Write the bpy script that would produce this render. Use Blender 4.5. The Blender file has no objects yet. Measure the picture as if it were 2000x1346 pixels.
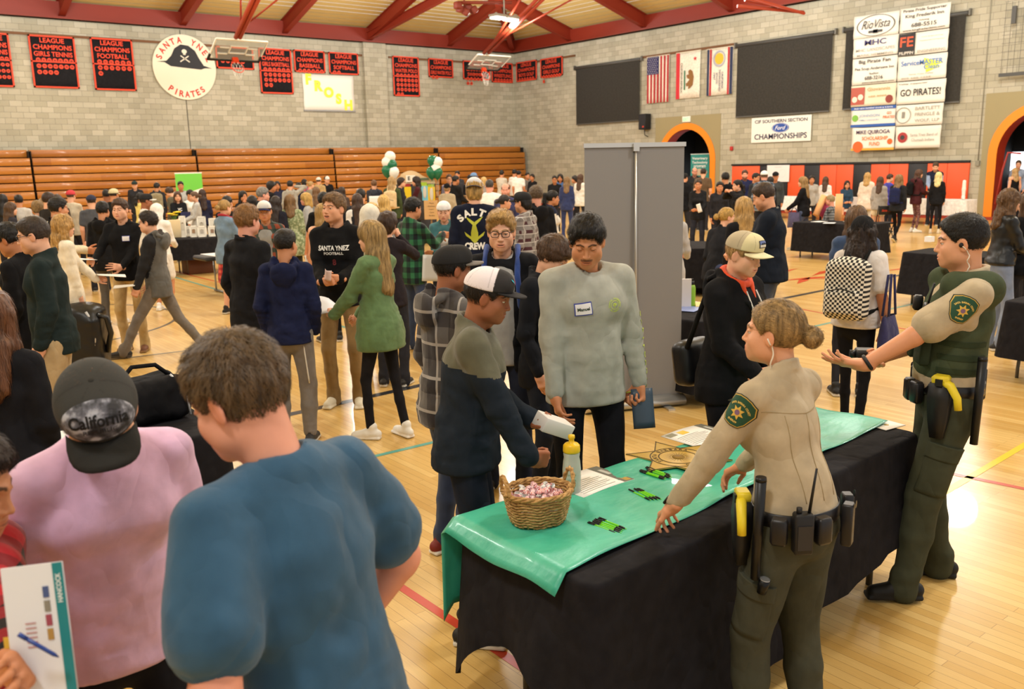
import bpy, math, random
import numpy as np
from mathutils import Vector, Matrix
from mathutils.bvhtree import BVHTree
R2 = math.radians
rng = np.random.default_rng(7)
random.seed(7)
SC = bpy.context.scene
COL = SC.collection
F32 = np.float32

# ------------------------------------------------------------------ camera
FPX, PITCH, ROLL, YAW, CH = 1724.4, R2(11.56), R2(-1.262), R2(38.36), 2.0714
XR, YL, ZB = 29.43, 36.53, 7.54          # right wall plane x, back wall plane y, underside of the ring beam
_fw = np.array([math.sin(YAW)*math.cos(PITCH), math.cos(YAW)*math.cos(PITCH), -math.sin(PITCH)])
_r0 = np.array([math.cos(YAW), -math.sin(YAW), 0.]); _u0 = np.cross(_r0, _fw)
_r = _r0*math.cos(ROLL)+_u0*math.sin(ROLL); _u = -_r0*math.sin(ROLL)+_u0*math.cos(ROLL)
CAMP = np.array([0, 0, CH])
def ray(x, y):
    return _fw+_r*(x-1000)/FPX-_u*(y-673)/FPX
def hit(x, y, ax, val):
    d = ray(x, y); t = (val-CAMP[ax])/d[ax]
    return CAMP+t*d
def onz(x, y, z=0.): return hit(x, y, 2, z)
def atd(x, y, dep):
    return CAMP+ray(x, y)*dep
def lw(x, y, off=0.): return hit(x, y, 1, YL-off)     # point on the back wall (banner wall)
def rw(x, y, off=0.): return hit(x, y, 0, XR-off)     # point on the right wall
cd = bpy.data.cameras.new('camera'); cam = bpy.data.objects.new('camera', cd); COL.objects.link(cam)
m = Matrix(((_r[0], _u[0], -_fw[0], 0), (_r[1], _u[1], -_fw[1], 0), (_r[2], _u[2], -_fw[2], CH), (0, 0, 0, 1)))
cam.matrix_world = m
cd.sensor_fit = 'HORIZONTAL'; cd.sensor_width = 36; cd.lens = FPX/2000*36; cd.clip_end = 200; cd.clip_start = .05
cd.dof.use_dof = True; cd.dof.focus_distance = 4.2; cd.dof.aperture_fstop = 4.5
SC.camera = cam

# ------------------------------------------------------------------ materials
MATS = {}
def srgb(c):
    if isinstance(c, str):
        c = [int(c[i:i+2], 16)/255 for i in (0, 2, 4)]
    return tuple((v/12.92 if v <= .04045 else ((v+.055)/1.055)**2.4) for v in c)
class NT:
    """tiny node-tree helper"""
    def __init__(s, name):
        s.m = bpy.data.materials.new(name); s.m.use_nodes = True
        s.t = s.m.node_tree; s.t.nodes.clear()
        s.out = s.n('ShaderNodeOutputMaterial'); s.p = s.n('ShaderNodeBsdfPrincipled')
        s.l(s.p.outputs[0], s.out.inputs[0])
    def n(s, typ, **kw):
        o = s.t.nodes.new(typ)
        for k, v in kw.items():
            if k.startswith('i_'):
                kk = k[2:]; kk = int(kk) if kk.isdigit() else kk
                o.inputs[kk].default_value = v
            else: setattr(o, k, v)
        return o
    def l(s, a, b): s.t.links.new(a, b)
    def set(s, **kw):
        for k, v in kw.items():
            nm = {'rough': 'Roughness', 'metal': 'Metallic', 'spec': 'Specular IOR Level', 'sheen': 'Sheen Weight', 'sss': 'Subsurface Weight', 'trans': 'Transmission Weight', 'alpha': 'Alpha', 'coat': 'Coat Weight'}[k]
            s.p.inputs[nm].default_value = v
    def base(s, v):
        if isinstance(v, (tuple, list)): s.p.inputs['Base Color'].default_value = (*v[:3], 1)
        else: s.l(v, s.p.inputs['Base Color'])
    def coord(s, which='Object'):
        if not hasattr(s, '_tc'): s._tc = s.n('ShaderNodeTexCoord')
        return s._tc.outputs[which]
    def map(s, sc=(1, 1, 1), rot=(0, 0, 0), loc=(0, 0, 0), which='Object'):
        q = s.n('ShaderNodeMapping'); s.l(s.coord(which), q.inputs[0])
        q.inputs['Scale'].default_value = sc; q.inputs['Rotation'].default_value = rot; q.inputs['Location'].default_value = loc
        return q.outputs[0]
    def noise(s, scale, v=None, detail=3, rough=.5):
        q = s.n('ShaderNodeTexNoise'); s.l(v if v is not None else s.coord(), q.inputs['Vector'])
        q.inputs['Scale'].default_value = scale; q.inputs['Detail'].default_value = detail; q.inputs['Roughness'].default_value = rough
        return q.outputs['Fac']
    def ramp(s, f, stops, interp='LINEAR'):
        q = s.n('ShaderNodeValToRGB'); s.l(f, q.inputs[0]); e = q.color_ramp.elements; q.color_ramp.interpolation = interp
        while len(e) < len(stops): e.new(.5)
        for el, (p, c) in zip(e, stops):
            el.position = p; el.color = (*(c if not isinstance(c, (int, float)) else (c, c, c)), 1)
        return q.outputs[0]
    def mix(s, f, a, b, mode='MIX'):
        q = s.n('ShaderNodeMix', data_type='RGBA', blend_type=mode)
        for i, v in ((0, f), (6, a), (7, b)):
            if isinstance(v, (int, float)): q.inputs[i].default_value = v
            elif isinstance(v, (tuple, list)): q.inputs[i].default_value = (*v[:3], 1)
            else: s.l(v, q.inputs[i])
        return q.outputs[2]
    def math(s, op, a, b=0.):
        q = s.n('ShaderNodeMath', operation=op)
        for i, v in ((0, a), (1, b)):
            if isinstance(v, (int, float)): q.inputs[i].default_value = v
            else: s.l(v, q.inputs[i])
        return q.outputs[0]
    def sep(s, v):
        q = s.n('ShaderNodeSeparateXYZ'); s.l(v, q.inputs[0]); return q.outputs
    def bump(s, h, st=.3, dist=.01):
        q = s.n('ShaderNodeBump'); q.inputs['Strength'].default_value = st; q.inputs['Distance'].default_value = dist
        s.l(h, q.inputs['Height']); s.l(q.outputs[0], s.p.inputs['Normal'])
def cached(f):
    def g(*a, **k):
        key = (f.__name__,)+a+tuple(sorted(k.items()))
        if key not in MATS: MATS[key] = f(*a, **k)
        return MATS[key]
    return g
@cached
def plain(c, rough=.6, metal=0., spec=.4, name='paint', emit=0.):
    t = NT(name); t.base(srgb(c)); t.set(rough=rough, metal=metal, spec=spec)
    if emit:
        t.p.inputs['Emission Color'].default_value = (*srgb(c), 1); t.p.inputs['Emission Strength'].default_value = emit
    return t.m
@cached
def cloth(c, var=.12, rough=.85, weave=900, sheen=.15, fold=1.):
    """woven fabric: slight tone variation, fine weave and soft crumple relief"""
    t = NT('fabric'); b = srgb(c); lo = tuple(v*(1-var) for v in b); hi = tuple(min(1, v*(1+var)+.002) for v in b)
    n1 = t.noise(14, detail=4); t.base(t.ramp(n1, [(.3, lo), (.7, hi)]))
    n2 = t.noise(9, t.map((1, 1, .55)), detail=3); n3 = t.noise(weave, detail=1); n4 = t.noise(5.5, t.map((1, 1, .7), (.4, .5, 0)), detail=2)
    rd = t.math('ABSOLUTE', t.math('SUBTRACT', n4, .5)); h = t.math('ADD', t.math('ADD', t.math('MULTIPLY', n2, .55*fold), t.math('MULTIPLY', t.math('MINIMUM', rd, .12), 3.2*fold)), t.math('MULTIPLY', n3, .05)); t.bump(h, .6, .022)
    t.set(rough=rough, sheen=sheen if max(b) > .08 else .0, spec=.25 if max(b) > .08 else .12); return t.m
@cached
def plaid(c0, c1, c2, sx=14., sz=14., w=.5, line='', tilt=0.):
    """tartan: two crossing band systems in the cloth"""
    t = NT('plaid_fabric'); x, y, z = t.sep(t.map(rot=(0, tilt, 0)))
    u = t.math('ADD', x, t.math('MULTIPLY', y, .9))
    def band(v, s, w): return t.math('LESS_THAN', t.math('FRACT', t.math('MULTIPLY', v, s)), w)
    a = band(u, sx, w); b = band(z, sz, w)
    f = t.math('MULTIPLY', t.math('ADD', a, b), .5)
    col = t.ramp(f, [(0, srgb(c0)), (.5, srgb(c1)), (1, srgb(c2))], 'LINEAR')
    if line:
        l = t.math('MAXIMUM', band(t.math('ADD', u, .013), sx, .09), band(t.math('ADD', z, .013), sz, .09))
        col = t.mix(t.math('MULTIPLY', l, .8), col, srgb(line))
    t.base(col); t.bump(t.noise(9, detail=3), .45, .02); t.set(rough=.9, spec=.2, sheen=.2); return t.m
@cached
def spotted(c0, c1, scale=30., thr=.52):
    t = NT('patterned_fabric'); n = t.noise(scale, detail=2)
    t.base(t.ramp(n, [(thr-.03, srgb(c0)), (thr+.03, srgb(c1))])); t.bump(t.noise(9), .4, .02); t.set(rough=.9, spec=.2); return t.m
@cached
def hairmat(c, var=.45, vert=True):
    t = NT('hair'); b = srgb(c); lo = tuple(v*(1-var) for v in b); hi = tuple(min(1, v*(1+var)+.004) for v in b)
    n = t.noise(70, t.map((1, 1, .1 if vert else .5)), detail=4, rough=.6)
    t.base(t.ramp(n, [(.32, lo), (.68, hi)])); t.bump(n, .5, .004); t.set(rough=.5, spec=.35); return t.m
def skinmat():
    if 'skin' not in MATS:
        t = NT('skin'); a = t.n('ShaderNodeAttribute', attribute_name='col')
        n = t.noise(60, detail=3); t.base(t.mix(.16, a.outputs['Color'], t.mix(n, (.62, .4, .33), (1, .95, .9)), 'MULTIPLY'))
        t.bump(t.noise(900, detail=2), .12, .001); t.set(rough=.5, spec=.35); MATS['skin'] = t.m
    return MATS['skin']
def vcolmat(name='shoe_leather', rough=.6):
    if name not in MATS:
        t = NT(name); a = t.n('ShaderNodeAttribute', attribute_name='col'); t.base(a.outputs['Color'])
        t.bump(t.noise(120), .15, .003); t.set(rough=rough, spec=.35); MATS[name] = t.m
    return MATS[name]

# ------------------------------------------------------------------ objects
def tag(o, label=None, cat=None, group=None, kind=None):
    if label: o['label'] = label
    if cat: o['category'] = cat
    if group: o['group'] = group
    if kind: o['kind'] = kind
    return o
def empty(name, loc=(0, 0, 0), rz=0., label=None, cat=None, group=None):
    o = bpy.data.objects.new(name, None); COL.objects.link(o); o.location = loc; o.rotation_euler = (0, 0, rz); o.empty_display_size = .1
    return tag(o, label, cat, group)
def link(name, me, mat=None, parent=None):
    o = bpy.data.objects.new(name, me); COL.objects.link(o)
    if mat is not None: 
        for q in (mat if isinstance(mat, (list, tuple)) else [mat]): me.materials.append(q)
    if parent is not None: o.parent = parent
    return o
def npmesh(name, V, Q, mat=None, parent=None, smooth=True, col=None):
    """quads/tris from numpy arrays"""
    V = np.asarray(V, F32); Q = np.asarray(Q, np.int32); me = bpy.data.meshes.new(name); k = Q.shape[1]
    me.vertices.add(len(V)); me.vertices.foreach_set('co', V.ravel())
    me.loops.add(Q.size); me.loops.foreach_set('vertex_index', Q.ravel())
    me.polygons.add(len(Q)); me.polygons.foreach_set('loop_start', np.arange(0, Q.size, k, dtype=np.int32))
    me.polygons.foreach_set('use_smooth', np.full(len(Q), smooth))
    me.update(calc_edges=True)
    if col is not None:
        a = me.color_attributes.new('col', 'FLOAT_COLOR', 'POINT'); c = np.ones((len(V), 4), F32); c[:, :3] = col; a.data.foreach_set('color', c.ravel())
    return link(name, me, mat, parent)
class MB:
    """collects faces into one mesh"""
    def __init__(s): s.v = []; s.f = []; s.mi = []; s.m = 0; s.sm = []
    def add(s, vs, fs, smooth=False):
        b = len(s.v); s.v += [tuple(map(float, v)) for v in vs]; s.f += [tuple(b+i for i in f) for f in fs]; s.mi += [s.m]*len(fs); s.sm += [smooth]*len(fs); return s
    def box(s, c, d, rot=None, bev=0.):
        c = np.array(c, float); d = np.array(d, float)/2; R = np.array(rot) if rot is not None else np.eye(3)
        if bev <= 0:
            vs = [c+R@(d*np.array(q)) for q in ((-1, -1, -1), (1, -1, -1), (1, 1, -1), (-1, 1, -1), (-1, -1, 1), (1, -1, 1), (1, 1, 1), (-1, 1, 1))]
            return s.add(vs, [(0, 3, 2, 1), (4, 5, 6, 7), (0, 1, 5, 4), (1, 2, 6, 5), (2, 3, 7, 6), (3, 0, 4, 7)])
        vs = []; e = d-bev
        for q in ((-1, -1), (1, -1), (1, 1), (-1, 1)):
            pass
        rings = []
        for z, ins in ((-d[2], bev), (-d[2]+bev, 0), (d[2]-bev, 0), (d[2], bev)):
            o = []
            for cx, cy, a0 in ((1, 1, 0), (-1, 1, 90), (-1, -1, 180), (1, -1, 270)):
                for a in (0, 45, 90):
                    t = R2(a0+a); rr = bev-ins
                    o.append(c+R@np.array([cx*e[0]+rr*math.cos(t), cy*e[1]+rr*math.sin(t), z]) if ins == 0 else c+R@np.array([cx*e[0], cy*e[1], z])+R@np.array([bev*.35*math.cos(t), bev*.35*math.sin(t), 0]))
            rings.append(o)
        return s.loft(rings, cap=True)
    def loft(s, rings, cap=True, closed=True, smooth=True):
        n = len(rings[0]); vs = [p for r in rings for p in r]; fs = []
        for i in range(len(rings)-1):
            for j in range(n if closed else n-1):
                a = i*n+j; b = i*n+(j+1) % n; fs.append((a, b, b+n, a+n))
        s.add(vs, fs, smooth)
        if cap and closed:
            b = len(s.v)-len(vs)
            s.f += [tuple(b+i for i in range(n))[::-1], tuple(b+(len(rings)-1)*n+i for i in range(n))]; s.mi += [s.m]*2; s.sm += [False]*2
        return s
    def cyl(s, a, b, r, r2=None, n=16, cap=True):
        a = np.array(a, float); b = np.array(b, float); r2 = r if r2 is None else r2
        d = b-a; d /= np.linalg.norm(d); x = np.cross(d, (0, 0, 1) if abs(d[2]) < .9 else (1, 0, 0)); x /= np.linalg.norm(x); y = np.cross(d, x)
        an = [2*math.pi*i/n for i in range(n)]
        return s.loft([[p+rr*(math.cos(t)*x+math.sin(t)*y) for t in an] for p, rr in ((a, r), (b, r2))], cap)
    def tube(s, pts, r, n=10, cap=True):
        pts = [np.array(p, float) for p in pts]; rr = r if isinstance(r, (list, tuple, np.ndarray)) else [r]*len(pts); rings = []; x = None
        for i, p in enumerate(pts):
            d = pts[min(i+1, len(pts)-1)]-pts[max(i-1, 0)]; d /= (np.linalg.norm(d)+1e-9)
            if x is None: x = np.cross(d, (0, 0, 1) if abs(d[2]) < .9 else (1, 0, 0))
            x = x-d*(x@d); x /= (np.linalg.norm(x)+1e-9); y = np.cross(d, x)
            rings.append([p+rr[i]*(math.cos(2*math.pi*j/n)*x+math.sin(2*math.pi*j/n)*y) for j in range(n)])
        return s.loft(rings, cap)
    def lathe(s, prof, c=(0, 0, 0), n=24, R=None):
        c = np.array(c, float); R = np.eye(3) if R is None else np.array(R)
        return s.loft([[c+R@np.array([r*math.cos(2*math.pi*j/n), r*math.sin(2*math.pi*j/n), z]) for j in range(n)] for r, z in prof], True)
    def sphere(s, c, r, n=16, m=10):
        r = np.array([r]*3 if isinstance(r, (int, float)) else r, float); c = np.array(c, float)
        return s.loft([[c+r*np.array([math.cos(2*math.pi*j/n)*math.sin(t), math.sin(2*math.pi*j/n)*math.sin(t), -math.cos(t)]) for j in range(n)] for t in [math.pi*(i+.02)/(m+.04) for i in range(m+1)]], True)
    def grid(s, fn, nu, nv, thick=None, smooth=True):
        P = [[np.array(fn(i/nu, j/nv), float) for j in range(nv+1)] for i in range(nu+1)]
        vs = [p for r in P for p in r]; w = nv+1; fs = [(i*w+j, (i+1)*w+j, (i+1)*w+j+1, i*w+j+1) for i in range(nu) for j in range(nv)]
        if thick is not None:
            N = len(vs); th = np.array(thick, float)
            if th.ndim == 0:
                G = np.array(P); du = np.gradient(G, axis=0); dv = np.gradient(G, axis=1); nn = np.cross(du, dv); nn /= (np.linalg.norm(nn, axis=2, keepdims=True)+1e-9)
                off = (nn*float(thick)).reshape(-1, 3); vs = vs+[v-o for v, o in zip(vs, off)]
            else: vs = vs+[v+th for v in vs]
            fs = fs+[tuple(N+i for i in f[::-1]) for f in fs]
            for i in range(nu):
                for j, fl in ((0, 0), (nv, 1)):
                    a, b = i*w+j, (i+1)*w+j; q = (a, N+a, N+b, b); fs.append(q if fl else q[::-1])
            for j in range(nv):
                for i, fl in ((0, 1), (nu, 0)):
                    a, b = i*w+j, i*w+j+1; q = (a, N+a, N+b, b); fs.append(q if fl else q[::-1])
        return s.add(vs, fs, smooth)
    def prism(s, poly, o, u, v, t):
        """extrude a 2D outline (list of (a,b)) placed with axes u,v by vector t"""
        o, u, v, t = (np.array(q, float) for q in (o, u, v, t)); n = len(poly)
        P = [o+u*a+v*b for a, b in poly]
        return s.add(P+[p+t for p in P], [tuple(range(n)), tuple(range(2*n-1, n-1, -1))]+[(i, n+i, n+(i+1) % n, (i+1) % n) for i in range(n)])
    def build(s, name, mat=None, parent=None):
        me = bpy.data.meshes.new(name); me.from_pydata(s.v, [], s.f); me.polygons.foreach_set('material_index', s.mi); me.polygons.foreach_set('use_smooth', s.sm); me.update()
        bmx = None
        import bmesh
        b = bmesh.new(); b.from_mesh(me); bmesh.ops.recalc_face_normals(b, faces=b.faces); b.to_mesh(me); b.free()
        return link(name, me, mat, parent)
def prop(name, mb, mat, label, cat, group=None):
    return tag(mb.build(name, mat), label, cat, group)
def struct(name, mb, mat, parent=None, label=None):
    o = mb.build(name, mat, parent)
    if parent is None: o['kind'] = 'structure'
    if label: o['label'] = label
    return o

# text -> flat mesh (uses the built-in font)
_TXT = {}
def textmesh(s, bold=.0, shear=0., space=1.):
    key = (s, bold, shear, space)
    if key in _TXT: return _TXT[key]
    c = bpy.data.curves.new('lettering', 'FONT'); c.body = s; c.size = 1; c.resolution_u = 3; c.offset = bold; c.shear = shear; c.space_character = space; c.fill_mode = 'BOTH'
    o = bpy.data.objects.new('lettering', c); COL.objects.link(o); dg = bpy.context.evaluated_depsgraph_get(); dg.update()
    me = bpy.data.meshes.new_from_object(o.evaluated_get(dg)); V = np.array([v.co[:2] for v in me.vertices]).reshape(-1, 2); Fc = [tuple(p.vertices) for p in me.polygons]
    bpy.data.objects.remove(o); bpy.data.curves.remove(c); bpy.data.meshes.remove(me)
    if len(V):
        lo, hi = V.min(0), V.max(0); V = V-(lo+hi)/2; w, h = (hi-lo)
    else: w = h = 1
    _TXT[key] = (V, Fc, w, h); return _TXT[key]
def put_text(mb, s, cx, cy, o, u, v, n, w=None, h=None, bold=.0, rot=0., shear=0., warp=None, space=1., maxw=None):
    """add lettering to mb, centred at (cx,cy) in the plane (o,u,v); w/h set its size"""
    V, Fc, tw, th = textmesh(s, bold, shear, space); o, u, v, n = (np.array(q, float) for q in (o, u, v, n))
    if w is None and h is None: h = .1
    sx = w/tw if w else h/th; sy = h/th if h else w/tw
    if maxw and tw*sx > maxw: sx = maxw/tw
    P = V*[sx, sy]
    if warp: P = np.array([warp(a, b) for a, b in P])
    c, q = math.cos(rot), math.sin(rot)
    if len(P): mb.add([o+u*(cx+a*c-b*q)+v*(cy+a*q+b*c)+n for a, b in P], Fc)
    return mb
def arc_text(mb, s, cx, cy, r, a0, a1, h, o, u, v, n, bold=.0, inward=False, wid=.8):
    """letters along an arc, angles in degrees clockwise from the top"""
    k = len(s)
    for i, ch in enumerate(s):
        if ch == ' ': continue
        a = R2(a0+(a1-a0)*(i/(k-1) if k > 1 else .5)); x, y = cx+r*math.sin(a), cy+r*math.cos(a)
        V, Fc, tw, th = textmesh(ch, bold)
        put_text(mb, ch, x, y, o, u, v, n, w=h*wid*min(1, tw/.62), h=h, bold=bold, rot=(-a if not inward else math.pi-a))

# ------------------------------------------------------------------ implicit surfaces
_lat = rng.random((32, 32, 32)).astype(F32)
def vnoise(P, s):
    q = P*F32(s)+F32(100.); i = np.floor(q).astype(np.int32); f = (q-i).astype(F32); f = f*f*(3-2*f); i &= 31; j = (i+1) & 31
    x0, y0, z0 = i.T; x1, y1, z1 = j.T; fx, fy, fz = f.T
    a = _lat[x0, y0, z0]*(1-fx)+_lat[x1, y0, z0]*fx; b = _lat[x0, y1, z0]*(1-fx)+_lat[x1, y1, z0]*fx
    c = _lat[x0, y0, z1]*(1-fx)+_lat[x1, y0, z1]*fx; d = _lat[x0, y1, z1]*(1-fx)+_lat[x1, y1, z1]*fx
    return (a*(1-fy)+b*fy)*(1-fz)+(c*(1-fy)+d*fy)*fz-F32(.5)
def A(v): return np.asarray(v, F32)
def cone(a, b, r1, r2=None):
    a, b = A(a), A(b); r2 = r1 if r2 is None else r2; ab = b-a; L = max(float(ab@ab), 1e-9)
    def f(P):
        d = P-a; t = np.clip(d@ab/F32(L), 0, 1); q = d-t[:, None]*ab
        return np.sqrt(np.einsum('ij,ij->i', q, q))-(r1+t*(r2-r1)).astype(F32)
    f.lo = np.minimum(a, b)-max(r1, r2); f.hi = np.maximum(a, b)+max(r1, r2); return f
def ell(c, r, R=None):
    c, r = A(c), A(r); R = None if R is None else A(R); ir, ir2 = 1/r, 1/(r*r)
    def f(P):
        q = P-c
        if R is not None: q = q@R
        k0 = np.sqrt(np.einsum('ij,ij->i', q*ir, q*ir)); k1 = np.sqrt(np.einsum('ij,ij->i', q*ir2, q*ir2))+1e-6
        return k0*(k0-1)/k1
    e = np.abs(R)@r if R is not None else r
    f.lo = c-e; f.hi = c+e; return f
def rbox(c, d, R=None, rr=.01):
    c, d = A(c), A(d)/2-rr; R = None if R is None else A(R)
    def f(P):
        q = P-c
        if R is not None: q = q@R
        q = np.abs(q)-d
        return np.sqrt((np.maximum(q, 0)**2).sum(1))+np.minimum(q.max(1), 0)-F32(rr)
    e = (np.abs(R)@(d+rr) if R is not None else d+rr); f.lo = c-e; f.hi = c+e; return f
def plane(p, n):
    p, n = A(p), A(n); n = n/np.linalg.norm(n)
    return lambda P: (P-p)@n
def smin(a, b, k):
    if k <= 0: return np.minimum(a, b)
    h = np.clip(.5+.5*(b-a)/F32(k), 0, 1); return b+(a-b)*h-F32(k)*h*(1-h)
def smax(a, b, k): return -smin(-a, -b, k)
class SDF:
    def __init__(s): s.ops = []; s.lo = np.full(3, 1e9); s.hi = -s.lo
    def u(s, f, k=.02):
        s.ops.append(('u', f, k)); s.lo = np.minimum(s.lo, f.lo); s.hi = np.maximum(s.hi, f.hi); return s
    def sub(s, f, k=.01): s.ops.append(('s', f, k)); return s
    def cut(s, f, k=.01): s.ops.append(('i', f, k)); return s
    def disp(s, f): s.ops.append(('d', f, 0)); return s
    def __call__(s, P):
        d = None
        for m, f, k in s.ops:
            if m == 'd': d = d+f(P); continue
            e = f(P)
            if d is None: d = e
            elif m == 'u': d = smin(d, e, k)
            elif m == 's': d = smax(d, -e, k)
            else: d = smax(d, e, k)
        return d
_OFF = np.array([(i, j, k) for i in (0, 1) for j in (0, 1) for k in (0, 1)])
_EDG = [(a, b) for a in range(8) for b in range(a+1, 8) if np.abs(_OFF[a]-_OFF[b]).sum() == 1]
def mesh_sdf(fn, h, lo=None, hi=None, pad=.03):
    """naive surface nets on a regular grid"""
    lo = np.array(fn.lo if lo is None else lo, float)-pad; hi = np.array(fn.hi if hi is None else hi, float)+pad
    n = np.maximum(np.ceil((hi-lo)/h).astype(int)+1, 4)
    g = np.stack(np.meshgrid(*[lo[i]+h*np.arange(n[i]) for i in range(3)], indexing='ij'), -1).reshape(-1, 3).astype(F32)
    V = fn(g).reshape(n)
    V[0] = V[-1] = np.maximum(V[0].max(), .01); V[:, 0] = V[:, -1] = .01; V[:, :, 0] = V[:, :, -1] = .01
    s = V < 0; cnt = sum(s[o[0]:n[0]-1+o[0], o[1]:n[1]-1+o[1], o[2]:n[2]-1+o[2]].astype(np.int8) for o in _OFF)
    mask = (cnt > 0) & (cnt < 8); ci = np.argwhere(mask); idx = np.full(mask.shape, -1, np.int32); idx[mask] = np.arange(len(ci))
    cv = np.stack([V[ci[:, 0]+o[0], ci[:, 1]+o[1], ci[:, 2]+o[2]] for o in _OFF], 1); acc = np.zeros((len(ci), 3)); cn = np.zeros(len(ci))
    for a, b in _EDG:
        va, vb = cv[:, a], cv[:, b]; mm = (va < 0) != (vb < 0); t = np.where(mm, va/np.where(mm, va-vb, 1), 0)
        acc += np.where(mm[:, None], _OFF[a]+t[:, None]*(_OFF[b]-_OFF[a]), 0); cn += mm
    P = (ci+acc/np.maximum(cn, 1)[:, None])*h+lo; Q = []
    for ax in range(3):
        b, c = (ax+1) % 3, (ax+2) % 3
        s0 = np.take(s, range(n[ax]-1), ax); s1 = np.take(s, range(1, n[ax]), ax); e = np.argwhere(s0 != s1); e = e[(e[:, b] > 0) & (e[:, c] > 0) & (e[:, b] < n[b]-1) & (e[:, c] < n[c]-1)]
        fl = s0[e[:, 0], e[:, 1], e[:, 2]]; q = []
        for db, dc in ((1, 1), (0, 1), (0, 0), (1, 0)):
            k = e.copy(); k[:, b] -= db; k[:, c] -= dc; q.append(idx[k[:, 0], k[:, 1], k[:, 2]])
        q = np.stack(q, 1); q[~fl] = q[~fl][:, ::-1]; Q.append(q)
    return P, np.concatenate(Q)
def rotm(ax, deg):
    return np.array(Matrix.Rotation(R2(deg), 3, ax))
def unit(v):
    v = np.asarray(v, float); return v/(np.linalg.norm(v)+1e-12)
# ------------------------------------------------------------------ people
SKIN = dict(fair='E3AE8F', light='DBA07C', tan='C98B64', olive='B97C55', brown='9A6142', dark='7A4A33', pink='DE9E86')
LV = {0: dict(sh=.011, hd=.0036, ha=.0036, hr=.0042, pt=.013, so=.0065), 1: dict(sh=.016, hd=.006, ha=.006, hr=.0068, pt=.018, so=.011), 2: dict(sh=.023, hd=.0095, ha=.0085, hr=.011, pt=.025, so=.016)}
def torus(c, R, ra, rb, r):
    c = A(c); R = A(R)
    def f(P):
        q = (P-c)@R; e = np.sqrt((q[:, 0]/ra)**2+(q[:, 1]/rb)**2)+1e-6
        d = (e-1)*F32((ra+rb)/2)
        return np.sqrt(d*d+q[:, 2]**2)-F32(r)
    m = max(ra, rb)+r; f.lo = c-m; f.hi = c+m; return f
def ik(S, T, l1, l2, pole):
    d = T-S; L = np.linalg.norm(d); mx = (l1+l2)*.999
    if L > mx: T = S+d/L*mx; d = T-S; L = mx
    L = max(L, abs(l1-l2)+.02); a = (l1*l1-l2*l2+L*L)/(2*L); hh = math.sqrt(max(l1*l1-a*a, 0)); u = unit(d); p = np.asarray(pole, float); p = unit(p-u*(p@u))
    return S+u*a+p*hh, T
class Skel: pass
def skeleton(s):
    k = Skel(); fem = s.get('fem', 0); k.fem = fem; b = s.get('b', 1.); k.b = b
    dz = s.get('sit', .95)-.95 if s.get('sit') else -s.get('drop', 0.)
    k.pel = np.array([0, 0, .95+dz]); W = np.array([0, 0, 1.04+dz])
    k.Rp = rotm('X', -s.get('plean', 0))
    k.Rc = rotm('Z', s.get('twist', 0))@rotm('Y', s.get('side', 0))@rotm('X', -s.get('lean', 3))
    pt = lambda q: W+k.Rc@(np.array(q, float)+[0, 0, dz]-W); k.pt = pt; k.W = W
    k.Rh = rotm('Z', s.get('hy', 0))@rotm('Y', s.get('hr', 0))@rotm('X', -s.get('hp', 5))
    k.np = pt((0, -.018, 1.535)); k.hc = k.np+k.Rh@np.array([0, .025, .122]); k.dz = dz
    sw = (.143 if fem else .162)*b; k.S = {}; k.E = {}; k.Wr = {}; k.hip = {}; k.kn = {}; k.an = {}; k.toe = {}
    for sd, sg in (('R', 1), ('L', -1)):
        S = pt((sg*sw, -.012, 1.44)); T = s.get(sd)
        if T is None: T = S+np.array([sg*.035, .06, -.522])
        else: T = np.array(T, float)+[0, 0, dz]
        pole = s.get(sd+'p', (sg*.35, -.8, -.3)); k.S[sd] = S; k.E[sd], k.Wr[sd] = ik(S, T, .285, .255, pole)
        hx = (.088 if fem else .092)*b; k.hip[sd] = k.pel+np.array([sg*hx, 0, -.03])
        ft = s.get(sd.lower()+'f', (sg*.11, 0.)); an = np.array([ft[0], ft[1], .085+(ft[2] if len(ft) > 2 else 0)])
        ty = ft[3] if len(ft) > 3 else sg*10; k.toe[sd] = np.array([math.sin(R2(ty)), math.cos(R2(ty)), 0])
        k.kn[sd], k.an[sd] = ik(k.hip[sd], an, .43, .415, s.get('kp'+sd, k.toe[sd]+np.array([0, 0, .05])))
    return k
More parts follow.
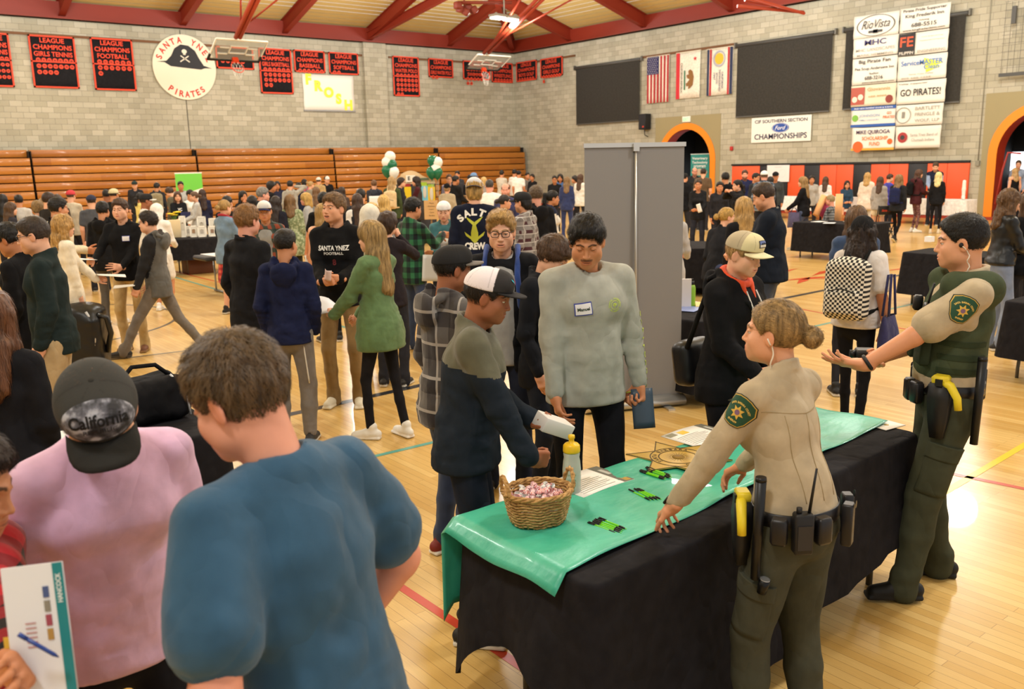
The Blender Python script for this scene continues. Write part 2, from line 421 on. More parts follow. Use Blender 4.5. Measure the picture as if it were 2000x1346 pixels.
def head_sdf(s, k):
    """head + neck in head coordinates (x right, y forward, z up, eyes at z=0)"""
    f = s.get('fem', 0); fat = s.get('fat', 0.)
    q = SDF(); q.u(ell((0, -.014, .030), (.0745, .095, .086)))
    q.u(ell((0, .028, -.042), (.056+fat*.012, .056, .072)), .03)
    q.u(ell((0, .072, -.094), (.021 if f else .025, .017, .018)), .028); q.u(ell((0, .03, -.05), (.060+fat*.015, .042, .05)), .04)
    for sg in (1, -1):
        q.u(ell((sg*(.045 if f else .049), .012, -.066), (.015, .03, .02)), .03)
        q.u(ell((sg*.041, .054, -.030), (.019, .017, .019)), .03)
        q.u(cone((sg*.006, .083, .017), (sg*.04, .070, .021), .0085, .007), .016)
        q.sub(ell((sg*.0315, .093, .0015), (.017, .016, .0115)), .014)
    q.u(cone((0, .080, .012), (0, .1015, -.030), .006, .0085), .014)
    q.u(ell((0, .1015, -.034), (.0095, .0095, .008)), .006)
    for sg in (1, -1): q.u(ell((sg*.0115, .0925, -.0365), (.0065, .009, .006)), .006)
    q.u(ell((0, .078, -.064), (.026, .016, .016)), .02)
    op = s.get('smile', 0)
    q.u(cone((-.017, .0845, -.0605), (.017, .0845, -.0605), .0045), .006); q.u(ell((0, .091, -.0605), (.013, .0055, .0045)), .006)
    q.u(ell((0, .089, -.0705-.006*op), (.018, .0065, .0055)), .006)
    q.sub(ell((0, .094, -.0655-.003*op), (.020+.006*op, .007+.007*op, .0008+.0085*op)), .003)
    # lids
    lid = s.get('lid', .48)
    for sg in (1, -1):
        c = (sg*.0315, .0722, .0015)
        def lidf(P, c=A(c)):
            d = np.sqrt(((P-c)**2).sum(1))-F32(.0142); zz = (P-c)[:, 2]
            return np.minimum(np.maximum(d, F32(.0055-.012*lid)-zz), np.maximum(d, zz+F32(.0075)))
        lidf.lo = A(c)-.015; lidf.hi = A(c)+.015; q.u(lidf, .002)
    for sg in (1, -1):
        if s.get('ears', 1):
            R = rotm('Z', sg*22)@rotm('X', -8)
            q.u(ell((sg*.0775, -.006, -.010), (.0065, .0195, .031), R), .010); q.sub(ell((sg*.087, .002, -.006), (.006, .0095, .017), R), .006)
    # neck
    T = lambda w: k.Rh.T@(np.asarray(w, float)-k.hc)
    r = .046 if f else (.054+fat*.008)
    q.u(cone(T(k.pt((0, -.035, 1.40))), T(k.hc+k.Rh@np.array([0, -.028, -.045])), r*1.08, r*.97), .03)
    if not f: q.u(ell((0, .035, -.125), (.012, .014, .016)), .02)
    return q
def head_cols(V, s):
    base = np.array(srgb(SKIN.get(s.get('skin', 'light'), s.get('skin', 'DBA07C')))); C = np.tile(base, (len(V), 1)); x, y, z = V.T; ax = np.abs(x)
    def put(m, c, a):
        w = np.clip(m, 0, 1)[:, None]*a; C[:] = C*(1-w)+np.array(c)*w
    put(1-np.hypot((ax-.042)/.026, (z+.03)/.024)*1., base*[1.02, .72, .66], .5*(s.get('blush', .5)))
    lip = base*np.array([.86, .52, .50]); op = s.get('smile', 0)
    m = (1.25-np.maximum(np.abs(x)/.0215, np.abs(z+.0655+.003*op)/(.0098+.004*op)))*5*(y > .072); put(m, lip, .8 if s.get('fem') else .55)
    put((1-np.hypot(x/(.02+.003*op), (z+.0655+.003*op)/(.0016+.005*op)))*4*(y > .06), (.10, .03, .03), .85)
    if op: put((1-np.hypot(x/.017, (z+.0640)/.0032))*5*(y > .06)*(y < .088), (.75, .70, .62), .9)
    hc = np.array(srgb(s.get('browc', s.get('hairc', '2A1C14'))))*.55
    arch = .0235+.004*np.sin(np.clip((ax-.012)/.036, 0, 1)*math.pi)-.003*np.clip((ax-.03)/.02, 0, 1)
    put((1.2-np.maximum(np.abs(z-arch+.003)/.0042, np.abs(ax-.029)/.0185))*5*(y > .060), hc, .85)
    st = s.get('stubble', 0)
    if st: put(np.minimum((y-.0)/.02, (-.046-z)/.012)*(1.2-np.hypot(x/.026, (z+.0655)/.012) < .2), hc*.9+base*.1, st)
    if s.get('stache', 0): put((1.2-np.maximum(np.abs(x)/.026, np.abs(z+.0525)/.0055))*4*(y > .07), hc, s['stache'])
    if s.get('beard', 0): put(np.minimum(np.minimum((y+.005)/.012, (-.042-z)/.010), 3)*((np.abs(x) > .021) | (np.abs(z+.0655) > .0085)), hc, s['beard'])
    put(np.minimum((ax-.074)/.004, (.028-np.abs(z+.01))/.006), base*[1.05, .78, .72], .35)
    return np.clip(C, 0, 1)
def hair_sdf(s, k):
    st = s.get('hair', 'short'); cap = s.get('cap') or s.get('beanie') or s.get('hoodup') or s.get('bandana'); q = SDF(); seed = s.get('seed', 0)
    t = dict(crew=.0065, short=.010, swept=.012, shag=.022, long=.017, curly=.026, bun=.010, pony=.012, bob=.022, bald=.005, mid=.02).get(st, .017)
    if cap: t = min(t, .0045)
    q.u(ell((0, -.014, .030), (.0745+t, .095+t*.9, .086+t)))
    if st in ('crew', 'short', 'swept') and not cap: q.u(ell((0, -.004, .072), (.066, .088, .049 if st == 'crew' else .056)), .03)
    if st == 'swept' and not cap: q.u(ell((.01, .058, .098), (.060, .036, .028), rotm('Y', 8)), .03)
    if st == 'mid': q.u(ell((0, -.06, -.03), (.075, .05, .07)), .03)
    g = k.Rh.T@np.array([0, 0, -1.]); bk = k.Rh.T@(k.Rc@np.array([0, -1., 0])); ln = s.get('hl', .30)
    if st in ('long', 'curly', 'bob'):
        L = .10 if st == 'bob' else ln
        r = .036 if st != 'curly' else .05
        for sg in (1, -1):
            a = np.array([sg*.062, -.020, .0]); b = a+g*min(L, .14)+np.array([sg*.012, -.01, 0]); q.u(cone(a, b, r, r*.95), .03)
            if L > .16: q.u(cone(b, a+g*L+bk*.045-np.array([sg*.02, 0, 0]), r*.95, r*.6), .03)
        a = np.array([0, -.062, .0]); b = a+g*.13+bk*.02; q.u(cone(a, b, .062, .06), .03)
        if L > .16: q.u(cone(b, a+g*L+bk*.075, .06, .042), .03); q.u(cone(b+np.array([.045, 0, 0]), a+g*(L*.93)+bk*.07+np.array([.05, 0, 0]), .04, .03), .03); q.u(cone(b-np.array([.045, 0, 0]), a+g*(L*.95)+bk*.07-np.array([.05, 0, 0]), .04, .03), .03)
    if st == 'bun': q.u(cone((0, -.095, .0 if not s.get('bunhi') else .06), (0, -.12, .0 if not s.get('bunhi') else .065), .026), .012); q.u(ell((0, -.142, -.004 if not s.get('bunhi') else .075), (.044, .034, .040)), .005)
    if st == 'pony':
        a = np.array([0, -.11, .035 if not s.get('ponylow') else -.04]); b = a+np.array([0, -.035, .01]); q.u(cone((0, -.08, a[2]), b, .03, .026), .02)
        q.u(cone(b, a+g*.10+bk*.035, .03, .034), .02); q.u(cone(a+g*.10+bk*.035, a+g*ln+bk*.02, .034, .016), .02)
    # hairline
    if st in ('long', 'curly', 'bob'):
        q.sub(ell((0, .105, -.030), (.060, .075, .090)), .012); q.cut(plane((0, .088, .074), (0, .86, -.5)) if s.get('fringe') is None else plane((0, .11, .045), (0, .9, -.4)), .012) if False else None
        q.sub(ell((0, .12, .045), (.052, .05, .034)), .014)
    else:
        fx = .103 if st == 'shag' else .088
        fz = .050 if st == 'shag' else .076
        q.cut(plane((0, fx, fz), (0, .805, -.594)), .012) if not cap else q.cut(plane((0, .03, .0), (0, .805, -.594)), .012)
        if st not in ('mid',): 
            if st in ('bun', 'pony'): q.sub(ell((0, .01, -.11), (.2, .11, .075)), .01)
            else: q.cut(plane((0, 0, -.03 if st != 'crew' else -.020), (0, .543, -.84)), .012)
        else: q.sub(ell((0, .08, -.06), (.2, .085, .09)), .01)
        if st not in ('shag', 'mid') or cap:
            for sg in (1, -1): q.sub(ell((sg*.085, .004, -.014), (.028, .026, .034)), .01)
        if st == 'bald': q.sub(ell((0, .03, .1), (.068, .11, .07)), .01)
    amp, sc = dict(crew=(.003, 120), short=(.0085, 80), swept=(.009, 62), shag=(.009, 62), long=(.010, 55), curly=(.022, 34), bun=(.003, 90), pony=(.005, 70), bob=(.008, 55), mid=(.011, 50), bald=(.002, 90)).get(st, (.006, 75))
    so = F32(seed*3.7)
    if cap and st not in ('curly', 'long', 'mid'): amp = min(amp, .003)
    if st == 'bun': q.disp(lambda P: np.where(P[:, 1] < -.105, F32(.007)*vnoise(P+so, 60), F32(0)))
    if st in ('long', 'pony', 'bob', 'bun'): q.disp(lambda P: F32(amp)*vnoise(P*A((1, 1, .16))+so, sc*1.4)+F32(amp*.5)*vnoise(P*A((1, 1, .3))+so, sc*3))
    elif st == 'curly' or st == 'mid': q.disp(lambda P: F32(amp)*vnoise(P*A((1, 1, .55))+so, sc)+F32(amp*.5)*vnoise(P+so, sc*2.2))
    else: q.disp(lambda P: F32(amp)*vnoise(P*A((1, .35, 1))+so, sc)+F32(amp*.7)*vnoise(P*A((1, .5, .8))+so, sc*2.3))
    return q
def strands(name, V, Q, n, ln, w, mat, parent, flow, lift=.004, sub=3):
    """fine hair ribbons lying on a hair surface; flow(p)->direction"""
    bv = BVHTree.FromPolygons([tuple(v) for v in V], [tuple(q) for q in Q]); mb = []; fs = []
    cen = V[Q].mean(1); nor = np.cross(V[Q[:, 2]]-V[Q[:, 0]], V[Q[:, 3]]-V[Q[:, 1]]); ar = np.linalg.norm(nor, axis=1); pr = ar/ar.sum(); r = np.random.default_rng(3)
    for i in r.choice(len(Q), n, p=pr):
        p = cen[i]+r.normal(0, .003, 3); nn = nor[i]/(ar[i]+1e-9); pts = []; L = ln*r.uniform(.6, 1.3); jit = r.normal(0, .22, 3)
        for j in range(sub+1):
            d = np.asarray(flow(p), float)+jit; d = d-nn*(d@nn); d = unit(d); pts.append((p+nn*lift*(.3+j/sub), unit(np.cross(d, nn)))); p = p+d*L/sub
            h = bv.find_nearest(Vector(p))
            if h[0] is not None: p = np.array(h[0]); nn = np.array(h[1])
        b = len(mb)
        for j, (c, x) in enumerate(pts):
            ww = w*(1-.85*j/sub); mb += [c-x*ww, c+x*ww]
        fs += [(b+2*j, b+2*j+1, b+2*j+3, b+2*j+2) for j in range(sub)]
    return npmesh(name, mb, fs, mat, parent)
def hand_sdf(q, wr, d, n, sg, curl=30, spread=4, thumb=30, k=.004, sc=1., curls=None, thick=1.):
    """palm, four jointed fingers and a thumb. wr wrist, d finger direction, n palm normal (palm side), sg +1 thumb on +side"""
    d = unit(d); n = np.asarray(n, float); n = unit(n-d*(n@d)); s = np.cross(d, n)*sg      # s: toward the thumb side
    R = np.stack([s, d, n], 1); P = lambda a, b, c=0.: wr+sc*(s*a+d*b+n*c)
    q.u(rbox(P(0, .052, 0), sc*np.array([.078, .088, .030]), R, .013*sc), .015); q.u(ell(P(.022, .032, .008), sc*np.array([.019, .03, .017]), R), .012)
    q.u(cone(P(0, -.03), P(0, .03), .026*sc, .028*sc), .015)
    fin = [(.029, .092, (.044, .026, .022), .0088), (.0095, .096, (.048, .030, .024), .0090), (-.0105, .093, (.045, .028, .023), .0086), (-.0295, .085, (.035, .021, .020), .0076)]
    for i, (a, b, ls, r) in enumerate(fin):
        p = P(a, b-.012, 0); c = curls[i] if curls else curl+i*3; ang = 0; sp = R2(spread*(1.5-i)); p0 = p
        for j, l in enumerate(ls):
            ang += R2(c*(.85, 1.15, .75)[j]); dd = (d*math.cos(sp)+s*math.sin(sp))*math.cos(ang)+n*math.sin(ang); p1 = p0+dd*l*sc
            q.u(cone(p0, p1, r*(1-.07*j)*sc*thick, r*(1-.07*(j+1))*sc*thick), .010 if j == 0 else k); p0 = p1
    t0 = P(.030, .022, .006); a = R2(thumb); d1 = unit(s*math.cos(a)*.75+d*.65+n*math.sin(a)*.8); t1 = t0+d1*.042*sc; d2 = unit(d1*.6+d*.75+n*.18); t2 = t1+d2*.032*sc; t3 = t2+unit(d2+n*.15)*.026*sc
    q.u(cone(t0, t1, .0145*sc, .0112*sc), .012); q.u(cone(t1, t2, .0110*sc, .0098*sc), .004); q.u(cone(t2, t3, .0098*sc, .0078*sc), .004)
HANDS = dict(rest=dict(curl=24), grip=dict(curl=62, thumb=50), flat=dict(curl=7, thumb=12, spread=5), pinch=dict(curls=(48, 40, 34, 30), thumb=48), fist=dict(curl=80, thumb=60), open=dict(curl=14, thumb=8, spread=8))
def torso_sdf(s, k, th=.0, sleeve='long', hem=.86, flare=0., wide=0., legs=False):
    q = SDF(); pt = k.pt; Rc = k.Rc; f = k.fem; b = k.b; dz = k.dz; W = k.W; belly = s.get('belly', 0.)
    q.u(ell(pt((0, -.004, 1.31)), ((.132 if f else .149)*b+th+wide, (.098 if f else .110)*b+th, .20), Rc))
    q.u(ell(pt((0, .012+belly*.4, 1.10)), ((.112 if f else .136)*b+th+wide+flare*.4+belly*.5, (.092 if f else .104)*b+th+belly, .17), Rc), .07)
    hp = k.pel+np.array([0, -.005, -.02 if hem < .9 else .02]); q.u(ell(hp+np.array([0, 0, -.05]), ((.170 if f else .166)*b+th+wide*.7+flare, (.128 if f else .124)*b+th+flare*.6, .30)), .06)
    if hem < .78: q.u(ell(k.pel+np.array([0, 0, -.16]), (.178*b+th+flare*1.4, .135*b+th+flare, .34)), .06)
    if f:
        for sg in (1, -1): q.u(ell(pt((sg*.068, .083, 1.285)), (.06+th*.6, .05+th*.4, .058)), .035)
    else: 
        for sg in (1, -1): q.u(ell(pt((sg*.075*b, .058, 1.335)), (.075*b, .046+th*.5, .06)), .06)
    for sd, sg in (('R', 1), ('L', -1)):
        q.u(cone(pt((sg*.035, -.032, 1.482)), k.S[sd]+Rc@np.array([-sg*.012, 0, .004]), .050+th*.6, .047*b**.5+th*.7), .045)
        S, E, Wr = k.S[sd], k.E[sd], k.Wr[sd]; lw_ = s.get('sleeve_w', 0.)
        if sleeve == 'long': q.u(cone(S, E, .047*b+th*.75, .041*b+th*.7+lw_), .03); q.u(cone(E, E+(Wr-E)*.97, .041*b+th*.7+lw_, .032+th*.5+lw_*.7), .015)
        elif sleeve == 'short': q.u(cone(S, S+(E-S)*s.get('slv', .62), .053*b+th*.8, .056*b+th+lw_), .03); q.cut(plane(S+(E-S)*(s.get('slv', .62)+.02), E-S), .008) if False else None
        elif sleeve == 'none': pass
    return q
def folds(q, s, k, amp=.006, seed=0, th=0.):
    so = F32(seed*5.3); E = [A(k.E[x]) for x in 'RL']; Wz = F32(k.W[2]-.05)
    def f(P):
        n1 = vnoise(P*A((.8, .8, 1.7))+so, 11); n2 = vnoise(P*A((1.2, 1, .5))+so*2+n1[:, None]*.05, 19)
        w = np.zeros(len(P), F32)
        for e in E: w += np.exp(-((P-e)**2).sum(1)/F32(.012))
        w += F32(.9)*np.exp(-((P[:, 2]-Wz)/F32(.11))**2)
        n3 = np.abs(vnoise(P*A((.5, .5, 2.2))+so, 24))-F32(.25)
        return F32(amp)*(n1*1.2+n2*.8)+F32(amp*1.5)*np.minimum(w, 1.3)*n3
    return q.disp(f)
def crop_plane_hem(q, k, hem, tilt=0):
    z = hem+k.dz
    if s_sit(k): return q.cut(plane((0, 0, k.pel[2]-.09), (0, 0, -1)), .012)
    return q.cut(plane((0, 0, z), (0, tilt, -1)), .012)
def s_sit(k): return k.dz < -.25
def facemask(me_obj, fn):
    """material slot per face from its centre"""
    me = me_obj.data; n = len(me.polygons); c = np.empty(n*3, F32); me.polygons.foreach_get('center', c); me.polygons.foreach_set('material_index', fn(c.reshape(-1, 3)).astype(np.int32))
def arm_dist(k, P, sds='RL', full=True):
    d = np.full(len(P), 9., F32)
    for sd in sds:
        S, E, Wr = k.S[sd], k.E[sd], k.Wr[sd]; d = np.minimum(d, np.minimum(cone(S+(E-S)*.12, E, .06)(P), cone(E, Wr, .05)(P)))
    return d
PEOPLE = []
POSES = dict(front=dict(R=(.10, .33, 1.07), L=(-.10, .33, 1.07), Rd=(-.6, .7, .1), Ld=(.6, .7, .1), Rh='grip', Lh='grip', Rn=(-.6, -.4, .6), Ln=(.6, -.4, .6)), phone=dict(R=(.07, .30, 1.20), L=(-.05, .30, 1.16), Rd=(-.5, .5, .5), Ld=(.5, .5, .4), Rh='grip', Lh='grip', Rn=(-.6, -.6, .4), Ln=(.6, -.6, .4)),
 pocket=dict(R=(.19, .09, .93), L=(-.19, .09, .93), nohand='RL', Rp=(.45, -.9, 0), Lp=(-.45, -.9, 0)), cross=dict(R=(-.13, .20, 1.18), L=(.12, .22, 1.14), Rd=(-1, .1, .1), Ld=(1, .1, .1), Rp=(.6, .2, -.7), Lp=(-.6, .2, -.7)), rfront=dict(R=(.10, .34, 1.10), Rd=(-.5, .8, .1), Rh='grip', Rn=(-.5, -.3, .7)), lfront=dict(L=(-.10, .34, 1.10), Ld=(.5, .8, .1), Lh='grip', Ln=(.5, -.3, .7)), face=dict(R=(.07, .18, 1.52), Rd=(-.3, .1, .9), Rh='fist', Rp=(.6, .1, -.8)))
def person(x, y, h, face, label, lv=2, group=None, **s):
    """x,y: pixel of the crown in the photograph's frame (fixes where on the floor the person stands for height h);
    face: heading in degrees against the line of sight (0 = back to us, 90 = facing to our right, 180 = facing us, -90 = to our left)"""
    s.setdefault('seed', len(PEOPLE)+1); g = LV[lv]; seed = s['seed']; K = h/1.78
    for a_, b_ in POSES.get(s.get('pose', ''), {}).items(): s.setdefault(a_, b_)
    k = skeleton(s)
    crown = k.hc+np.array([0, 0, .118+(.012 if s.get('cap') or s.get('hoodup') or s.get('beanie') else .006)])
    if s.get('dist'):
        C = CAMP+ray(x, y)*s['dist']; K = C[2]/crown[2]
    else: C = onz(x, y, crown[2]*K)
    az = math.atan2(C[0], C[1]); yaw = -(az+R2(face))
    c, sn = math.cos(yaw), math.sin(yaw); off = crown*K
    if s.get('sit'): pass
    loc = (C[0]-(c*off[0]-sn*off[1]), C[1]-(sn*off[0]+c*off[1]), s.get('z0', 0.))
    tw = [w for w in ('R', 'L') if s.get(w+'w') is not None]
    if tw:
        for w in tw:
            d = np.array(s[w+'w'], float)-np.array(loc); s[w] = (np.array([c*d[0]+sn*d[1], -sn*d[0]+c*d[1], d[2]])/K)-[0, 0, k.dz]
        k = skeleton(s)
    root = empty('person', loc, yaw, label, 'person', group); root.scale = (K, K, K)
    P = dict(root=root, k=k, s=s, K=K, loc=loc, yaw=yaw, h=h); PEOPLE.append(P); sk = np.array(srgb(SKIN.get(s.get('skin', 'light'), s.get('skin', 'DBA07C'))))
    HW = lambda V: k.hc+V@k.Rh.T
    # --- body (skin): head, neck, hands and whatever the clothes leave bare, one mesh
    Vs, Qs, Cs = [], [], []; nv = 0
    def addp(V, Q, Cc):
        nonlocal nv
        Vs.append(V); Qs.append(Q+nv); Cs.append(Cc); nv += len(V)
    hd = head_sdf(s, k); V, Q = mesh_sdf(hd, g['hd'], pad=.012); addp(HW(V), Q, head_cols(V, s))
    sl = s.get('sleeve', {'tee': 'short', 'dress': 'short', 'tank': 'none'}.get(s.get('top', 'long'), 'long'))
    core = SDF(); core.u(ell(k.pt((0, 0, 1.28)), (.125*k.b, .085*k.b, .19), k.Rc)); core.u(ell(k.pt((0, 0, 1.08)), (.105*k.b, .08, .16), k.Rc), .06); core.u(ell(k.pel, (.125*k.b, .09, .12)), .06)
    for sd, sg in (('R', 1), ('L', -1)):
        core.u(cone(k.pt((sg*.03, -.03, 1.45)), k.S[sd], .04, .045), .04); core.u(cone(k.S[sd], k.E[sd], .034, .028), .03); core.u(cone(k.E[sd], k.Wr[sd], .026, .018), .02)
        core.u(cone(k.hip[sd], k.kn[sd], .06, .036), .03); core.u(cone(k.kn[sd], k.an[sd], .036, .026), .02)
    if s.get('shoulders'): 
        for sd, sg in (('R', 1), ('L', -1)): core.u(cone(k.pt((sg*.035, -.03, 1.46)), k.S[sd], .046, .055), .05)
    V, Q = mesh_sdf(core, .012 if lv == 0 and (sl != 'long' or s.get('bot') == 'shorts') else (.02 if lv < 2 else .03)); addp(V, Q, np.tile(sk, (len(V), 1)))
    for sd, sg in (('R', 1), ('L', -1)):
        if s.get('nohand', '').find(sd) >= 0: continue
        E, Wr = k.E[sd], k.Wr[sd]; fd = unit(Wr-E); d = np.array(s.get(sd+'d', fd+np.array([0, .0, 0])), float); n = s.get(sd+'n', (-sg, .25, 0)); hk = dict(HANDS[s.get(sd+'h', 'rest')]); hk.update(s.get(sd+'k', {}))
        # thumb side: for the right hand, thumb = cross(dir, palm normal)*sg
        q = SDF(); q.u(cone(E+(Wr-E)*(.1 if sl != 'long' else .5), Wr, (.042 if sl != 'long' else .034)*k.b**.5, .0265 if not k.fem else .023), .02)
        if sl != 'long': q.u(cone(k.S[sd]+(E-k.S[sd])*.35, E, .047*k.b, .0405*k.b), .02)
        hand_sdf(q, Wr, d, n, -sg, sc=.92 if k.fem else 1., **hk)
        V, Q = mesh_sdf(q, g['ha'] if sl == 'long' else g['ha']*1.12, pad=.012); addp(V, Q, np.tile(sk*[1., .93, .9], (len(V), 1)))
    body = npmesh('body', np.concatenate(Vs), np.concatenate(Qs), skinmat(), root, col=np.concatenate(Cs)); P['body'] = body
    # eyes
    if lv < 2 or s.get('eyes'):
        ic = s.get('iris', '3A2416')
        for sg in (1, -1):
            mb = MB(); look = unit(np.array([s.get('lx', 0), 1, s.get('lz', -.12)])); c = np.array([sg*.0315, .0712, .0015]); r = .0120
            mb.sphere((0, 0, 0), r, 14, 10)
            Rm = np.stack([unit(np.cross(look, (0, 0, 1))), look, unit(np.cross(unit(np.cross(look, (0, 0, 1))), look))], 1)
            for rr, yy, m in ((.0074, .0102, 1), (.0036, .0116, 2)):
                mb.m = m; mb.add([Rm@np.array([rr*math.cos(t), yy, rr*math.sin(t)]) for t in np.linspace(0, 2*math.pi, 12, endpoint=False)]+[Rm@np.array([0, yy+.0016, 0])], [(i, (i+1) % 12, 12) for i in range(12)], True)
            mb.v = [tuple(HW(np.array([c+np.array(v)]))[0]) for v in mb.v]
            mb.build('eye', [plain('CFC4BA', .3, name='eye_white'), plain(ic, .2, name='iris'), plain('080606', .1, name='pupil')], root)
    # --- hair
    if s.get('hair', 'short') != 'none' and not s.get('hoodup'):
        q = hair_sdf(s, k); V, Q = mesh_sdf(q, g['hr'], pad=.025); V = HW(V); hm = hairmat(s.get('hairc', '2A1C14'), vert=s.get('hair', 'short') in ('long', 'pony', 'bob', 'curly'))
        ho = npmesh('hair', V, Q, hm, root); P['hair'] = ho; hm2 = None
        ns = s.get('strands', {0: 2600, 1: 700, 2: 0}[lv])
        if ns and len(Q) > 50:
            wh = HW(np.array([[0, -.05, .12]]))[0]; st = s.get('hair', 'short'); dn = np.array([0, 0, -1.])
            if st in ('long', 'curly', 'pony', 'bob', 'mid'): fl = lambda p: dn*1.2+unit(p-wh)*.5
            elif st == 'bun': bb = HW(np.array([[0, -.125, 0]]))[0]; fl = lambda p: unit(bb-p)
            else: fl = lambda p: unit(p-wh)+k.Rh@np.array([.25, .1, 0])
            ll = dict(crew=.012, short=.03, swept=.04, shag=.05, long=.10, curly=.07, bun=.05, pony=.09, bob=.06, mid=.06).get(st, .03)
            so = strands('strands', V, Q, ns, ll, .0009 if lv == 0 else .0016, hairmat(s.get('hairc', '2A1C14'), .62), ho, fl, lift=.003 if st in ('crew', 'bun') else .008)
    headgear(s, k, root, P, g, HW, lv)
    garments(s, k, root, P, g, lv, seed)
    return P
def headgear(s, k, root, P, g, HW, lv):
    if s.get('cap'):
        c = s['cap']; c = dict(c=c) if isinstance(c, str) else dict(c); bk = c.get('back', 0); rz = rotm('Z', 180 if bk else c.get('rot', 0))@rotm('X', c.get('tilt', 4))
        q = SDF(); q.u(ell((0, -.010, .040), (.089, .110, .090))); q.u(ell((0, .05, .072), (.062, .05, .050)), .03); q.cut(plane((0, 0, .034), (0, .02, -1)), .004)
        V, Q = mesh_sdf(q, min(g['hr'], .006), pad=.012); C0 = np.array(srgb(c['c'])); C = np.tile(C0, (len(V), 1))
        if 'rear' in c: C[(V[:, 1] < .022)] = srgb(c['rear'])
        a = np.arctan2(V[:, 0], V[:, 1]); seam = np.abs(((a/(math.pi/3)) % 1)-.5) < .018; C[seam & (V[:, 2] > .05)] *= .72
        U = lambda X: HW((X@rz.T))
        sk_ = npmesh('cap', U(V), Q, vcolmat('cap_cloth', .85), root, col=C); P['cap'] = sk_; P['capU'] = U
        if bk:
            mb = MB(); mb.sphere((0, .0, 0), (.034, .012, .026)); mb.v = [tuple(U(np.array([np.array(v)+[0, .094, .056]]))[0]) for v in mb.v]; mb.build('strap_opening', hairmat(s.get('hairc', '2A1C14')), sk_)
        mb = MB(); fl = c.get('flat', .6)
        def vis(u, v):
            t = R2(-62+124*u); rr = np.array([.084*math.sin(t), .104*math.cos(t)-.004]); L = .068*(1-(abs(2*u-1))**2.6)+.002
            e = rr+np.array([.10*math.sin(t)*v*L/.068*.35, L*v*1.0]); return (e[0], e[1], .038-(1-fl)*.9*(e[0]**2)*6-.012*v*(1.2-fl))
        n = 16 if lv < 2 else 10
        mb.grid(vis, n, 5, (0, 0, -.005)); mb.v = [tuple(U(np.array([v]))[0]) for v in mb.v]; P['visor'] = mb.build('visor', cloth(c.get('vis', c['c']), weave=600), sk_)
        mb = MB(); mb.sphere((0, -.004, .128), (.007, .007, .004)); mb.v = [tuple(U(np.array([v]))[0]) for v in mb.v]; mb.build('button', cloth(c['c']), sk_)
    if s.get('beanie'):
        q = SDF(); q.u(ell((0, -.016, .034), (.088, .110, .100))); q.cut(plane((0, 0, .012), (0, .30, -1)), .006); q.disp(lambda P_: F32(.003)*vnoise(P_*A((1, 1, .2)), 120))
        V, Q = mesh_sdf(q, g['hr'], pad=.012); npmesh('beanie', HW(V), Q, cloth(s['beanie'], weave=300), root)
    if s.get('bandana'):
        q = SDF(); q.u(ell((0, -.016, .040), (.092, .113, .094))); q.cut(plane((0, 0, .030), (0, .1, -1)), .006); q.u(ell((.05, -.10, .02), (.05, .03, .03)), .02); q.disp(lambda P_: F32(.004)*vnoise(P_, 60))
        V, Q = mesh_sdf(q, g['hr'], pad=.012); npmesh('bandana', HW(V), Q, cloth(s['bandana'], weave=300), root)
    if s.get('hoodup'):
        q = SDF(); q.u(ell((0, -.02, .025), (.100, .122, .118))); q.u(ell((0, -.045, -.10), (.105, .105, .10)), .05); q.sub(ell((0, .11, -.02), (.066, .09, .092)), .012); q.disp(lambda P_: F32(.008)*vnoise(P_*A((1, 1, .6)), 22))
        V, Q = mesh_sdf(q, g['sh']*.7, pad=.012); npmesh('hood', HW(V), Q, s['topm'] if s.get('topm') else cloth(s.get('topc', 'DDDDDD')), root)
    if s.get('glasses'):
        mb = MB(); fr = plain(s['glasses'], .3, name='glasses_frame')
        for sg in (1, -1):
            w, hh = .0235, .0175; pts = [(sg*.0325+w*np.sign(math.cos(t))*abs(math.cos(t))**.6, .0935-abs(.3*(sg*.0325+w*math.cos(t)))**2, .0005+hh*np.sign(math.sin(t))*abs(math.sin(t))**.6) for t in np.linspace(0, 2*math.pi, 22)]
            mb.tube(pts, .0021, 6); mb.tube([(sg*.055, .088, .008), (sg*.073, .05, .008), (sg*.0815, -.005, .006), (sg*.082, -.025, -.012)], .0021, 6)
        mb.tube([(-.011, .0945, .003), (0, .0965, .006), (.011, .0945, .003)], .0021, 6); mb.v = [tuple(HW(np.array([v]))[0]) for v in mb.v]; mb.build('glasses', fr, root)
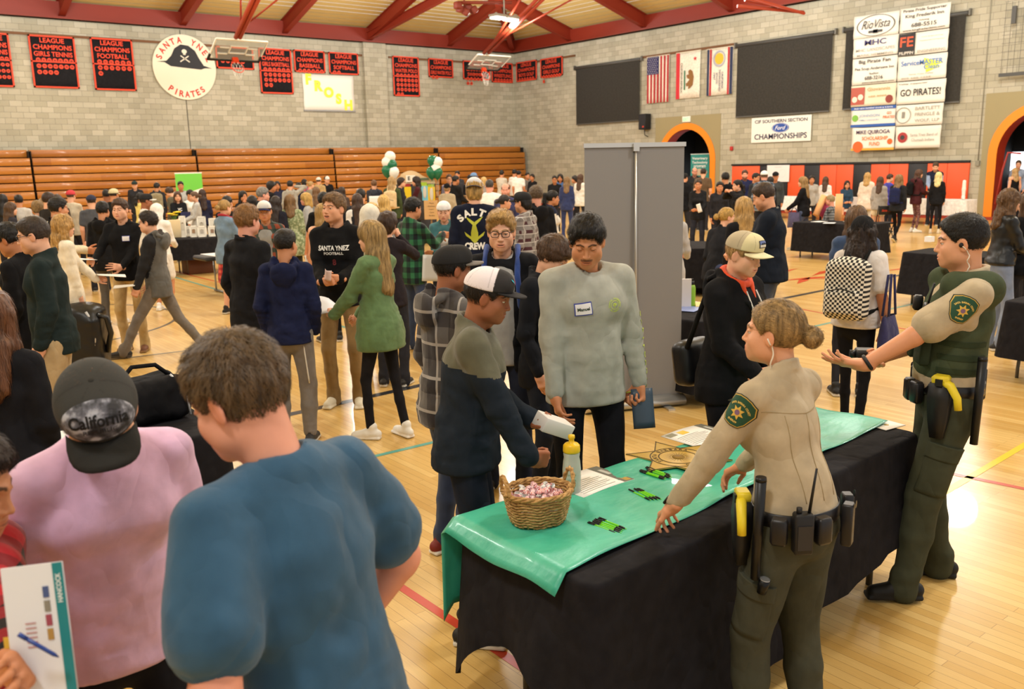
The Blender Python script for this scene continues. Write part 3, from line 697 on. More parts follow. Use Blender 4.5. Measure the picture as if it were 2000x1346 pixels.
def garments(s, k, root, P, g, lv, seed):
    top = s.get('top', 'long'); tc = s.get('topc', '333333'); tm = s.get('topm') or cloth(tc)
    th = s.get('th', dict(tee=.010, long=.012, hoodie=.019, jacket=.020, fleece=.028, shirt=.014, dress=.012, puffer=.034, tank=.004, coat=.028).get(top, .012))
    hem = s.get('hem', .80 if top in ('hoodie', 'jacket', 'fleece') else .84); sl = s.get('sleeve', 'short' if top in ('tee', 'dress') else ('none' if top in ('tank',) else 'long'))
    q = torso_sdf(s, k, th, sl, hem, s.get('flare', .0), s.get('wide', 0.))
    coll = s.get('collar', {'tee': 0, 'long': 0, 'tank': 0, 'dress': 0}.get(top, 1))
    nb = k.pt((0, -.022, 1.478)); Rn = k.Rc@rotm('X', -18)
    if top in ('hoodie',) and not s.get('hoodup'):
        q.u(torus(k.pt((0, -.030, 1.520)), k.Rc@rotm('X', -26), .092, .090, .025), .015); q.u(ell(k.pt((0, -.150, 1.425)), (.105, .048, .105), k.Rc@rotm('X', 14)), .022); q.u(torus(k.pt((0, -.115, 1.50)), k.Rc@rotm('X', 30), .092, .050, .020), .015); q.sub(ell(k.pt((0, -.095, 1.545)), (.066, .042, .05), k.Rc), .03)
    elif coll: q.u(torus(k.pt((0, -.022, 1.502)), Rn, .076 if not k.fem else .068, .075 if not k.fem else .066, .011+.25*th), .014); q.u(torus(k.pt((0, -.028, 1.530)), Rn, .073 if not k.fem else .065, .072 if not k.fem else .063, .008+.15*th), .010)
    # neck opening
    r = (.052 if k.fem else .061)+(.0 if not s.get('wideneck') else s['wideneck'])
    q.sub(cone(k.pt((0, -.012, 1.492)), k.np+(k.np-k.pt((0, -.03, 1.40))), r, r+.012), .008)
    if top in ('tee', 'long') and lv < 2 and not s.get('bare'): q.u(torus(k.pt((0, -.008, 1.490)), k.Rc@rotm('X', -20), r+.007, r+.008, .006), .004)
    if s.get('vneck'): q.sub(cone(k.pt((0, .12, 1.47)), k.pt((0, .16, 1.47-s['vneck'])), .045, .006), .006)
    if s.get('openf'): q.sub(rbox(k.pt((0, .16, 1.15)), (s['openf'], .16, .8), k.Rc, .01), .012)
    if s.get('bare'): q.cut(plane(k.pt((0, 0, 1.40)), k.Rc@np.array([0, 0, 1.])), .01)
    folds(q, s, k, s.get('fold', .008 if th < .02 else .012), seed)
    if top == 'fleece': q.disp(lambda X: F32(.006)*vnoise(X, 80))
    if top == 'puffer': q.disp(lambda X: F32(.009)*np.abs(np.sin(X[:, 2]*F32(60)))-F32(.006))
    crop_plane_hem(q, k, hem, s.get('hemtilt', 0))
    V, Q = mesh_sdf(q, g['sh']*s.get('shres', 1.)); nm = dict(tee='t_shirt', long='shirt', hoodie='hoodie', jacket='jacket', fleece='fleece_jacket', shirt='shirt', dress='dress', puffer='puffer_jacket', tank='top', coat='coat').get(top, 'shirt')
    so = npmesh(nm, V, Q, tm, root); P['top'] = so; P['topVQ'] = (V, Q); P['th'] = th
    if s.get('slvc') or s.get('yoke'):
        so.data.materials.append(s.get('slvm') or cloth(s.get('slvc', tc))); so.data.materials.append(cloth(s.get('yoke', tc)))
        Wc = k.W
        def fn(C):
            L = (C-Wc)@k.Rc; z = L[:, 2]+1.04; r_ = np.zeros(len(C)); a = arm_dist(k, C); t = cone(k.pt((0, 0, 1.0)), k.pt((0, 0, 1.36)), .125*k.b)(C)
            if s.get('slvc'): r_[a < t-.004] = 1
            if s.get('yoke'): r_[(z > s.get('yokez', 1.33)+.28*np.maximum(L[:, 1], 0)*0) & (r_ == 0)] = 2
            if s.get('yoke'): r_[(z > 1.405)] = 2
            return r_
        facemask(so, fn)
    if s.get('under'):   # something visible under an open front
        q2 = torso_sdf(s, k, th*.25, 'none', hem+.03); q2.sub(cone(k.pt((0, -.012, 1.49)), k.np+(k.np-k.pt((0, -.03, 1.40))), r-.002, r+.01), .008); crop_plane_hem(q2, k, hem+.03); V2, Q2 = mesh_sdf(q2, g['sh']); P['under'] = npmesh('undershirt', V2, Q2, cloth(s['under']), root); P['underVQ'] = (V2, Q2)
    # --- trousers / skirt
    bot = s.get('bot', 'pants'); bc = s.get('botc', '2A2A30'); bm = s.get('botm') or cloth(bc, weave=1200); q = None; pz = k.pel[2]
    if s.get('nolegs'): return
    tight = dict(pants=0., jeans=0., slim=-.010, leggings=-.016, cargo=.016, shorts=.012, skirt=0, jogger=.012).get(bot, 0.)
    f = k.fem; b = k.b; q = SDF(); topz = s.get('waist', .98 if hem < .95 else 1.03)
    q.u(ell(k.pel+np.array([0, -.006, 0]), ((.158 if f else .152)*b+max(tight, -.006), (.122 if f else .116)*b+max(tight, -.006), .16)))
    cut = s.get('cutl', .52 if bot == 'shorts' else 0)
    for sd, sg in (('R', 1), ('L', -1)):
        H, Kn, An = k.hip[sd], k.kn[sd], k.an[sd]
        if bot == 'skirt': q.u(cone(k.pel, k.pel-np.array([0, 0, .38]), .12, .16), .05); break
        if bot == 'shorts': q.u(cone(H, H+(Kn-H)*s.get('shortl', .75), .092*b+tight, .085+tight), .03); continue
        q.u(cone(H, Kn, (.088 if not f else .090)*b**.6+tight, .060*b**.4+tight), .03)
        cf = .052+tight; q.u(cone(Kn, Kn+(An-Kn)*.45, .058*b**.4+tight, cf+.004), .02); e = An+np.array([0, -.005, -.045]) if bot not in ('leggings', 'slim', 'jogger') else An+np.array([0, 0, .02]); q.u(cone(Kn+(An-Kn)*.45, e, cf+.004, .046+tight*.6 if bot not in ('leggings', 'slim') else .036), .02)
        if bot in ('pants', 'jeans', 'cargo'): q.u(cone(An+np.array([0, 0, .03]), An+np.array([0, .01, -.04]), .055+tight*.5, .058+tight*.5), .02)
    if not s.get('sit'): q.cut(plane((0, 0, topz), (0, 0, 1)), .006)
    sp = F32(seed*2.1); kns = [A(k.kn[x]) for x in 'RL']; ans = [A(k.an[x]) for x in 'RL']; amp = dict(leggings=.002, slim=.004, shorts=.006, cargo=.010, jogger=.008).get(bot, .006)
    def ff(X):
        w = np.zeros(len(X), F32)
        for e in kns: w += F32(.8)*np.exp(-((X-e)**2).sum(1)/F32(.012))
        for e in ans: w += F32(1.3)*np.exp(-((X-e)**2).sum(1)/F32(.016))
        w += F32(.6)*np.exp(-((X[:, 2]-F32(pz-.08))/F32(.08))**2)
        return F32(amp)*(vnoise(X*A((1.1, 1.1, .6))+sp, 13)*1.3)+F32(amp*1.6)*np.minimum(w, 1.4)*(np.abs(vnoise(X*A((.6, .6, 2.0))+sp, 22))-F32(.22))
    q.disp(ff); V, Q = mesh_sdf(q, g['pt']); nm = dict(pants='trousers', jeans='jeans', slim='jeans', leggings='leggings', cargo='cargo_trousers', shorts='shorts', skirt='skirt', jogger='joggers').get(bot)
    P['bot'] = npmesh(nm, V, Q, bm, root); P['botVQ'] = (V, Q)
    if bot in ('shorts', 'skirt'):
        q = SDF()
        for sd in 'RL':
            H, Kn, An = k.hip[sd], k.kn[sd], k.an[sd]; q.u(cone(H, Kn, .075, .052), .01); q.u(cone(Kn, Kn+(An-Kn)*.4, .052, .052), .02); q.u(cone(Kn+(An-Kn)*.4, An, .052, .034), .02)
        V, Q = mesh_sdf(q, g['pt']*.8); o = npmesh('bare_legs', V, Q, skinmat(), root, col=np.tile(sk_of(s), (len(V), 1)))
    # --- shoes
    if s.get('noshoes'): return
    sc = np.array(srgb(s.get('shoe', '22201F'))); so_ = np.array(srgb(s.get('sole', 'D8D4CC')))
    for sd in 'RL':
        An, t = k.an[sd], k.toe[sd]; x = np.array([t[1], -t[0], 0]); pit = s.get('tip'+sd, 0.); R = np.stack([x, t, np.array([0, 0, 1.])], 1)@rotm('X', pit); o = An
        L = lambda a, b_, c: o+R@np.array([a, b_, c-.085])
        q = SDF(); q.u(cone(L(0, -.055, .045), L(0, .03, .050), .036, .040)); q.u(cone(L(0, .03, .045), L(.004*(1 if sd == 'R' else -1), .135, .032), .042, .034), .02); q.u(cone(L(0, -.01, .06), L(0, -.015, .105), .038, .040), .02)
        q.u(rbox(L(0, .045, .014), (.078, .255, .026), R, .012), .008); q.cut(plane(L(0, 0, .0015), R@np.array([0, 0, -1.])), .002)
        V, Q = mesh_sdf(q, g['so'], pad=.015); z = ((V-o)@R)[:, 2]+.085; C = np.where((z < .026)[:, None], so_, sc)
        if lv == 0:
            yy = ((V-o)@R); lac = (np.abs(yy[:, 0]) < .022) & (yy[:, 1] > .02) & (yy[:, 1] < .11) & (np.sin(yy[:, 1]*420) > .3) & (z > .06); C[lac] = C[lac]*.5+np.array(so_)*.5
        npmesh('shoe', V, Q, vcolmat('shoe_leather'), root, col=C)
def sk_of(s): return np.array(srgb(SKIN.get(s.get('skin', 'light'), s.get('skin', 'DBA07C'))))
# ------------------------------------------------------------------ decals laid on a garment
def bvh_of(*objs):
    vs, fs = [], []
    for o in objs:
        b = len(vs); vs += [v.co.copy() for v in o.data.vertices]; fs += [tuple(b+i for i in p.vertices) for p in o.data.polygons]
    return BVHTree.FromPolygons(vs, fs)
def lay(mb, bv, o, u, v, n, off=.003, reach=.25):
    """mb holds flat geometry in (a,b,c): drop it along -n on the surface"""
    o, u, v, n = (np.array(q, float) for q in (o, u, v, n)); out = []; last = None
    for a, b, c in mb.v:
        p = o+u*a+v*b+n*reach; h = bv.ray_cast(Vector(p), Vector(-n), reach*2)
        q = np.array(h[0]) if h[0] is not None else (o+u*a+v*b+n*(last if last is not None else 0)); last = (q-o)@n; out.append(tuple(q+n*(off+c)))
    mb.v = out; return mb
def dense(poly, mx=.02):
    """filled outline as a fine grid-free fan: triangulated and subdivided so that it can drape"""
    import bmesh
    b = bmesh.new(); vs = [b.verts.new((x, y, 0)) for x, y in poly]; b.faces.new(vs); bmesh.ops.triangulate(b, faces=b.faces)
    for _ in range(6):
        e = [e for e in b.edges if e.calc_length() > mx]
        if not e: break
        bmesh.ops.subdivide_edges(b, edges=e, cuts=1); bmesh.ops.triangulate(b, faces=b.faces)
    V = [tuple(v.co) for v in b.verts]; b.verts.index_update(); Fc = [tuple(v.index for v in f.verts) for f in b.faces]; b.free(); return V, Fc
XA, YA, ZA = (1, 0, 0), (0, 1, 0), (0, 0, 1)

def hw(P, q):
    """person's own coordinates -> world"""
    c, n = math.cos(P['yaw']), math.sin(P['yaw']); q = np.asarray(q, float)*P['K']; return np.array([P['loc'][0]+c*q[0]-n*q[1], P['loc'][1]+n*q[0]+c*q[1], P['loc'][2]+q[2]])
def attach(P, o):
    """place a carried thing, built in the carrier's coordinates"""
    o.location = P['loc']; o.rotation_euler = (0, 0, P['yaw']); o.scale = (P['K'],)*3; return o
def carried(P, name, mb, mat, label, cat): return attach(P, prop(name, mb, mat, label, cat))
def sheet(P, c, d, n, w, h, label, cat='papers', name='paper_sheet', mat=None, th=.003, bend=.02, text=None):
    """a held sheet or booklet: c centre, d long direction, n facing, in the carrier's coordinates"""
    d = unit(d); n = unit(np.asarray(n, float)-d*(np.asarray(n, float)@d)); s = np.cross(d, n); c = np.asarray(c, float); mb = MB()
    mb.grid(lambda a, b: c+s*(a-.5)*w+d*(b-.5)*h+n*bend*math.cos((a-.5)*3)*(.5+b), 6, 6, th)
    o = carried(P, name, mb, mat or plain('E9E7E2', .7, name='paper'), label, cat)
    return o, (c, s, d, n)
def backpack(P, label, c='22222A', mat=None, w=.30, h=.44, d=.16, z=1.22, y=-.22):
    k = P['k']; q = SDF(); C = k.pt((0, y, z)); R = k.Rc; q.u(rbox(C, (w, d, h), R, .06)); q.u(ell(k.pt((0, y, z+h*.42)), (w*.42, d*.42, h*.16), R), .05); q.u(rbox(k.pt((0, y-d*.5, z-h*.2)), (w*.8, .09, h*.42), R, .04), .015); q.disp(lambda X: F32(.007)*vnoise(X, 14))
    V, Q = mesh_sdf(q, .014); o = npmesh('backpack', V, Q, mat or cloth(c, weave=500)); tag(o, label, 'backpack'); attach(P, o)
    mb = MB()
    for sg in (-1, 1): mb.tube([k.pt((sg*.07, y+.06, z+h*.42)), k.pt((sg*.095, -.03, 1.555)), k.pt((sg*.105, .11, 1.40)), k.pt((sg*.12, .12, 1.22)), k.pt((sg*.17, .0, 1.06)), k.pt((sg*.12, y+.05, z-h*.42))], .018, 8)
    mb.build('straps', cloth(c), o); mb = MB(); mb.tube([k.pt((-.04, y, z+h*.5)), k.pt((0, y-.01, z+h*.5+.05)), k.pt((.04, y, z+h*.5))], .008, 8); mb.build('grab_handle', cloth(c), o)
    mb = MB(); mb.tube([k.pt((a, y-d*.52-.03, z+.02-.03*abs(a)/.12)) for a in np.linspace(-.11, .11, 8)], .005, 6); mb.build('zipper', plain('0F0F10', .5, name='zip'), o); return o
def tote(P, top, label, c='2B2B55', w=.30, h=.36, L=.25):
    """soft bag hanging from a point in the carrier's coordinates"""
    top = np.asarray(top, float); mb = MB()
    def f(a, b):
        t = 2*math.pi*a; z = -L-h*b; ww = w/2*(.85+.15*b); d = .02+.05*math.sin(b*2.4)
        return top+np.array([d*math.cos(t)*(1+.2*math.sin(3*t)), ww*math.sin(t), z+.012*math.sin(5*t)*b])
    mb.grid(f, 24, 10); mb.add([f(i/24, 1) for i in range(24)], [tuple(range(24))]); o = carried(P, 'tote_bag', mb, cloth(c, weave=300), label, 'bag')
    for x in (-.012, .012): mb = MB(); mb.tube([top+np.array([x*2, -w*.25, -L]), top+np.array([x, -.03, -.02]), top+np.array([x, .03, -.02]), top+np.array([x*2, w*.25, -L])], .010, 6); mb.build('strap', cloth(c), o)
    return o
# ------------------------------------------------------------------ room
X0, Y0 = -7., -6.     # extents behind and beside the camera
def blockmat():
    t = NT('concrete_block'); tc = t.coord('Object'); sp = t.sep(tc); cb = t.n('ShaderNodeCombineXYZ')
    u = t.math('ADD', sp[0], sp[1]); t.l(u, cb.inputs[0]); t.l(sp[2], cb.inputs[1])
    b = t.n('ShaderNodeTexBrick', offset=.5, squash=1.); t.l(cb.outputs[0], b.inputs['Vector'])
    b.inputs['Scale'].default_value = 1; b.inputs['Brick Width'].default_value = .4064; b.inputs['Row Height'].default_value = .2032; b.inputs['Mortar Size'].default_value = .006; b.inputs['Mortar Smooth'].default_value = .3; b.inputs['Bias'].default_value = -.1
    b.inputs['Color1'].default_value = (*srgb('C0BAA6'), 1); b.inputs['Color2'].default_value = (*srgb('A9A48F'), 1); b.inputs['Mortar'].default_value = (*srgb('8B887A'), 1)
    c = t.mix(.5, b.outputs['Color'], t.ramp(t.noise(.7, detail=4), [(.3, .72), (.7, 1.)]), 'MULTIPLY'); c = t.mix(.35, c, t.ramp(t.noise(60, detail=2), [(.3, .7), (.7, 1.)]), 'MULTIPLY')
    t.base(c); t.bump(t.math('MULTIPLY', b.outputs['Fac'], -1.), .5, .01); t.set(rough=.9, spec=.2); return t.m
BLOCK = blockmat(); CONC = plain('9A8F6C', .9, name='rendered_concrete')
def floormat():
    t = NT('maple_floor'); r = t.map(rot=(0, 0, R2(90))); b = t.n('ShaderNodeTexBrick', offset=.37); t.l(r, b.inputs['Vector'])
    b.inputs['Scale'].default_value = 1; b.inputs['Brick Width'].default_value = 1.1; b.inputs['Row Height'].default_value = .057; b.inputs['Mortar Size'].default_value = .0012; b.inputs['Bias'].default_value = 0.
    b.inputs['Color1'].default_value = (*srgb('E0BC78'), 1); b.inputs['Color2'].default_value = (*srgb('D0A55C'), 1); b.inputs['Mortar'].default_value = (*srgb('A07A42'), 1)
    c = t.mix(.3, b.outputs['Color'], t.ramp(t.noise(9, t.map((14, .9, 1)), detail=4), [(.3, .7), (.75, 1.)]), 'MULTIPLY')
    t.base(c); t.set(rough=.28, spec=.45, coat=.1); t.bump(t.noise(5, detail=2), .03, .01); return t.m
mb = MB(); mb.box(((X0+XR)/2, (Y0+YL)/2, -.1), (XR-X0+4, YL-Y0+4, .2)); FLOOR = struct('floor', mb, floormat())
# back wall with the pilaster
mb = MB(); mb.box(((X0+XR)/2, YL+.15, 4.3), (XR-X0+.6, .3, 8.8)); WL = struct('wall_back', mb, BLOCK)
xa, xb = lw(710, 180)[0], lw(753, 180)[0]
mb = MB(); mb.box(((xa+xb)/2, YL-.10, ZB/2), (xb-xa, .20, ZB)); struct('trim_pilaster', mb, BLOCK)['label'] = 'pilaster of grey concrete block on the back wall'
mb = MB()
for px, y0, y1 in ((362, 200, 290), (714, 90, 285)):
    x = lw(px, 180)[0]; mb.box((x, YL-.004 if px < 700 else YL-.004, 4.), (.03, .012, 7.0))
struct('trim_control_joint', mb, plain('57544A', .9, name='joint_sealant'))
# right wall built round its two arched doorways
def arch_geo(pl, pr, apex, foot=0.):
    yl, yr = rw(*pl)[1], rw(*pr)[1]; return yl, yr, rw(*apex)[2]
A1R, A1T = rw(1397, 345)[1], rw(1343, 240)[2]; A1C = rw(1341, 240)[1]; A1W = A1C-A1R
A2L = rw(1927, 345)[1]; A2W = A1W; A2C = A2L-A2W; A2T = A1T
S1 = (rw(1281, 240)[1], rw(1408, 240)[1], rw(1400, 222)[2]); S2 = (rw(1921, 260)[1], A2C-(rw(1921, 260)[1]-A2C), S1[2]+.02)
def wallslab(y0, y1, z0, z1, mb): mb.box((XR+.2, (y0+y1)/2, (z0+z1)/2), (.4, abs(y1-y0), z1-z0))
mb = MB(); ys = [YL+.3, S1[0], S1[1], S2[0], S2[1], Y0]
wallslab(ys[0], ys[1], 0, 8.7, mb); wallslab(ys[1], ys[2], S1[2], 8.7, mb); wallslab(ys[2], ys[3], 0, 8.7, mb); wallslab(ys[3], ys[4], S2[2], 8.7, mb); wallslab(ys[4], ys[5], 0, 8.7, mb)
WR = struct('wall_right', mb, BLOCK)
def arch(n, S, yc, w, top, t=.62):
    """rendered surround with a round-headed opening, an orange band on it and the dark vestibule behind"""
    ro = w; zs = top-ro; ri = ro-t*.42; N = 24
    out = [(yc+ri*math.cos(a), zs+ri*math.sin(a)) for a in np.linspace(0, math.pi, N)]
    mb = MB(); xs = XR-.02
    # surround: strips between the rectangle and the arch
    def strip(P, Q, x0, x1):
        for i in range(len(P)-1):
            mb.add([(x0, *P[i]), (x0, *P[i+1]), (x0, *Q[i+1]), (x0, *Q[i]), (x1, *P[i]), (x1, *P[i+1]), (x1, *Q[i+1]), (x1, *Q[i])], [(0, 1, 2, 3), (7, 6, 5, 4), (0, 4, 5, 1), (3, 2, 6, 7)])
    top_l = [(yc+ri, 0)]+out+[(yc-ri, 0)]
    y0, y1 = max(S[:2]), min(S[:2]); rect = [(y0, 0)]+[(np.clip(yc+(y0-yc)*1.6*math.cos(a), y1, y0), np.clip(zs+(S[2]-zs)*1.5*math.sin(a)*1.0, 0, S[2])) for a in np.linspace(0, math.pi, N)]+[(y1, 0)]
    strip(top_l, rect, xs, XR+.38); struct(f'wall_surround_{n}', mb, CONC, label='rendered concrete surround of the arched doorway')
    mb = MB(); oo = [(yc+ro, 0)]+[(yc+ro*math.cos(a), zs+ro*math.sin(a)) for a in np.linspace(0, math.pi, N)]+[(yc-ro, 0)]
    strip(top_l, oo, xs-.03, xs+.02); struct(f'trim_arch_{n}', mb, plain('F08A1E', .5, name='orange_gloss'), label='orange painted arch band')
    mb = MB(); r2 = ri-.005; ii = [(yc+r2, 0)]+[(yc+r2*math.cos(a), zs+r2*math.sin(a)) for a in np.linspace(0, math.pi, N)]+[(yc-r2, 0)]
    for i in range(len(ii)-1): mb.add([(xs, *ii[i]), (xs, *ii[i+1]), (XR+.5, *ii[i+1]), (XR+.5, *ii[i])], [(0, 1, 2, 3)])
    struct(f'trim_reveal_{n}', mb, plain('A8341C', .5, name='red_gloss'))
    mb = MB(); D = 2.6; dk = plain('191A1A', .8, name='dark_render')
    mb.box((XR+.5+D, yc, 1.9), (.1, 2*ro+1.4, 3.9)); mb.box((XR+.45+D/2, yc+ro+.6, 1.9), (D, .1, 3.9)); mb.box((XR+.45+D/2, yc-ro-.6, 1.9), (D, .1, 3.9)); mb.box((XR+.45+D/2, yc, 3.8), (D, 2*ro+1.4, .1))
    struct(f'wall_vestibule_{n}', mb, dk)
    return zs, ri
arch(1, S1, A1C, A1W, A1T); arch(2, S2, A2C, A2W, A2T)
def doorwin(n, y, z0, z1, w):
    mb = MB(); x = XR+3.02; mb.box((x, y, 1.05), (.06, .95, 2.1)); d = struct(f'door_{n}', mb, plain('232323', .5, name='black_door'))
    mb = MB(); mb.box((x-.035, y, (z0+z1)/2), (.02, w, z1-z0)); mb.build('window_pane', plain('F4F8FF', .3, name='daylit_pane', emit=3.), d)
doorwin(1, rw(1331, 335)[1]+1.3, 1.1, 1.95, .42)
c = hit(1985, 327, 0, XR+3.); doorwin(2, c[1], 1.35, 2.1, .75)
# roof: ring beam, rafters, decking
RED = plain('7E2510', .55, name='red_oxide_steel'); DECK_T = NT('roof_decking')
w_ = DECK_T.n('ShaderNodeTexWave', wave_type='BANDS', bands_direction='DIAGONAL'); 
sp = DECK_T.sep(DECK_T.coord()); DECK_T.base(DECK_T.mix(.25, srgb('CDB576'), DECK_T.ramp(DECK_T.noise(.5, detail=3), [(.3, .7), (.7, 1.)]), 'MULTIPLY')); DECK_T.set(rough=.8, spec=.2)
BH = .60; mb = MB(); mb.box(((X0+XR)/2, YL-.14, ZB+BH/2), (XR-X0, .28, BH)); mb.box(((X0+XR)/2, YL-.22, ZB+.02), (XR-X0, .44, .04)); struct('trim_ring_beam_back', mb, RED)
mb = MB(); mb.box((XR-.14, (Y0+YL)/2, ZB+BH/2), (.28, YL-Y0, BH)); mb.box((XR-.22, (Y0+YL)/2, ZB+.02), (.44, YL-Y0, .04)); struct('trim_ring_beam_right', mb, RED)
RP = math.tan(R2(17)); RUN = 14.
def rafter(p, d, L=RUN, dep=.50, w=.24, pit=RP):
    """sloping roof beam from p going in horizontal direction d"""
    d = unit(d); a = np.array(p, float); e = a+np.array([d[0], d[1], pit])*L; t = unit(e-a); s = unit(np.cross(t, (0, 0, 1))); up = np.cross(s, t); mb = MB()
    mb.box((a+e)/2, (w*.35, np.linalg.norm(e-a), dep), np.stack([s, t, up], 1))
    for q in (-1, 1): mb.box((a+e)/2+up*q*dep/2, (w, np.linalg.norm(e-a), .03), np.stack([s, t, up], 1))
    return mb
n = 1
for x in (4.05, 8.34, 12.67, 16.91, 20.97, 25.28):
    struct(f'trim_rafter_{n}', rafter((x, YL-.15, ZB+.33), (0, -1, 0)), RED); n += 1
for y in (32.0, 27.32, 22.72, 18.2, 13.7):
    struct(f'trim_rafter_{n}', rafter((XR-.15, y, ZB+.33), (-1, 0, 0)), RED); n += 1
struct(f'trim_rafter_{n}', rafter((XR-.15, YL-.15, ZB+.33), (-1, -1, 0), RUN*1.414, pit=RP/1.414), RED); n += 1
q = lw(720, 76, .3); struct(f'trim_rafter_{n}', rafter((q[0], YL-.3, ZB+.25), (0.12, -1, 0), RUN, .32, .2, RP*.62), RED); n += 1
# decking: two hipped slopes with fine ribs parallel to the walls, and the flat above the court
def deck(a, d, along, n_rib):
    pass
mb = MB(); z0 = ZB+BH-.02; zt = z0+RP*RUN; NR = 46
def zof(k): return z0+RP*RUN*k/NR
for k in range(NR):
    r0, r1 = RUN*k/NR, RUN*(k+.5)/NR; r2 = RUN*(k+1)/NR; zz = zof(k); z1 = z0+RP*r1; z2 = z0+RP*r2
    for (ra, za, rb, zb) in ((r0, zz, r1, z1), (r1, z1+.012, r2, z2+.012)):
        mb.add([(X0, YL-ra, za), (XR-ra, YL-ra, za), (XR-rb, YL-rb, zb), (X0, YL-rb, zb)], [(0, 1, 2, 3)])
        mb.add([(XR-ra, YL-ra, za), (XR-ra, Y0, za), (XR-rb, Y0, zb), (XR-rb, YL-rb, zb)], [(0, 1, 2, 3)])
mb.add([(X0, YL-RUN, zt), (XR-RUN, YL-RUN, zt), (XR-RUN, Y0, zt), (X0, Y0, zt)], [(0, 1, 2, 3)])
struct('ceiling', mb, DECK_T.m)
mb = MB(); mb.box((X0-.1, (Y0+YL)/2, 6), (.2, YL-Y0, 12.)); struct('wall_left', mb, BLOCK)
# timber rail behind the banners
WOODR = plain('6E4A2C', .7, name='stained_wood')
def rail(n, a, b, side):
    mb = MB(); a = np.array(a); b = np.array(b); c = (a+b)/2; L = np.linalg.norm(b-a); z = c[2]
    mb.box((c[0], YL-.025, z), (L, .05, .09)) if side == 'L' else mb.box((XR-.025, c[1], z), (.05, L, .09)); struct(f'trim_rail_{n}', mb, WOODR)
zr = lw(300, 82)[2]; A_ = lambda px: np.array([lw(px, 90)[0], YL, zr])
rail(1, A_(-60), A_(706), 'L'); rail(2, A_(757), np.array([XR, YL, zr]), 'L'); rail(3, np.array([XR, YL, zr]), np.array([XR, rw(1124, 106)[1], zr]), 'R'); rail(4, np.array([XR, rw(1255, 108)[1], rw(1340, 100)[2]]), np.array([XR, rw(1440, 92)[1], rw(1340, 100)[2]]), 'R')
# conduit and bell on the right wall
mb = MB(); y = rw(1912, 300)[1]; mb.tube([(XR-.02, y, 9), (XR-.02, y, rw(1910, 316)[2])], .014, 8); mb.box((XR-.04, y, rw(1910, 319)[2]), (.08, .12, .16)); struct('trim_conduit', mb, plain('8A8676', .5, name='grey_conduit'))
# court markings
def line(name, pts, w, c):
    mb = MB(); 
    for a, b in zip(pts[:-1], pts[1:]):
        a, b = np.array(a, float), np.array(b, float); d = unit(b-a); s = np.array([-d[1], d[0], 0])*w/2; z = np.array([0, 0, .0015])
        mb.add([a-s+z, b-s+z, b+s+z, a+s+z], [(0, 1, 2, 3)])
    o = mb.build(name, plain(c, .3, name='court_paint')); o['kind'] = 'structure'; return o
F = onz
def fl(*px): return [F(x, y) for x, y in px]
def axl(name, px, axis, L0, L1, w, c):
    p = F(*px); a = p.copy(); b = p.copy(); a[axis] += L0; b[axis] += L1; a[2] = b[2] = 0; line(name, [a, b], w, c)
BLK, TEAL_, REDL, YEL_ = '20242C', '5FA39A', 'C4432E', 'E8C53A'
def ext(p, q, a=-.4, b=1.6):
    p, q = F(*p), F(*q); return [p+(q-p)*a, p+(q-p)*b]
line('floor_line_1', ext((560, 811), (870, 742), -.6, 1.05), .10, BLK); line('floor_line_2', ext((1545, 580), (1770, 535), -.9, 2.), .10, BLK)
line('floor_line_3', ext((700, 899), (855, 862), -.5, 1.5), .05, TEAL_); line('floor_line_4', ext((1580, 640), (1800, 590), -.6, 1.8), .05, TEAL_); line('floor_line_5', ext((340, 541), (445, 572), -.7, 3.), .05, TEAL_)
line('floor_line_6', ext((1880, 930), (2000, 955), -3., 3.), .05, REDL); line('floor_line_7', ext((830, 1178), (1060, 1330), -.4, 1.5), .05, REDL); line('floor_line_8', ext((340, 530), (450, 557), -.5, 2.), .04, REDL); line('floor_line_9', ext((1570, 605), (1700, 630), -.5, 2.5), .04, REDL)
line('floor_line_10', ext((1885, 938), (2000, 870), -.5, 1.5), .05, YEL_); line('floor_line_11', ext((1700, 640), (1900, 655), 0, 3), .04, 'E0B050')
cc = F(40, 640); ra = np.linalg.norm(F(345, 620)-cc); line('floor_circle', [cc+ra*np.array([math.cos(t), math.sin(t), 0]) for t in np.linspace(0, 2*math.pi, 60)], .05, '4A4A48')
line('floor_line_12', ext((200, 705), (390, 682), -.3, 1.2), .05, '6A665A')
# painted centre emblem seen between people: loose flame-like strokes
mb = MB(); e0 = F(1565, 533)
ex = unit(F(1650, 523)-F(1540, 540)); ey = np.array([-ex[1], ex[0], 0])
for k in range(9):
    a = random.uniform(-1.5, 1.2); b = random.uniform(-1.0, 1.0); L = random.uniform(.6, 1.5); th = random.uniform(-.5, .5); pts = []
    P = e0+ex*a+ey*b; d = ex*math.cos(th)+ey*math.sin(th); s = np.cross((0, 0, 1), d); w = random.uniform(.10, .2)
    mb.add([P+np.array([0, 0, .0018]), P+d*L*.5+s*w+np.array([0, 0, .0018]), P+d*L+s*w*.4+np.array([0, 0, .0018]), P+d*L*.5-s*w*.4+np.array([0, 0, .0018])], [(0, 1, 2, 3)])
struct('floor_emblem', mb, plain('C2451F', .3, name='court_paint_orange'))
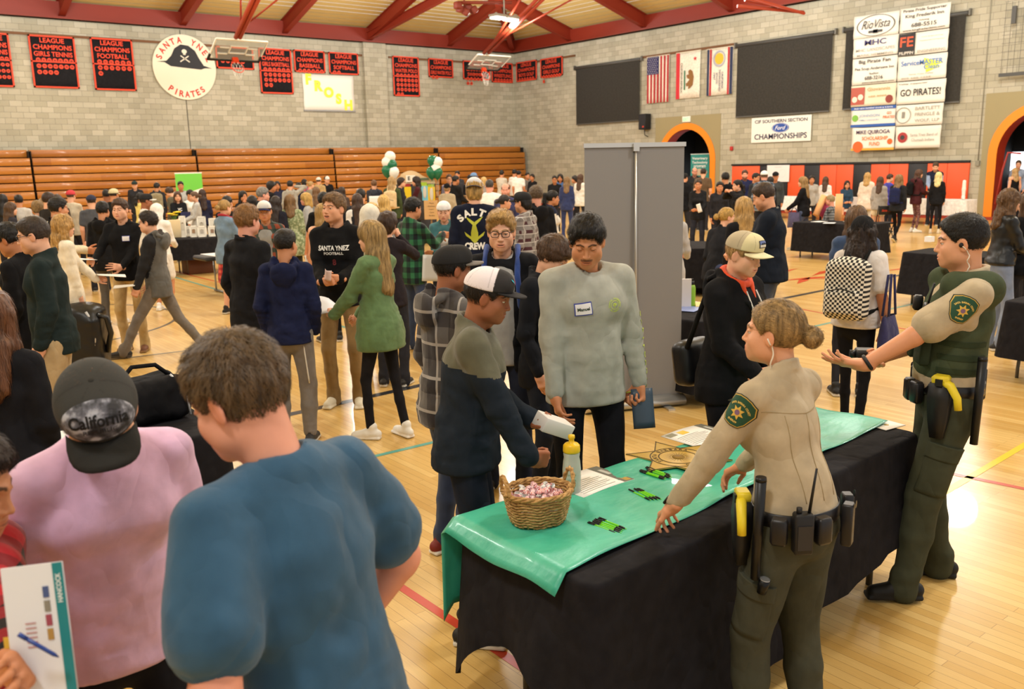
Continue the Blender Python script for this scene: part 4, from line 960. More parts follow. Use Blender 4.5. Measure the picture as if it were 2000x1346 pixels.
# ------------------------------------------------------------------ banners and signs on the walls
def wrect(side, quad, off=0.):
    f = lw if side == 'L' else rw; P = [f(*q, off) for q in quad]; h = 0 if side == 'L' else 1
    l = (P[0][h]+P[3][h])/2; r = (P[1][h]+P[2][h])/2; t = (P[0][2]+P[1][2])/2; b = (P[2][2]+P[3][2])/2
    return l, r, t, b
class Wall:
    """local frame on a wall: origin at the panel's centre, u to the viewer's right, v up, n into the room"""
    def __init__(s, side, quad=None, lrtb=None, off=.03):
        l, r, t, b = lrtb or wrect(side, quad, off); s.w = abs(r-l); s.h = t-b; s.v = np.array([0, 0, 1.])
        if side == 'L': s.o = np.array([(l+r)/2, YL-off, (t+b)/2]); s.u = np.array([1., 0, 0]); s.n = np.array([0, -1., 0])
        else: s.o = np.array([XR-off, (l+r)/2, (t+b)/2]); s.u = np.array([0, -1., 0]); s.n = np.array([-1., 0, 0])
    def panel(s, mb, cx, cy, w, h, d=0., th=.006, wav=0.):
        o = s.o+s.u*cx+s.v*cy+s.n*d
        if wav: mb.grid(lambda a, b: o+s.u*(a-.5)*w*(1+.01*math.sin(9*b))+s.v*((b-.5)*h-.008*math.sin(a*math.pi)*(b > .5)*h)+s.n*wav*math.sin(a*9+b*2), 14, 6, th)
        else: mb.box(o, (abs(s.u[0])*w+abs(s.u[1])*th, abs(s.u[1])*w+abs(s.u[0])*th, h))
        return mb
    def text(s, mb, t, cx, cy, d=.012, **k): return put_text(mb, t, cx, cy, s.o, s.u, s.v, s.n*d, **k)
    def poly(s, mb, pts, d=.012): 
        mb.add([s.o+s.u*a+s.v*b+s.n*d for a, b in pts], [tuple(range(len(pts)))]); return mb
    def disc(s, mb, cx, cy, rx, ry=None, d=.012, n=24): return s.poly(mb, [(cx+rx*math.cos(t), cy+(ry or rx)*math.sin(t)) for t in np.linspace(0, 2*math.pi, n, endpoint=False)], d)
    def ring(s, mb, cx, cy, r1, r2, d=.012, n=40, asp=1.):
        for i in range(n):
            a, b = 2*math.pi*i/n, 2*math.pi*(i+1)/n; P = [(cx+r*math.cos(t), cy+asp*r*math.sin(t)) for r, t in ((r1, a), (r2, a), (r2, b), (r1, b))]; s.poly(mb, P, d)
ORG = plain('E2472B', .7, name='orange_felt'); BLKF = cloth('1C1B1E', weave=500); DKN = plain('2A1512', .7, name='dark_print'); WHT = plain('EDE9DF', .6, name='white_vinyl')
def league(side, quad, lines, rows, split=None, label='', seed=0):
    """black felt championship banner: orange border, lettering and rows of year discs"""
    W = Wall(side, quad, off=.06); mb = MB(); W.panel(mb, 0, 0, W.w, W.h, wav=.012); o = tag(mb.build('banner', BLKF), label, 'banner', 'league championship banners')
    mb = MB(); t = .055
    for cx, cy, w, h in ((0, W.h/2-t/2, W.w, t), (0, -W.h/2+t/2, W.w, t), (-W.w/2+t/2, 0, t, W.h), (W.w/2-t/2, 0, t, W.h)): W.panel(mb, cx, cy, w, h, .012, .03)
    if split: W.panel(mb, 0, W.h/2-split*W.h, W.w, .045, .012, .03)
    mb.build('border', ORG, o); mb = MB(); y = W.h/2-.17; hh = .17
    for i, l in enumerate(lines): W.text(mb, l, 0, y, d=.032, h=hh, bold=.025, maxw=W.w*.84); y -= .235
    mb.build('lettering', ORG, o); y += .02; mb = MB(); md = MB(); k = 0; yrs = [80, 81, 82, 84, 85, 86, 88, 92, 93, 94, 95, 97, 98, 99]
    for ri, nrow in enumerate(rows):
        if split and ri == len(rows)-(sum(1 for _ in rows)-2) and y > W.h/2-split*W.h: y = W.h/2-split*W.h-.16
        nmax = max(rows); st = min(.21, W.w*.84/max(nmax, 1)); r = min(.083, st*.43)
        for j in range(nrow):
            x = -W.w*.40+st*(j+.5); W.disc(mb, x, y, r, d=.030, n=14); W.text(md, str(yrs[k % 14]), x, y, d=.034, h=r*.8, bold=.02); k += 1
        y -= .21
    mb.build('year_discs', ORG, o); md.build('year_numbers', DKN, o); return o
LC = ['LEAGUE', 'CHAMPIONS']
league('L', [(-62, 60), (18, 66), (27, 170), (-50, 168)], LC+['BOYS TENNIS'], [7, 7, 7, 7], .5, 'black and orange league banner cut by the left edge of the frame')
league('L', [(53, 67), (146, 73), (154, 173), (67, 171)], LC+['GIRLS TENNIS'], [7, 7, 4], .5, 'league champions girls tennis banner on the block wall')
league('L', [(175, 74), (258, 77), (266, 177), (186, 176)], LC+['FOOTBALL'], [6, 6, 1], .5, 'league champions football banner beside the round sign')
league('L', [(415, 88), (494, 95), (496, 136), (428, 134)], [], [0, 0, 5], None, 'short orange bordered banner hidden behind the glass backboard above the net')
league('L', [(507, 93), (568, 97), (573, 184), (507, 182)], LC+['GIRLS BASKETBALL'], [6, 6, 6, 2], .5, 'league champions girls basketball banner left of the white sheet')
league('L', [(573, 96), (634, 101), (635, 143), (575, 140)], LC+['BASEBALL'], [6], None, 'league champions baseball banner above the white sheet')
league('L', [(641, 101), (699, 105), (700, 147), (643, 144)], LC+['SOFTBALL'], [2], None, 'league champions softball banner next to the pilaster')
league('L', [(766, 109), (818, 112), (819, 189), (769, 187)], LC+['WATER POLO'], [6, 6, 6, 6, 2], .5, 'long league champions water polo banner right of the pilaster')
league('L', [(836, 113), (884, 117), (885, 153), (837, 150)], LC+['GIRLS WATER POLO'], [2], None, 'league champions girls water polo banner with two discs')
league('L', [(903, 118), (956, 121), (957, 157), (905, 155)], LC+['SWIMMING'], [5, 2], None, 'league champions swimming banner behind the far hoop')
league('L', [(960, 121), (1001, 124), (1001, 163), (960, 160)], LC+['WRESTLING'], [6], None, 'league champions wrestling banner in the room corner')
league('R', [(1009, 122), (1048, 117), (1049, 156), (1009, 160)], LC+['BOYS GOLF'], [6], None, 'league champions boys golf banner on the right wall')
league('R', [(1055, 117), (1099, 108), (1099, 146), (1057, 153)], LC+['GIRLS GOLF'], [7, 1], None, 'league champions girls golf banner on the right wall')
# round school sign: lettering on the rim, and a plain hat-and-bones motif in place of the school's figure
cc_ = lw(360, 132); W = Wall('L', lrtb=(cc_[0]-1.24, cc_[0]+1.24, cc_[2]+1.24, cc_[2]-1.24), off=.05); mb = MB()
mb.cyl(W.o-W.n*.03, W.o+W.n*.03, 1.24, n=64); so = tag(mb.build('round_sign', plain('E4DCC4', .6, name='cream_paint')), 'round cream school sign with red rim lettering and a black hat', 'sign')
mb = MB(); arc_text(mb, 'SANTA YNEZ', 0, 0, 1.03, -70, 70, .24, W.o, W.u, W.v, W.n*.036, bold=.03); arc_text(mb, 'PIRATES', 0, 0, 1.03, 217, 143, .24, W.o, W.u, W.v, W.n*.036, bold=.03, inward=True); mb.build('lettering', plain('C43320', .6, name='red_paint'), so)
mb = MB(); W.poly(mb, [(-1.08, .17), (-.78, .16), (-.55, .02), (.62, -.06), (.8, .0), (1.08, .0), (.75, .10), (.58, .38), (.45, .65), (.2, .83), (-.1, .86), (-.35, .70), (-.5, .42), (-.7, .22)], .036); mb.build('hat_motif', plain('1B1A1C', .6, name='black_paint'), so)
mb = MB(); W.disc(mb, .02, .60, .10, .085, .042); W.panel(mb, .02, .50, .09, .06, .042, .004)
for a in (-1, 1):
    P = [(.02-.2*a, .22), (.02-.17*a, .19), (.02+.17*a, .42), (.02+.14*a, .45)]; W.poly(mb, P, .041)
mb.build('bones_motif', plain('DDD6C2', .6, name='bone_paint'), so)
# handwritten sheet
W = Wall('L', [(590, 144), (690, 149), (693, 217), (595, 217)]); mb = MB(); W.panel(mb, 0, 0, W.w, W.h, wav=.006); o = tag(mb.build('paper_banner', WHT), 'white paper sheet with yellow hand painted letters', 'banner')
mb = MB()
for i, ch in enumerate('FROSH'): W.text(mb, ch, -W.w*.39+W.w*.19*i, W.h*(.36-.17*i), d=.02, h=W.h*.30, bold=.06)
mb.build('painted_letters', plain('F4E84A', .6, name='yellow_paint'), o); mb = MB(); W.panel(mb, 0, -W.h/2, W.w*1.02, .06, .0, .05); mb.build('bottom_bar', plain('8A8A88', .5, name='grey_bar'), o)
# window screens on the right wall
for q, lab in (([(1124, 134), (1250, 115), (1250, 231), (1125, 247)], 'black roller screen left of the three flags'), ([(1438, 89), (1629, 64), (1620, 217), (1437, 229)], 'large black roller screen right of the three flags'), ([(1650, 58), (1890, 26), (1875, 200), (1645, 213)], 'black roller screen behind the sponsor banners')):
    W = Wall('R', q, off=.10); r = empty('roller_screen', W.o, 0, lab, 'screen', 'black roller screens'); z3 = W.o.copy(); W.o = np.zeros(3)
    mb = MB(); W.panel(mb, 0, 0, W.w*.985, W.h, th=.01); mb.build('screen_cloth', cloth('383632', weave=300, fold=.2), r); mb = MB(); a = W.u*W.w*.51+W.v*W.h/2; mb.cyl(a, -W.u*W.w*.51+W.v*W.h/2, .07, n=12); mb.build('roller_tube', plain('4A4A48', .5, name='grey_metal'), r)
    mb = MB(); W.panel(mb, 0, -W.h/2, W.w*.985, .05, .0, .03); mb.build('bottom_rail', plain('55534E', .5, name='rail_metal'), r)
    for sg in (-1, 1): mb = MB(); W.panel(mb, sg*W.w*.52, W.h/2+.02, .05, .2, -.03, .16); mb.build('bracket', plain('6A6860', .5, name='bracket_metal'), r)
# flags
def flag(q, lab, parts):
    W = Wall('R', q, off=.06); mb = MB(); W.panel(mb, 0, 0, W.w, W.h, wav=.015); o = tag(mb.build('flag', cloth('E6DFCF', weave=700)), lab, 'flag', 'flags on the right wall'); w, h = W.w, W.h
    for nm, col, fn in parts: mb = MB(); fn(W, mb, w, h); mb.build(nm, plain(col, .8, name='flag_dye'), o)
    mb = MB(); W.panel(mb, 0, h/2, w*1.05, .05, .0, .05); mb.build('pole_sleeve', plain('CFC8B4', .8, name='sleeve'), o)
def us1(W, mb, w, h):
    for i in range(0, 13, 2): x = -w/2+w*(i+.5)/13; W.panel(mb, x, (-h*.19 if x < .02 else 0), w/13, (h*.62 if x < .02 else h), .02, .012)
def us2(W, mb, w, h): W.panel(mb, -w*.23, h*.31, w*.54, h*.38, .024, .012)
def us3(W, mb, w, h):
    for i in range(9):
        for j in range(6 if i % 2 == 0 else 5): W.disc(mb, -w*.455+w*.085*j+(i % 2)*w*.042, h*.475-h*.041*i, .017, d=.034, n=5)
flag([(1265, 112), (1307, 108), (1306, 199), (1264, 202)], 'stars and stripes flag hung lengthwise on the right wall', [('red_stripes', 'A82A30', us1), ('canton', '2E2D5C', us2), ('stars', 'E8E4DC', us3)])
def bear(W, mb, w, h): W.poly(mb, [(.02*w, -.30*h), (.10*w, -.28*h), (.22*w, -.22*h), (.26*w, -.05*h), (.20*w, .08*h), (.10*w, .12*h), (.02*w, .09*h), (.04*w, .02*h), (-.06*w, .0*h), (-.02*w, -.06*h), (.08*w, -.09*h), (-.02*w, -.16*h), (-.08*w, -.18*h), (-.05*w, -.24*h), (.04*w, -.22*h)], .026)
def cal1(W, mb, w, h): W.panel(mb, -w*.43, 0, w*.15, h, .02, .012)
def cal2(W, mb, w, h): W.text(mb, 'CALIFORNIA REPUBLIC', -w*.27, -h*.05, d=.026, w=h*.66, h=.10, bold=.01, rot=-math.pi/2)
def cal3(W, mb, w, h):
    P = [( .30*w+.10*(1 if i % 2 == 0 else .42)*math.sin(i*math.pi/5), .34*h+.10*(1 if i % 2 == 0 else .42)*math.cos(i*math.pi/5)) for i in range(10)]; W.poly(mb, P, .026)
def cal4(W, mb, w, h): W.panel(mb, -w*.14, -.10*h, w*.05, h*.42, .022, .010)
flag([(1322, 105), (1368, 98), (1366, 190), (1321, 194)], 'white flag with red edge, brown bear and red star', [('red_edge', 'C8303A', cal1), ('lettering', '5A5040', cal2), ('star', 'C8303A', cal3), ('bear', '8A6236', bear), ('grass_strip', '3E7A5A', cal4)])
def d1(W, mb, w, h): W.panel(mb, -w*.46, 0, w*.08, h, .02, .012); W.panel(mb, w*.45, 0, w*.10, h, .02, .012)
def d2(W, mb, w, h): W.panel(mb, -w*.36, 0, w*.07, h, .02, .012); W.panel(mb, w*.345, 0, w*.07, h, .02, .012)
def d3(W, mb, w, h): W.disc(mb, -w*.02, h*.28, w*.17, d=.026)
def d4(W, mb, w, h): W.ring(mb, -w*.02, h*.28, w*.20, w*.25, d=.026)
def d5(W, mb, w, h):
    for i, tx in enumerate(('CALIFORNIA', 'DISTINGUISHED', 'SCHOOL', '1997')): W.text(mb, tx, w*.12-w*.11*i, -h*.19+(.0 if i < 2 else .05*h*(i-1)), d=.026, w=h*(.36, .46, .25, .15)[i], h=.09, bold=.01, rot=-math.pi/2)
flag([(1382, 97), (1433, 91), (1429, 183), (1381, 188)], 'white flag with navy and red side bands and yellow seal', [('navy_bands', '2B3350', d1), ('red_bands', 'B03038', d2), ('seal', 'DDB53A', d3), ('seal_ring', 'A8AAB8', d4), ('lettering', '5A607A', d5)])
# sponsor banners
NAVY, INK, GRY, BLU = '2B2A6A', '3A3A3A', 'A9A69C', '2E5AA8'
def sponsor(q, lab, parts, base='EAE6DA'):
    W = Wall('R', q, off=.26); mb = MB(); W.panel(mb, 0, 0, W.w*.985, W.h*.99, wav=.010); o = tag(mb.build('sponsor_banner', plain(base, .5, name='vinyl')), lab, 'banner', 'sponsor banners on the right wall')
    for col, fn in parts: mb = MB(); fn(W, mb, W.w, W.h); mb.build('print', plain(col, .55, name='print_ink'), o)
def T(*items):
    def f(W, mb, w, h):
        for tx, cx, cy, ww, hh in items: W.text(mb, tx, cx*w, cy*h, d=.026, w=ww*w, h=hh*h, bold=.012)
    return f
def PN(*items):
    def f(W, mb, w, h):
        for cx, cy, ww, hh in items: W.panel(mb, cx*w, cy*h, ww*w, hh*h, .018, .012)
    return f
sponsor([(1667.5, 33), (1757, 20), (1756, 66), (1667, 77)], 'top left sponsor banner with script name inside an oval', [(INK, lambda W, mb, w, h: (W.ring(mb, 0, 0, w*.40, w*.42, .026, asp=.5), put_text(mb, 'RioVista', 0, h*.06, W.o, W.u, W.v, W.n*.026, w=w*.62, h=h*.36, shear=.4), W.panel(mb, 0, -h*.26, w*.30, h*.10, .022, .008), W.panel(mb, 0, -h*.26, w*.10, h*.16, .022, .008)))])
sponsor([(1758, 17.5), (1857, 4), (1855, 54), (1757, 66)], 'top right sponsor banner with the inn telephone number', [(INK, T(('Pirate Pride Supporter', 0, .36, .86, .15), ('King Frederik Inn', 0, .14, .76, .17), ('Solvang', 0, -.05, .2, .08), ('688-5515', 0, -.22, .5, .16), ('www.kingfrederikinn.com', 0, -.42, .84, .10)))])
sponsor([(1667, 77), (1756, 66), (1754, 105), (1666, 115)], 'sponsor banner with blue MHC letters', [(NAVY, T(('MHC', 0, .24, .48, .28))), ('B5B2AA', T(('MHC LANDSCAPES', 0, -.12, .86, .16), ('MARK HEMMING', 0, -.38, .8, .12)))])
sponsor([(1757, 67), (1855, 55), (1850, 101), (1754, 110)], 'sponsor banner with a black square and orange FE letters', [('1D1B1A', PN((-.33, 0, .34, .96))), ('E2552A', T(('FE', -.33, .12, .27, .44))), ('E6DFD2', T(('FILIPPIN', -.33, -.38, .29, .13))), (GRY, T(('ENGINEERING', .18, -.36, .56, .12), ('filippinengineering.com', .18, .1, .5, .05), ('Civil Engineering', .18, .26, .42, .05)))])
sponsor([(1666, 116), (1754, 106), (1751, 162), (1663, 166)], 'sponsor banner headed Big Pirate Fan', [(INK, T(('Big Pirate Fan', 0, .34, .7, .17), ('Pea Soup Andersens Inn', 0, .08, .86, .13), ('Buellton', 0, -.1, .2, .07), ('688-3216', 0, -.26, .4, .14), ('peasoupandersens.com', .1, -.43, .7, .07)))])
sponsor([(1754, 111), (1850, 102), (1849, 152), (1752, 159)], 'sponsor banner with blue script and a yellow flash', [('DDE34A', lambda W, mb, w, h: W.poly(mb, [(.04*w, .36*h), (.42*w, .12*h), (.30*w, .04*h), (.38*w, -.02*h), (.10*w, -.22*h)], .022)), ('4A7AC0', T(('ServiceMASTER', 0, .20, .84, .20), ('Clean', .2, .0, .3, .18))), (GRY, T(('Santa Ynez Valley', 0, -.26, .5, .07), ('805 688 1234', -.1, -.40, .6, .07)))])
sponsor([(1663, 167), (1751, 162), (1750, 204), (1661, 210)], 'tan sponsor banner with a red and white picture', [('B0584A', PN((-.34, 0, .30, .8))), ('E8D9C8', lambda W, mb, w, h: [W.disc(mb, (-.40+.13*i)*w, (-.16+.1*(i % 2))*h, .06*w, d=.034) for i in range(2)]), ('8A3A30', lambda W, mb, w, h: W.disc(mb, .36*w, -.22*h, .08*w, d=.026)), ('C0A878', T(('Giovannis', .12, .28, .5, .16), ('688 8888', .1, -.05, .4, .08)))], 'E6DAC0')
sponsor([(1752, 160), (1849, 153), (1845, 199), (1750, 205)], 'sponsor banner reading GO PIRATES in black capitals', [('1E1C1C', T(('GO PIRATES!', 0, .0, .82, .30), ('Valley supporter', -.16, .38, .6, .07)))])
sponsor([(1661, 211), (1750, 205), (1749, 244), (1664, 250)], 'sponsor banner with a blue stripe and green apple mark', [(BLU, PN((0, .43, 1, .15), (0, -.44, 1, .13))), ('7AB648', lambda W, mb, w, h: W.disc(mb, -.40*w, -.05*h, .07*w, d=.026)), ('9AB0D0', T(('JOHNSON', -.08, .04, .46, .18), ('FAMILY DENTISTRY', -.08, -.16, .46, .08))), ('E06A2A', T(('GO', .36, .14, .1, .14), ('PIRATES!', .36, -.06, .26, .14))), ('F0F0F0', T(('FREE NEW PATIENT EXAM & X-RAYS', 0, .43, .86, .07)))])
sponsor([(1750, 206), (1845, 200), (1839, 241), (1749, 248)], 'sponsor banner with a round lantern mark and grey serif names', [('8A8880', lambda W, mb, w, h: (W.ring(mb, -.33*w, 0, .15*w, .165*w, .026), W.panel(mb, -.33*w, .02*h, .06*w, .3*h, .022, .008))), (GRY, T(('BARTLETT', .18, .30, .52, .16), ('PRINGLE &', .18, .02, .52, .16), ('WOLF, LLP', .18, -.28, .52, .16)))])
sponsor([(1664, 251), (1749, 245), (1746, 292), (1663, 295)], 'sponsor banner for a scholarship fund with two basketballs', [('4A2E5A', T(('MIKE QUIROGA', 0, .28, .78, .20))), ('E07A2A', T(('SCHOLARSHIP', .05, .02, .6, .16), ('FUND', .05, -.22, .24, .16))), ('D8642A', lambda W, mb, w, h: (W.disc(mb, -.34*w, -.34*h, .12*w, d=.026), W.disc(mb, .40*w, -.14*h, .06*w, d=.026))), ('E0A83A', PN((0, -.45, 1, .09)))])
sponsor([(1749, 249), (1839, 242), (1836, 288), (1748, 291)], 'bottom right sponsor banner with a red and black badge', [('A83A38', lambda W, mb, w, h: W.ring(mb, -.33*w, 0, .05*w, .11*w, .026)), ('3A3A3A', lambda W, mb, w, h: W.disc(mb, -.33*w, 0, .05*w, d=.026)), ('B4B0A8', T(('Santa Ynez Band of', .14, .10, .6, .13), ('Chumash Indians', .12, -.12, .5, .13)))])
W = Wall('R', [(1468, 231), (1585, 224), (1584, 275), (1468, 279)], off=.05); mb = MB(); W.panel(mb, 0, 0, W.w, W.h, th=.02); o = tag(mb.build('sign', WHT), 'white championships sign with a blue oval badge under the roller screen', 'sign')
mb = MB(); T(('CIF SOUTHERN SECTION', 0, .34, .88, .13), ('CHAMPIONSHIPS', 0, -.27, .88, .22))(W, mb, W.w, W.h); mb.build('lettering', plain('2E3350', .6, name='navy_ink'), o)
mb = MB(); W.disc(mb, 0, .06*W.h, W.w*.145, W.w*.066, d=.022, n=40); mb.build('oval', plain('2B4FA0', .5, name='blue_ink'), o)
mb = MB(); put_text(mb, 'Ford', 0, .06*W.h, W.o, W.u, W.v, W.n*.028, w=W.w*.18, h=W.h*.16, shear=.35, bold=.01); W.ring(mb, 0, .06*W.h, W.w*.128, W.w*.134, .026, asp=.455); W.text(mb, 'Southern California Ford Dealers - www.cifss.org', 0, -.44*W.h, w=W.w*.84, h=W.h*.04, d=.026); mb.build('white_script', plain('E8ECF4', .5, name='white_ink'), o)
# speaker, exit sign, alarm
q = rw(1266, 238); r = empty('loudspeaker', (XR-.22, q[1], q[2]-.33), 0, 'black loudspeaker on a bracket left of the arched doorway', 'speaker'); mb = MB(); mb.box((0, 0, .33), (.36, .40, .66), bev=.02); mb.build('cabinet', plain('1A1A1C', .6, name='black_cabinet'), r); mb = MB(); mb.box((-.185, 0, .33), (.01, .34, .58)); mb.build('grille', plain('26262A', .8, name='grille'), r)
mb = MB(); mb.tube([(0, 0, .02), (.0, 0, -.22), (.2, 0, -.3)], .02, 8); mb.build('bracket', plain('202020', .5, name='black_metal'), r); mb = MB(); mb.box((-.192, -.08, .12), (.004, .10, .06)); mb.build('badge', plain('C03A28', .5, name='red_badge'), r)
q = rw(1342, 233); r = empty('exit_sign', (XR-.04, q[1], q[2]-.12), 0, 'green exit sign above the arched doorway', 'sign'); mb = MB(); mb.box((0, 0, .12), (.07, .42, .24), bev=.01); mb.build('housing', plain('E8EADF', .5, name='housing'), r); mb = MB(); put_text(mb, 'EXIT', 0, .12, (-.037, 0, 0), (0, -1, 0), (0, 0, 1), (0, 0, 0), w=.3, h=.13, bold=.02); mb.build('lettering', plain('6FCF8A', .5, name='exit_green', emit=1.2), r)
q = rw(1430, 290); mb = MB(); mb.box((XR-.04, q[1], q[2]), (.08, .12, .16), bev=.01); prop('fire_alarm', mb, plain('B8302C', .5, name='red_plastic'), 'small red fire alarm on the block wall beside the arch', 'alarm')
# wall pads
zt = rw(1650, 317)[2]; pads = [(1432, 1486, 'o'), (1486.5, 1541, 'k'), (1542, 1573, 'o'), (1573.5, 1603, 'k'), (1603.5, 1636, 'o'), (1636.5, 1669, 'o'), (1669.5, 1703, 'k'), (1703.5, 1739, 'o'), (1739.5, 1776, 'o'), (1776.5, 1813, 'k'), (1813.5, 1852, 'o'), (1852.5, 1895, 'o')]
OP = plain('E0572A', .5, name='orange_vinyl_pad'); KP = plain('17171A', .45, name='black_vinyl_pad')
for i, (a, b, c) in enumerate(pads):
    ya, yb = rw(a, 330)[1], rw(b, 330)[1]; mb = MB(); mb.box((XR-.04, (ya+yb)/2, (zt-.08+.1)/2+.0), (.08, abs(ya-yb), zt-.18), bev=.012)
    tag(mb.build('wall_pad', OP if c == 'o' else KP), ('orange' if c == 'o' else 'black')+' wall pad, '+('first', 'second', 'third', 'fourth', 'fifth', 'sixth', 'seventh', 'eighth', 'ninth', 'tenth', 'eleventh', 'twelfth')[i]+' from the corner end of the padded wall', 'wall pad', 'wall pads on the right wall')
mb = MB(); ya, yb = rw(1431, 330)[1], rw(1895, 330)[1]; mb.box((XR-.05, (ya+yb)/2, zt-.035), (.10, abs(ya-yb), .07)); struct('trim_pad_top', mb, KP); mb = MB(); mb.box((XR-.03, (Y0+YL)/2, .05), (.05, YL-Y0, .10)); struct('baseboard_right', mb, plain('A03A26', .6, name='red_base'))
W = Wall('R', [(1498, 322), (1542, 323), (1541, 356), (1498, 354)], off=.12); mb = MB(); W.panel(mb, 0, 0, W.w, W.h, th=.008); o = tag(mb.build('poster', plain('E9E7E6', .6, name='white_paper')), 'white paper poster taped on the padded wall', 'poster'); mb = MB(); W.text(mb, 'WELCOME', 0, W.h*.38, w=W.w*.3, h=.04); W.ring(mb, .2, .0, .14, .145, .012); mb.build('faint_print', plain('C9C6C6', .6, name='faint_ink'), o)
# wire cage frame high on the right wall
mb = MB(); a = rw(1958, 148); 
mb.box((XR-.25, a[1]-1.2, a[2]), (.06, 2.4, .10)); mb.box((XR-.25, rw(1990, 10)[1], rw(1990, 30)[2]), (.08, .12, .5))
for i in range(14): mb.box((XR-.25, a[1]-.05-i*.17, a[2]+1.05), (.008, .008, 2.1))
for i in range(9): mb.box((XR-.25, a[1]-1.2, a[2]+.2+i*.24), (.008, 2.4, .008))
prop('wire_guard', mb, plain('4A4A48', .5, name='wire'), 'wire mesh guard frame high on the right wall', 'guard')
# ------------------------------------------------------------------ bleachers, folded against the back wall
def woodmat():
    t = NT('bleacher_wood'); oi = t.n('ShaderNodeObjectInfo'); b = t.n('ShaderNodeTexBrick', offset=.43); sp = t.sep(t.coord()); cb = t.n('ShaderNodeCombineXYZ'); t.l(sp[0], cb.inputs[0]); t.l(sp[2], cb.inputs[1]); t.l(cb.outputs[0], b.inputs['Vector'])
    b.inputs['Scale'].default_value = 1; b.inputs['Brick Width'].default_value = 1.6; b.inputs['Row Height'].default_value = .29; b.inputs['Mortar Size'].default_value = .0; b.inputs['Bias'].default_value = -.1
    b.inputs['Color1'].default_value = (*srgb('BC7A30'), 1); b.inputs['Color2'].default_value = (*srgb('A2601F'), 1)
    g = t.noise(3, t.map((1.2, 1, 22)), detail=5); c = t.mix(.45, b.outputs['Color'], t.ramp(g, [(.3, .55), (.7, 1.)]), 'MULTIPLY'); t.base(c); t.set(rough=.35, spec=.4, coat=.2); return t.m
BW = woodmat(); DARK = plain('17120E', .8, name='dark_steel')
edges = [-420, -120, 61, 384, 652, 856, 1023]; ord_ = ['beyond the frame at the left', 'cut by the left edge of the frame', 'under the tennis and football banners', 'under the white sheet', 'behind the balloons', 'in the room corner']
zT = 2.93; xs = [lw(e, 320, 1.0)[0] for e in edges]; RH = .292
for i in range(len(xs)-1):
    a, b = xs[i]+.03, xs[i+1]-.03
    if i == len(xs)-2: b = XR-.25
    r = empty('bleacher_section', ((a+b)/2, YL-.6, 0), 0, 'folded wooden bleacher section '+ord_[i], 'bleachers', 'folded bleacher sections'); w = b-a
    for j in range(10):
        z1 = zT-j*RH; front = -.10 if j == 0 else -.42-.022*j; sh = 0
        mb = MB(); mb.box((sh*.5, front, z1-RH/2+.012), (w-.02, .035, RH-.045), bev=.006); mb.box((sh*.5, front+.12, z1-.02), (w-.02, .26, .035)); mb.build('row_board', BW, r)
    mb = MB()
    for sg in (-1, 1): mb.box((sg*(w/2-.01), .0, 1.45), (.03, .7, 2.86))
    mb.box((0, .2, 1.45), (w-.05, .04, 2.86)); mb.build('steel_frame', DARK, r)
# ------------------------------------------------------------------ swung-up basketball hoops and their masts
def hoop(P, lab, tilt, mast):
    r = empty('basketball_hoop', P, 0, lab, 'basketball hoop'); a = R2(tilt); up = np.array([0, math.cos(a), math.sin(a)]); nn = np.cross((1, 0, 0), up); nn = nn if nn[2] < 0 else -nn
    Rm = np.stack([np.array([1, 0, 0]), up, -nn], 1); w, h = 1.83, 1.07; c = np.array([w/2, 0, 0])+up*h/2; mb = MB(); mb.box(c, (w, h, .015), Rm)
    t = NT('glass'); t.base((.9, .93, .88)); t.set(rough=.08, trans=.75, spec=.5); t.p.inputs['IOR'].default_value = 1.05; mb.build('glass_board', t.m, r); mb = MB()
    for cx, cy, ww, hh in ((0, h/2, w, .05), (-w/2, 0, .04, h), (w/2, 0, .04, h), (0, -h*.14, .62, .035), (0, h*.2, .62, .035), (-.3, .03, .035, .4), (.3, .03, .035, .4), (-.5, .12, .34, .04), (.5, .12, .34, .04), (-.5, -.2, .34, .04), (.5, -.2, .34, .04)): mb.box(c+np.array([cx, 0, 0])+up*cy, (ww, hh, .05), Rm)
    mb.build('board_frame', plain('E6E2D4', .5, name='white_frame'), r)
    mb = MB(); mb.box(c-up*h/2, (w+.06, .07, .07), Rm); mb.box(c-up*(h/2-.15)-np.array([w/2, 0, 0]), (.06, .3, .07), Rm); mb.box(c-up*(h/2-.15)+np.array([w/2, 0, 0]), (.06, .3, .07), Rm); mb.build('edge_padding', plain('1A1A1A', .7, name='black_rubber'), r)
    rc = c-up*(h/2-.12)+nn*.38; x = np.array([1., 0, 0]); mb = MB(); ang = np.linspace(0, 2*math.pi, 25); mb.tube([rc+.225*(x*math.cos(t)+nn*math.sin(t)) for t in ang], .014, 8); mb.box(c-up*(h/2-.12)+nn*.08, (.2, .12, .16), Rm); mb.build('rim', plain('D8421E', .4, name='orange_rim'), r)
    mb = MB(); dn = np.array([0, 0, -1.])
    for k in range(10):
        t0 = 2*math.pi*k/10; pa = [rc+.22*(x*math.cos(t0)+nn*math.sin(t0))]
        for j in range(1, 5): tt = t0+(.31 if j % 2 else 0); rr = .22-.03*j; pa.append(rc+rr*(x*math.cos(tt)+nn*math.sin(tt)*.8)+dn*.10*j)
        mb.tube(pa, .006, 5); mb.tube([rc+.22*(x*math.cos(t0)+nn*math.sin(t0))]+[rc+(.22-.03*j)*(x*math.cos(t0-(.31 if j % 2 else 0))+nn*math.sin(t0-(.31 if j % 2 else 0))*.8)+dn*.10*j for j in range(1, 5)], .006, 5)
    mb.build('net', plain('DAD6C8', .9, name='net_cord'), r)
    mb = MB(); b0 = c-nn*.08
    for A_, B_, rad in mast: mb.tube([np.array(A_)+b0 if True else A_, np.array(B_)+b0], rad, 10)
    mb.build('mast', plain('A03A22', .45, name='red_tube'), r)
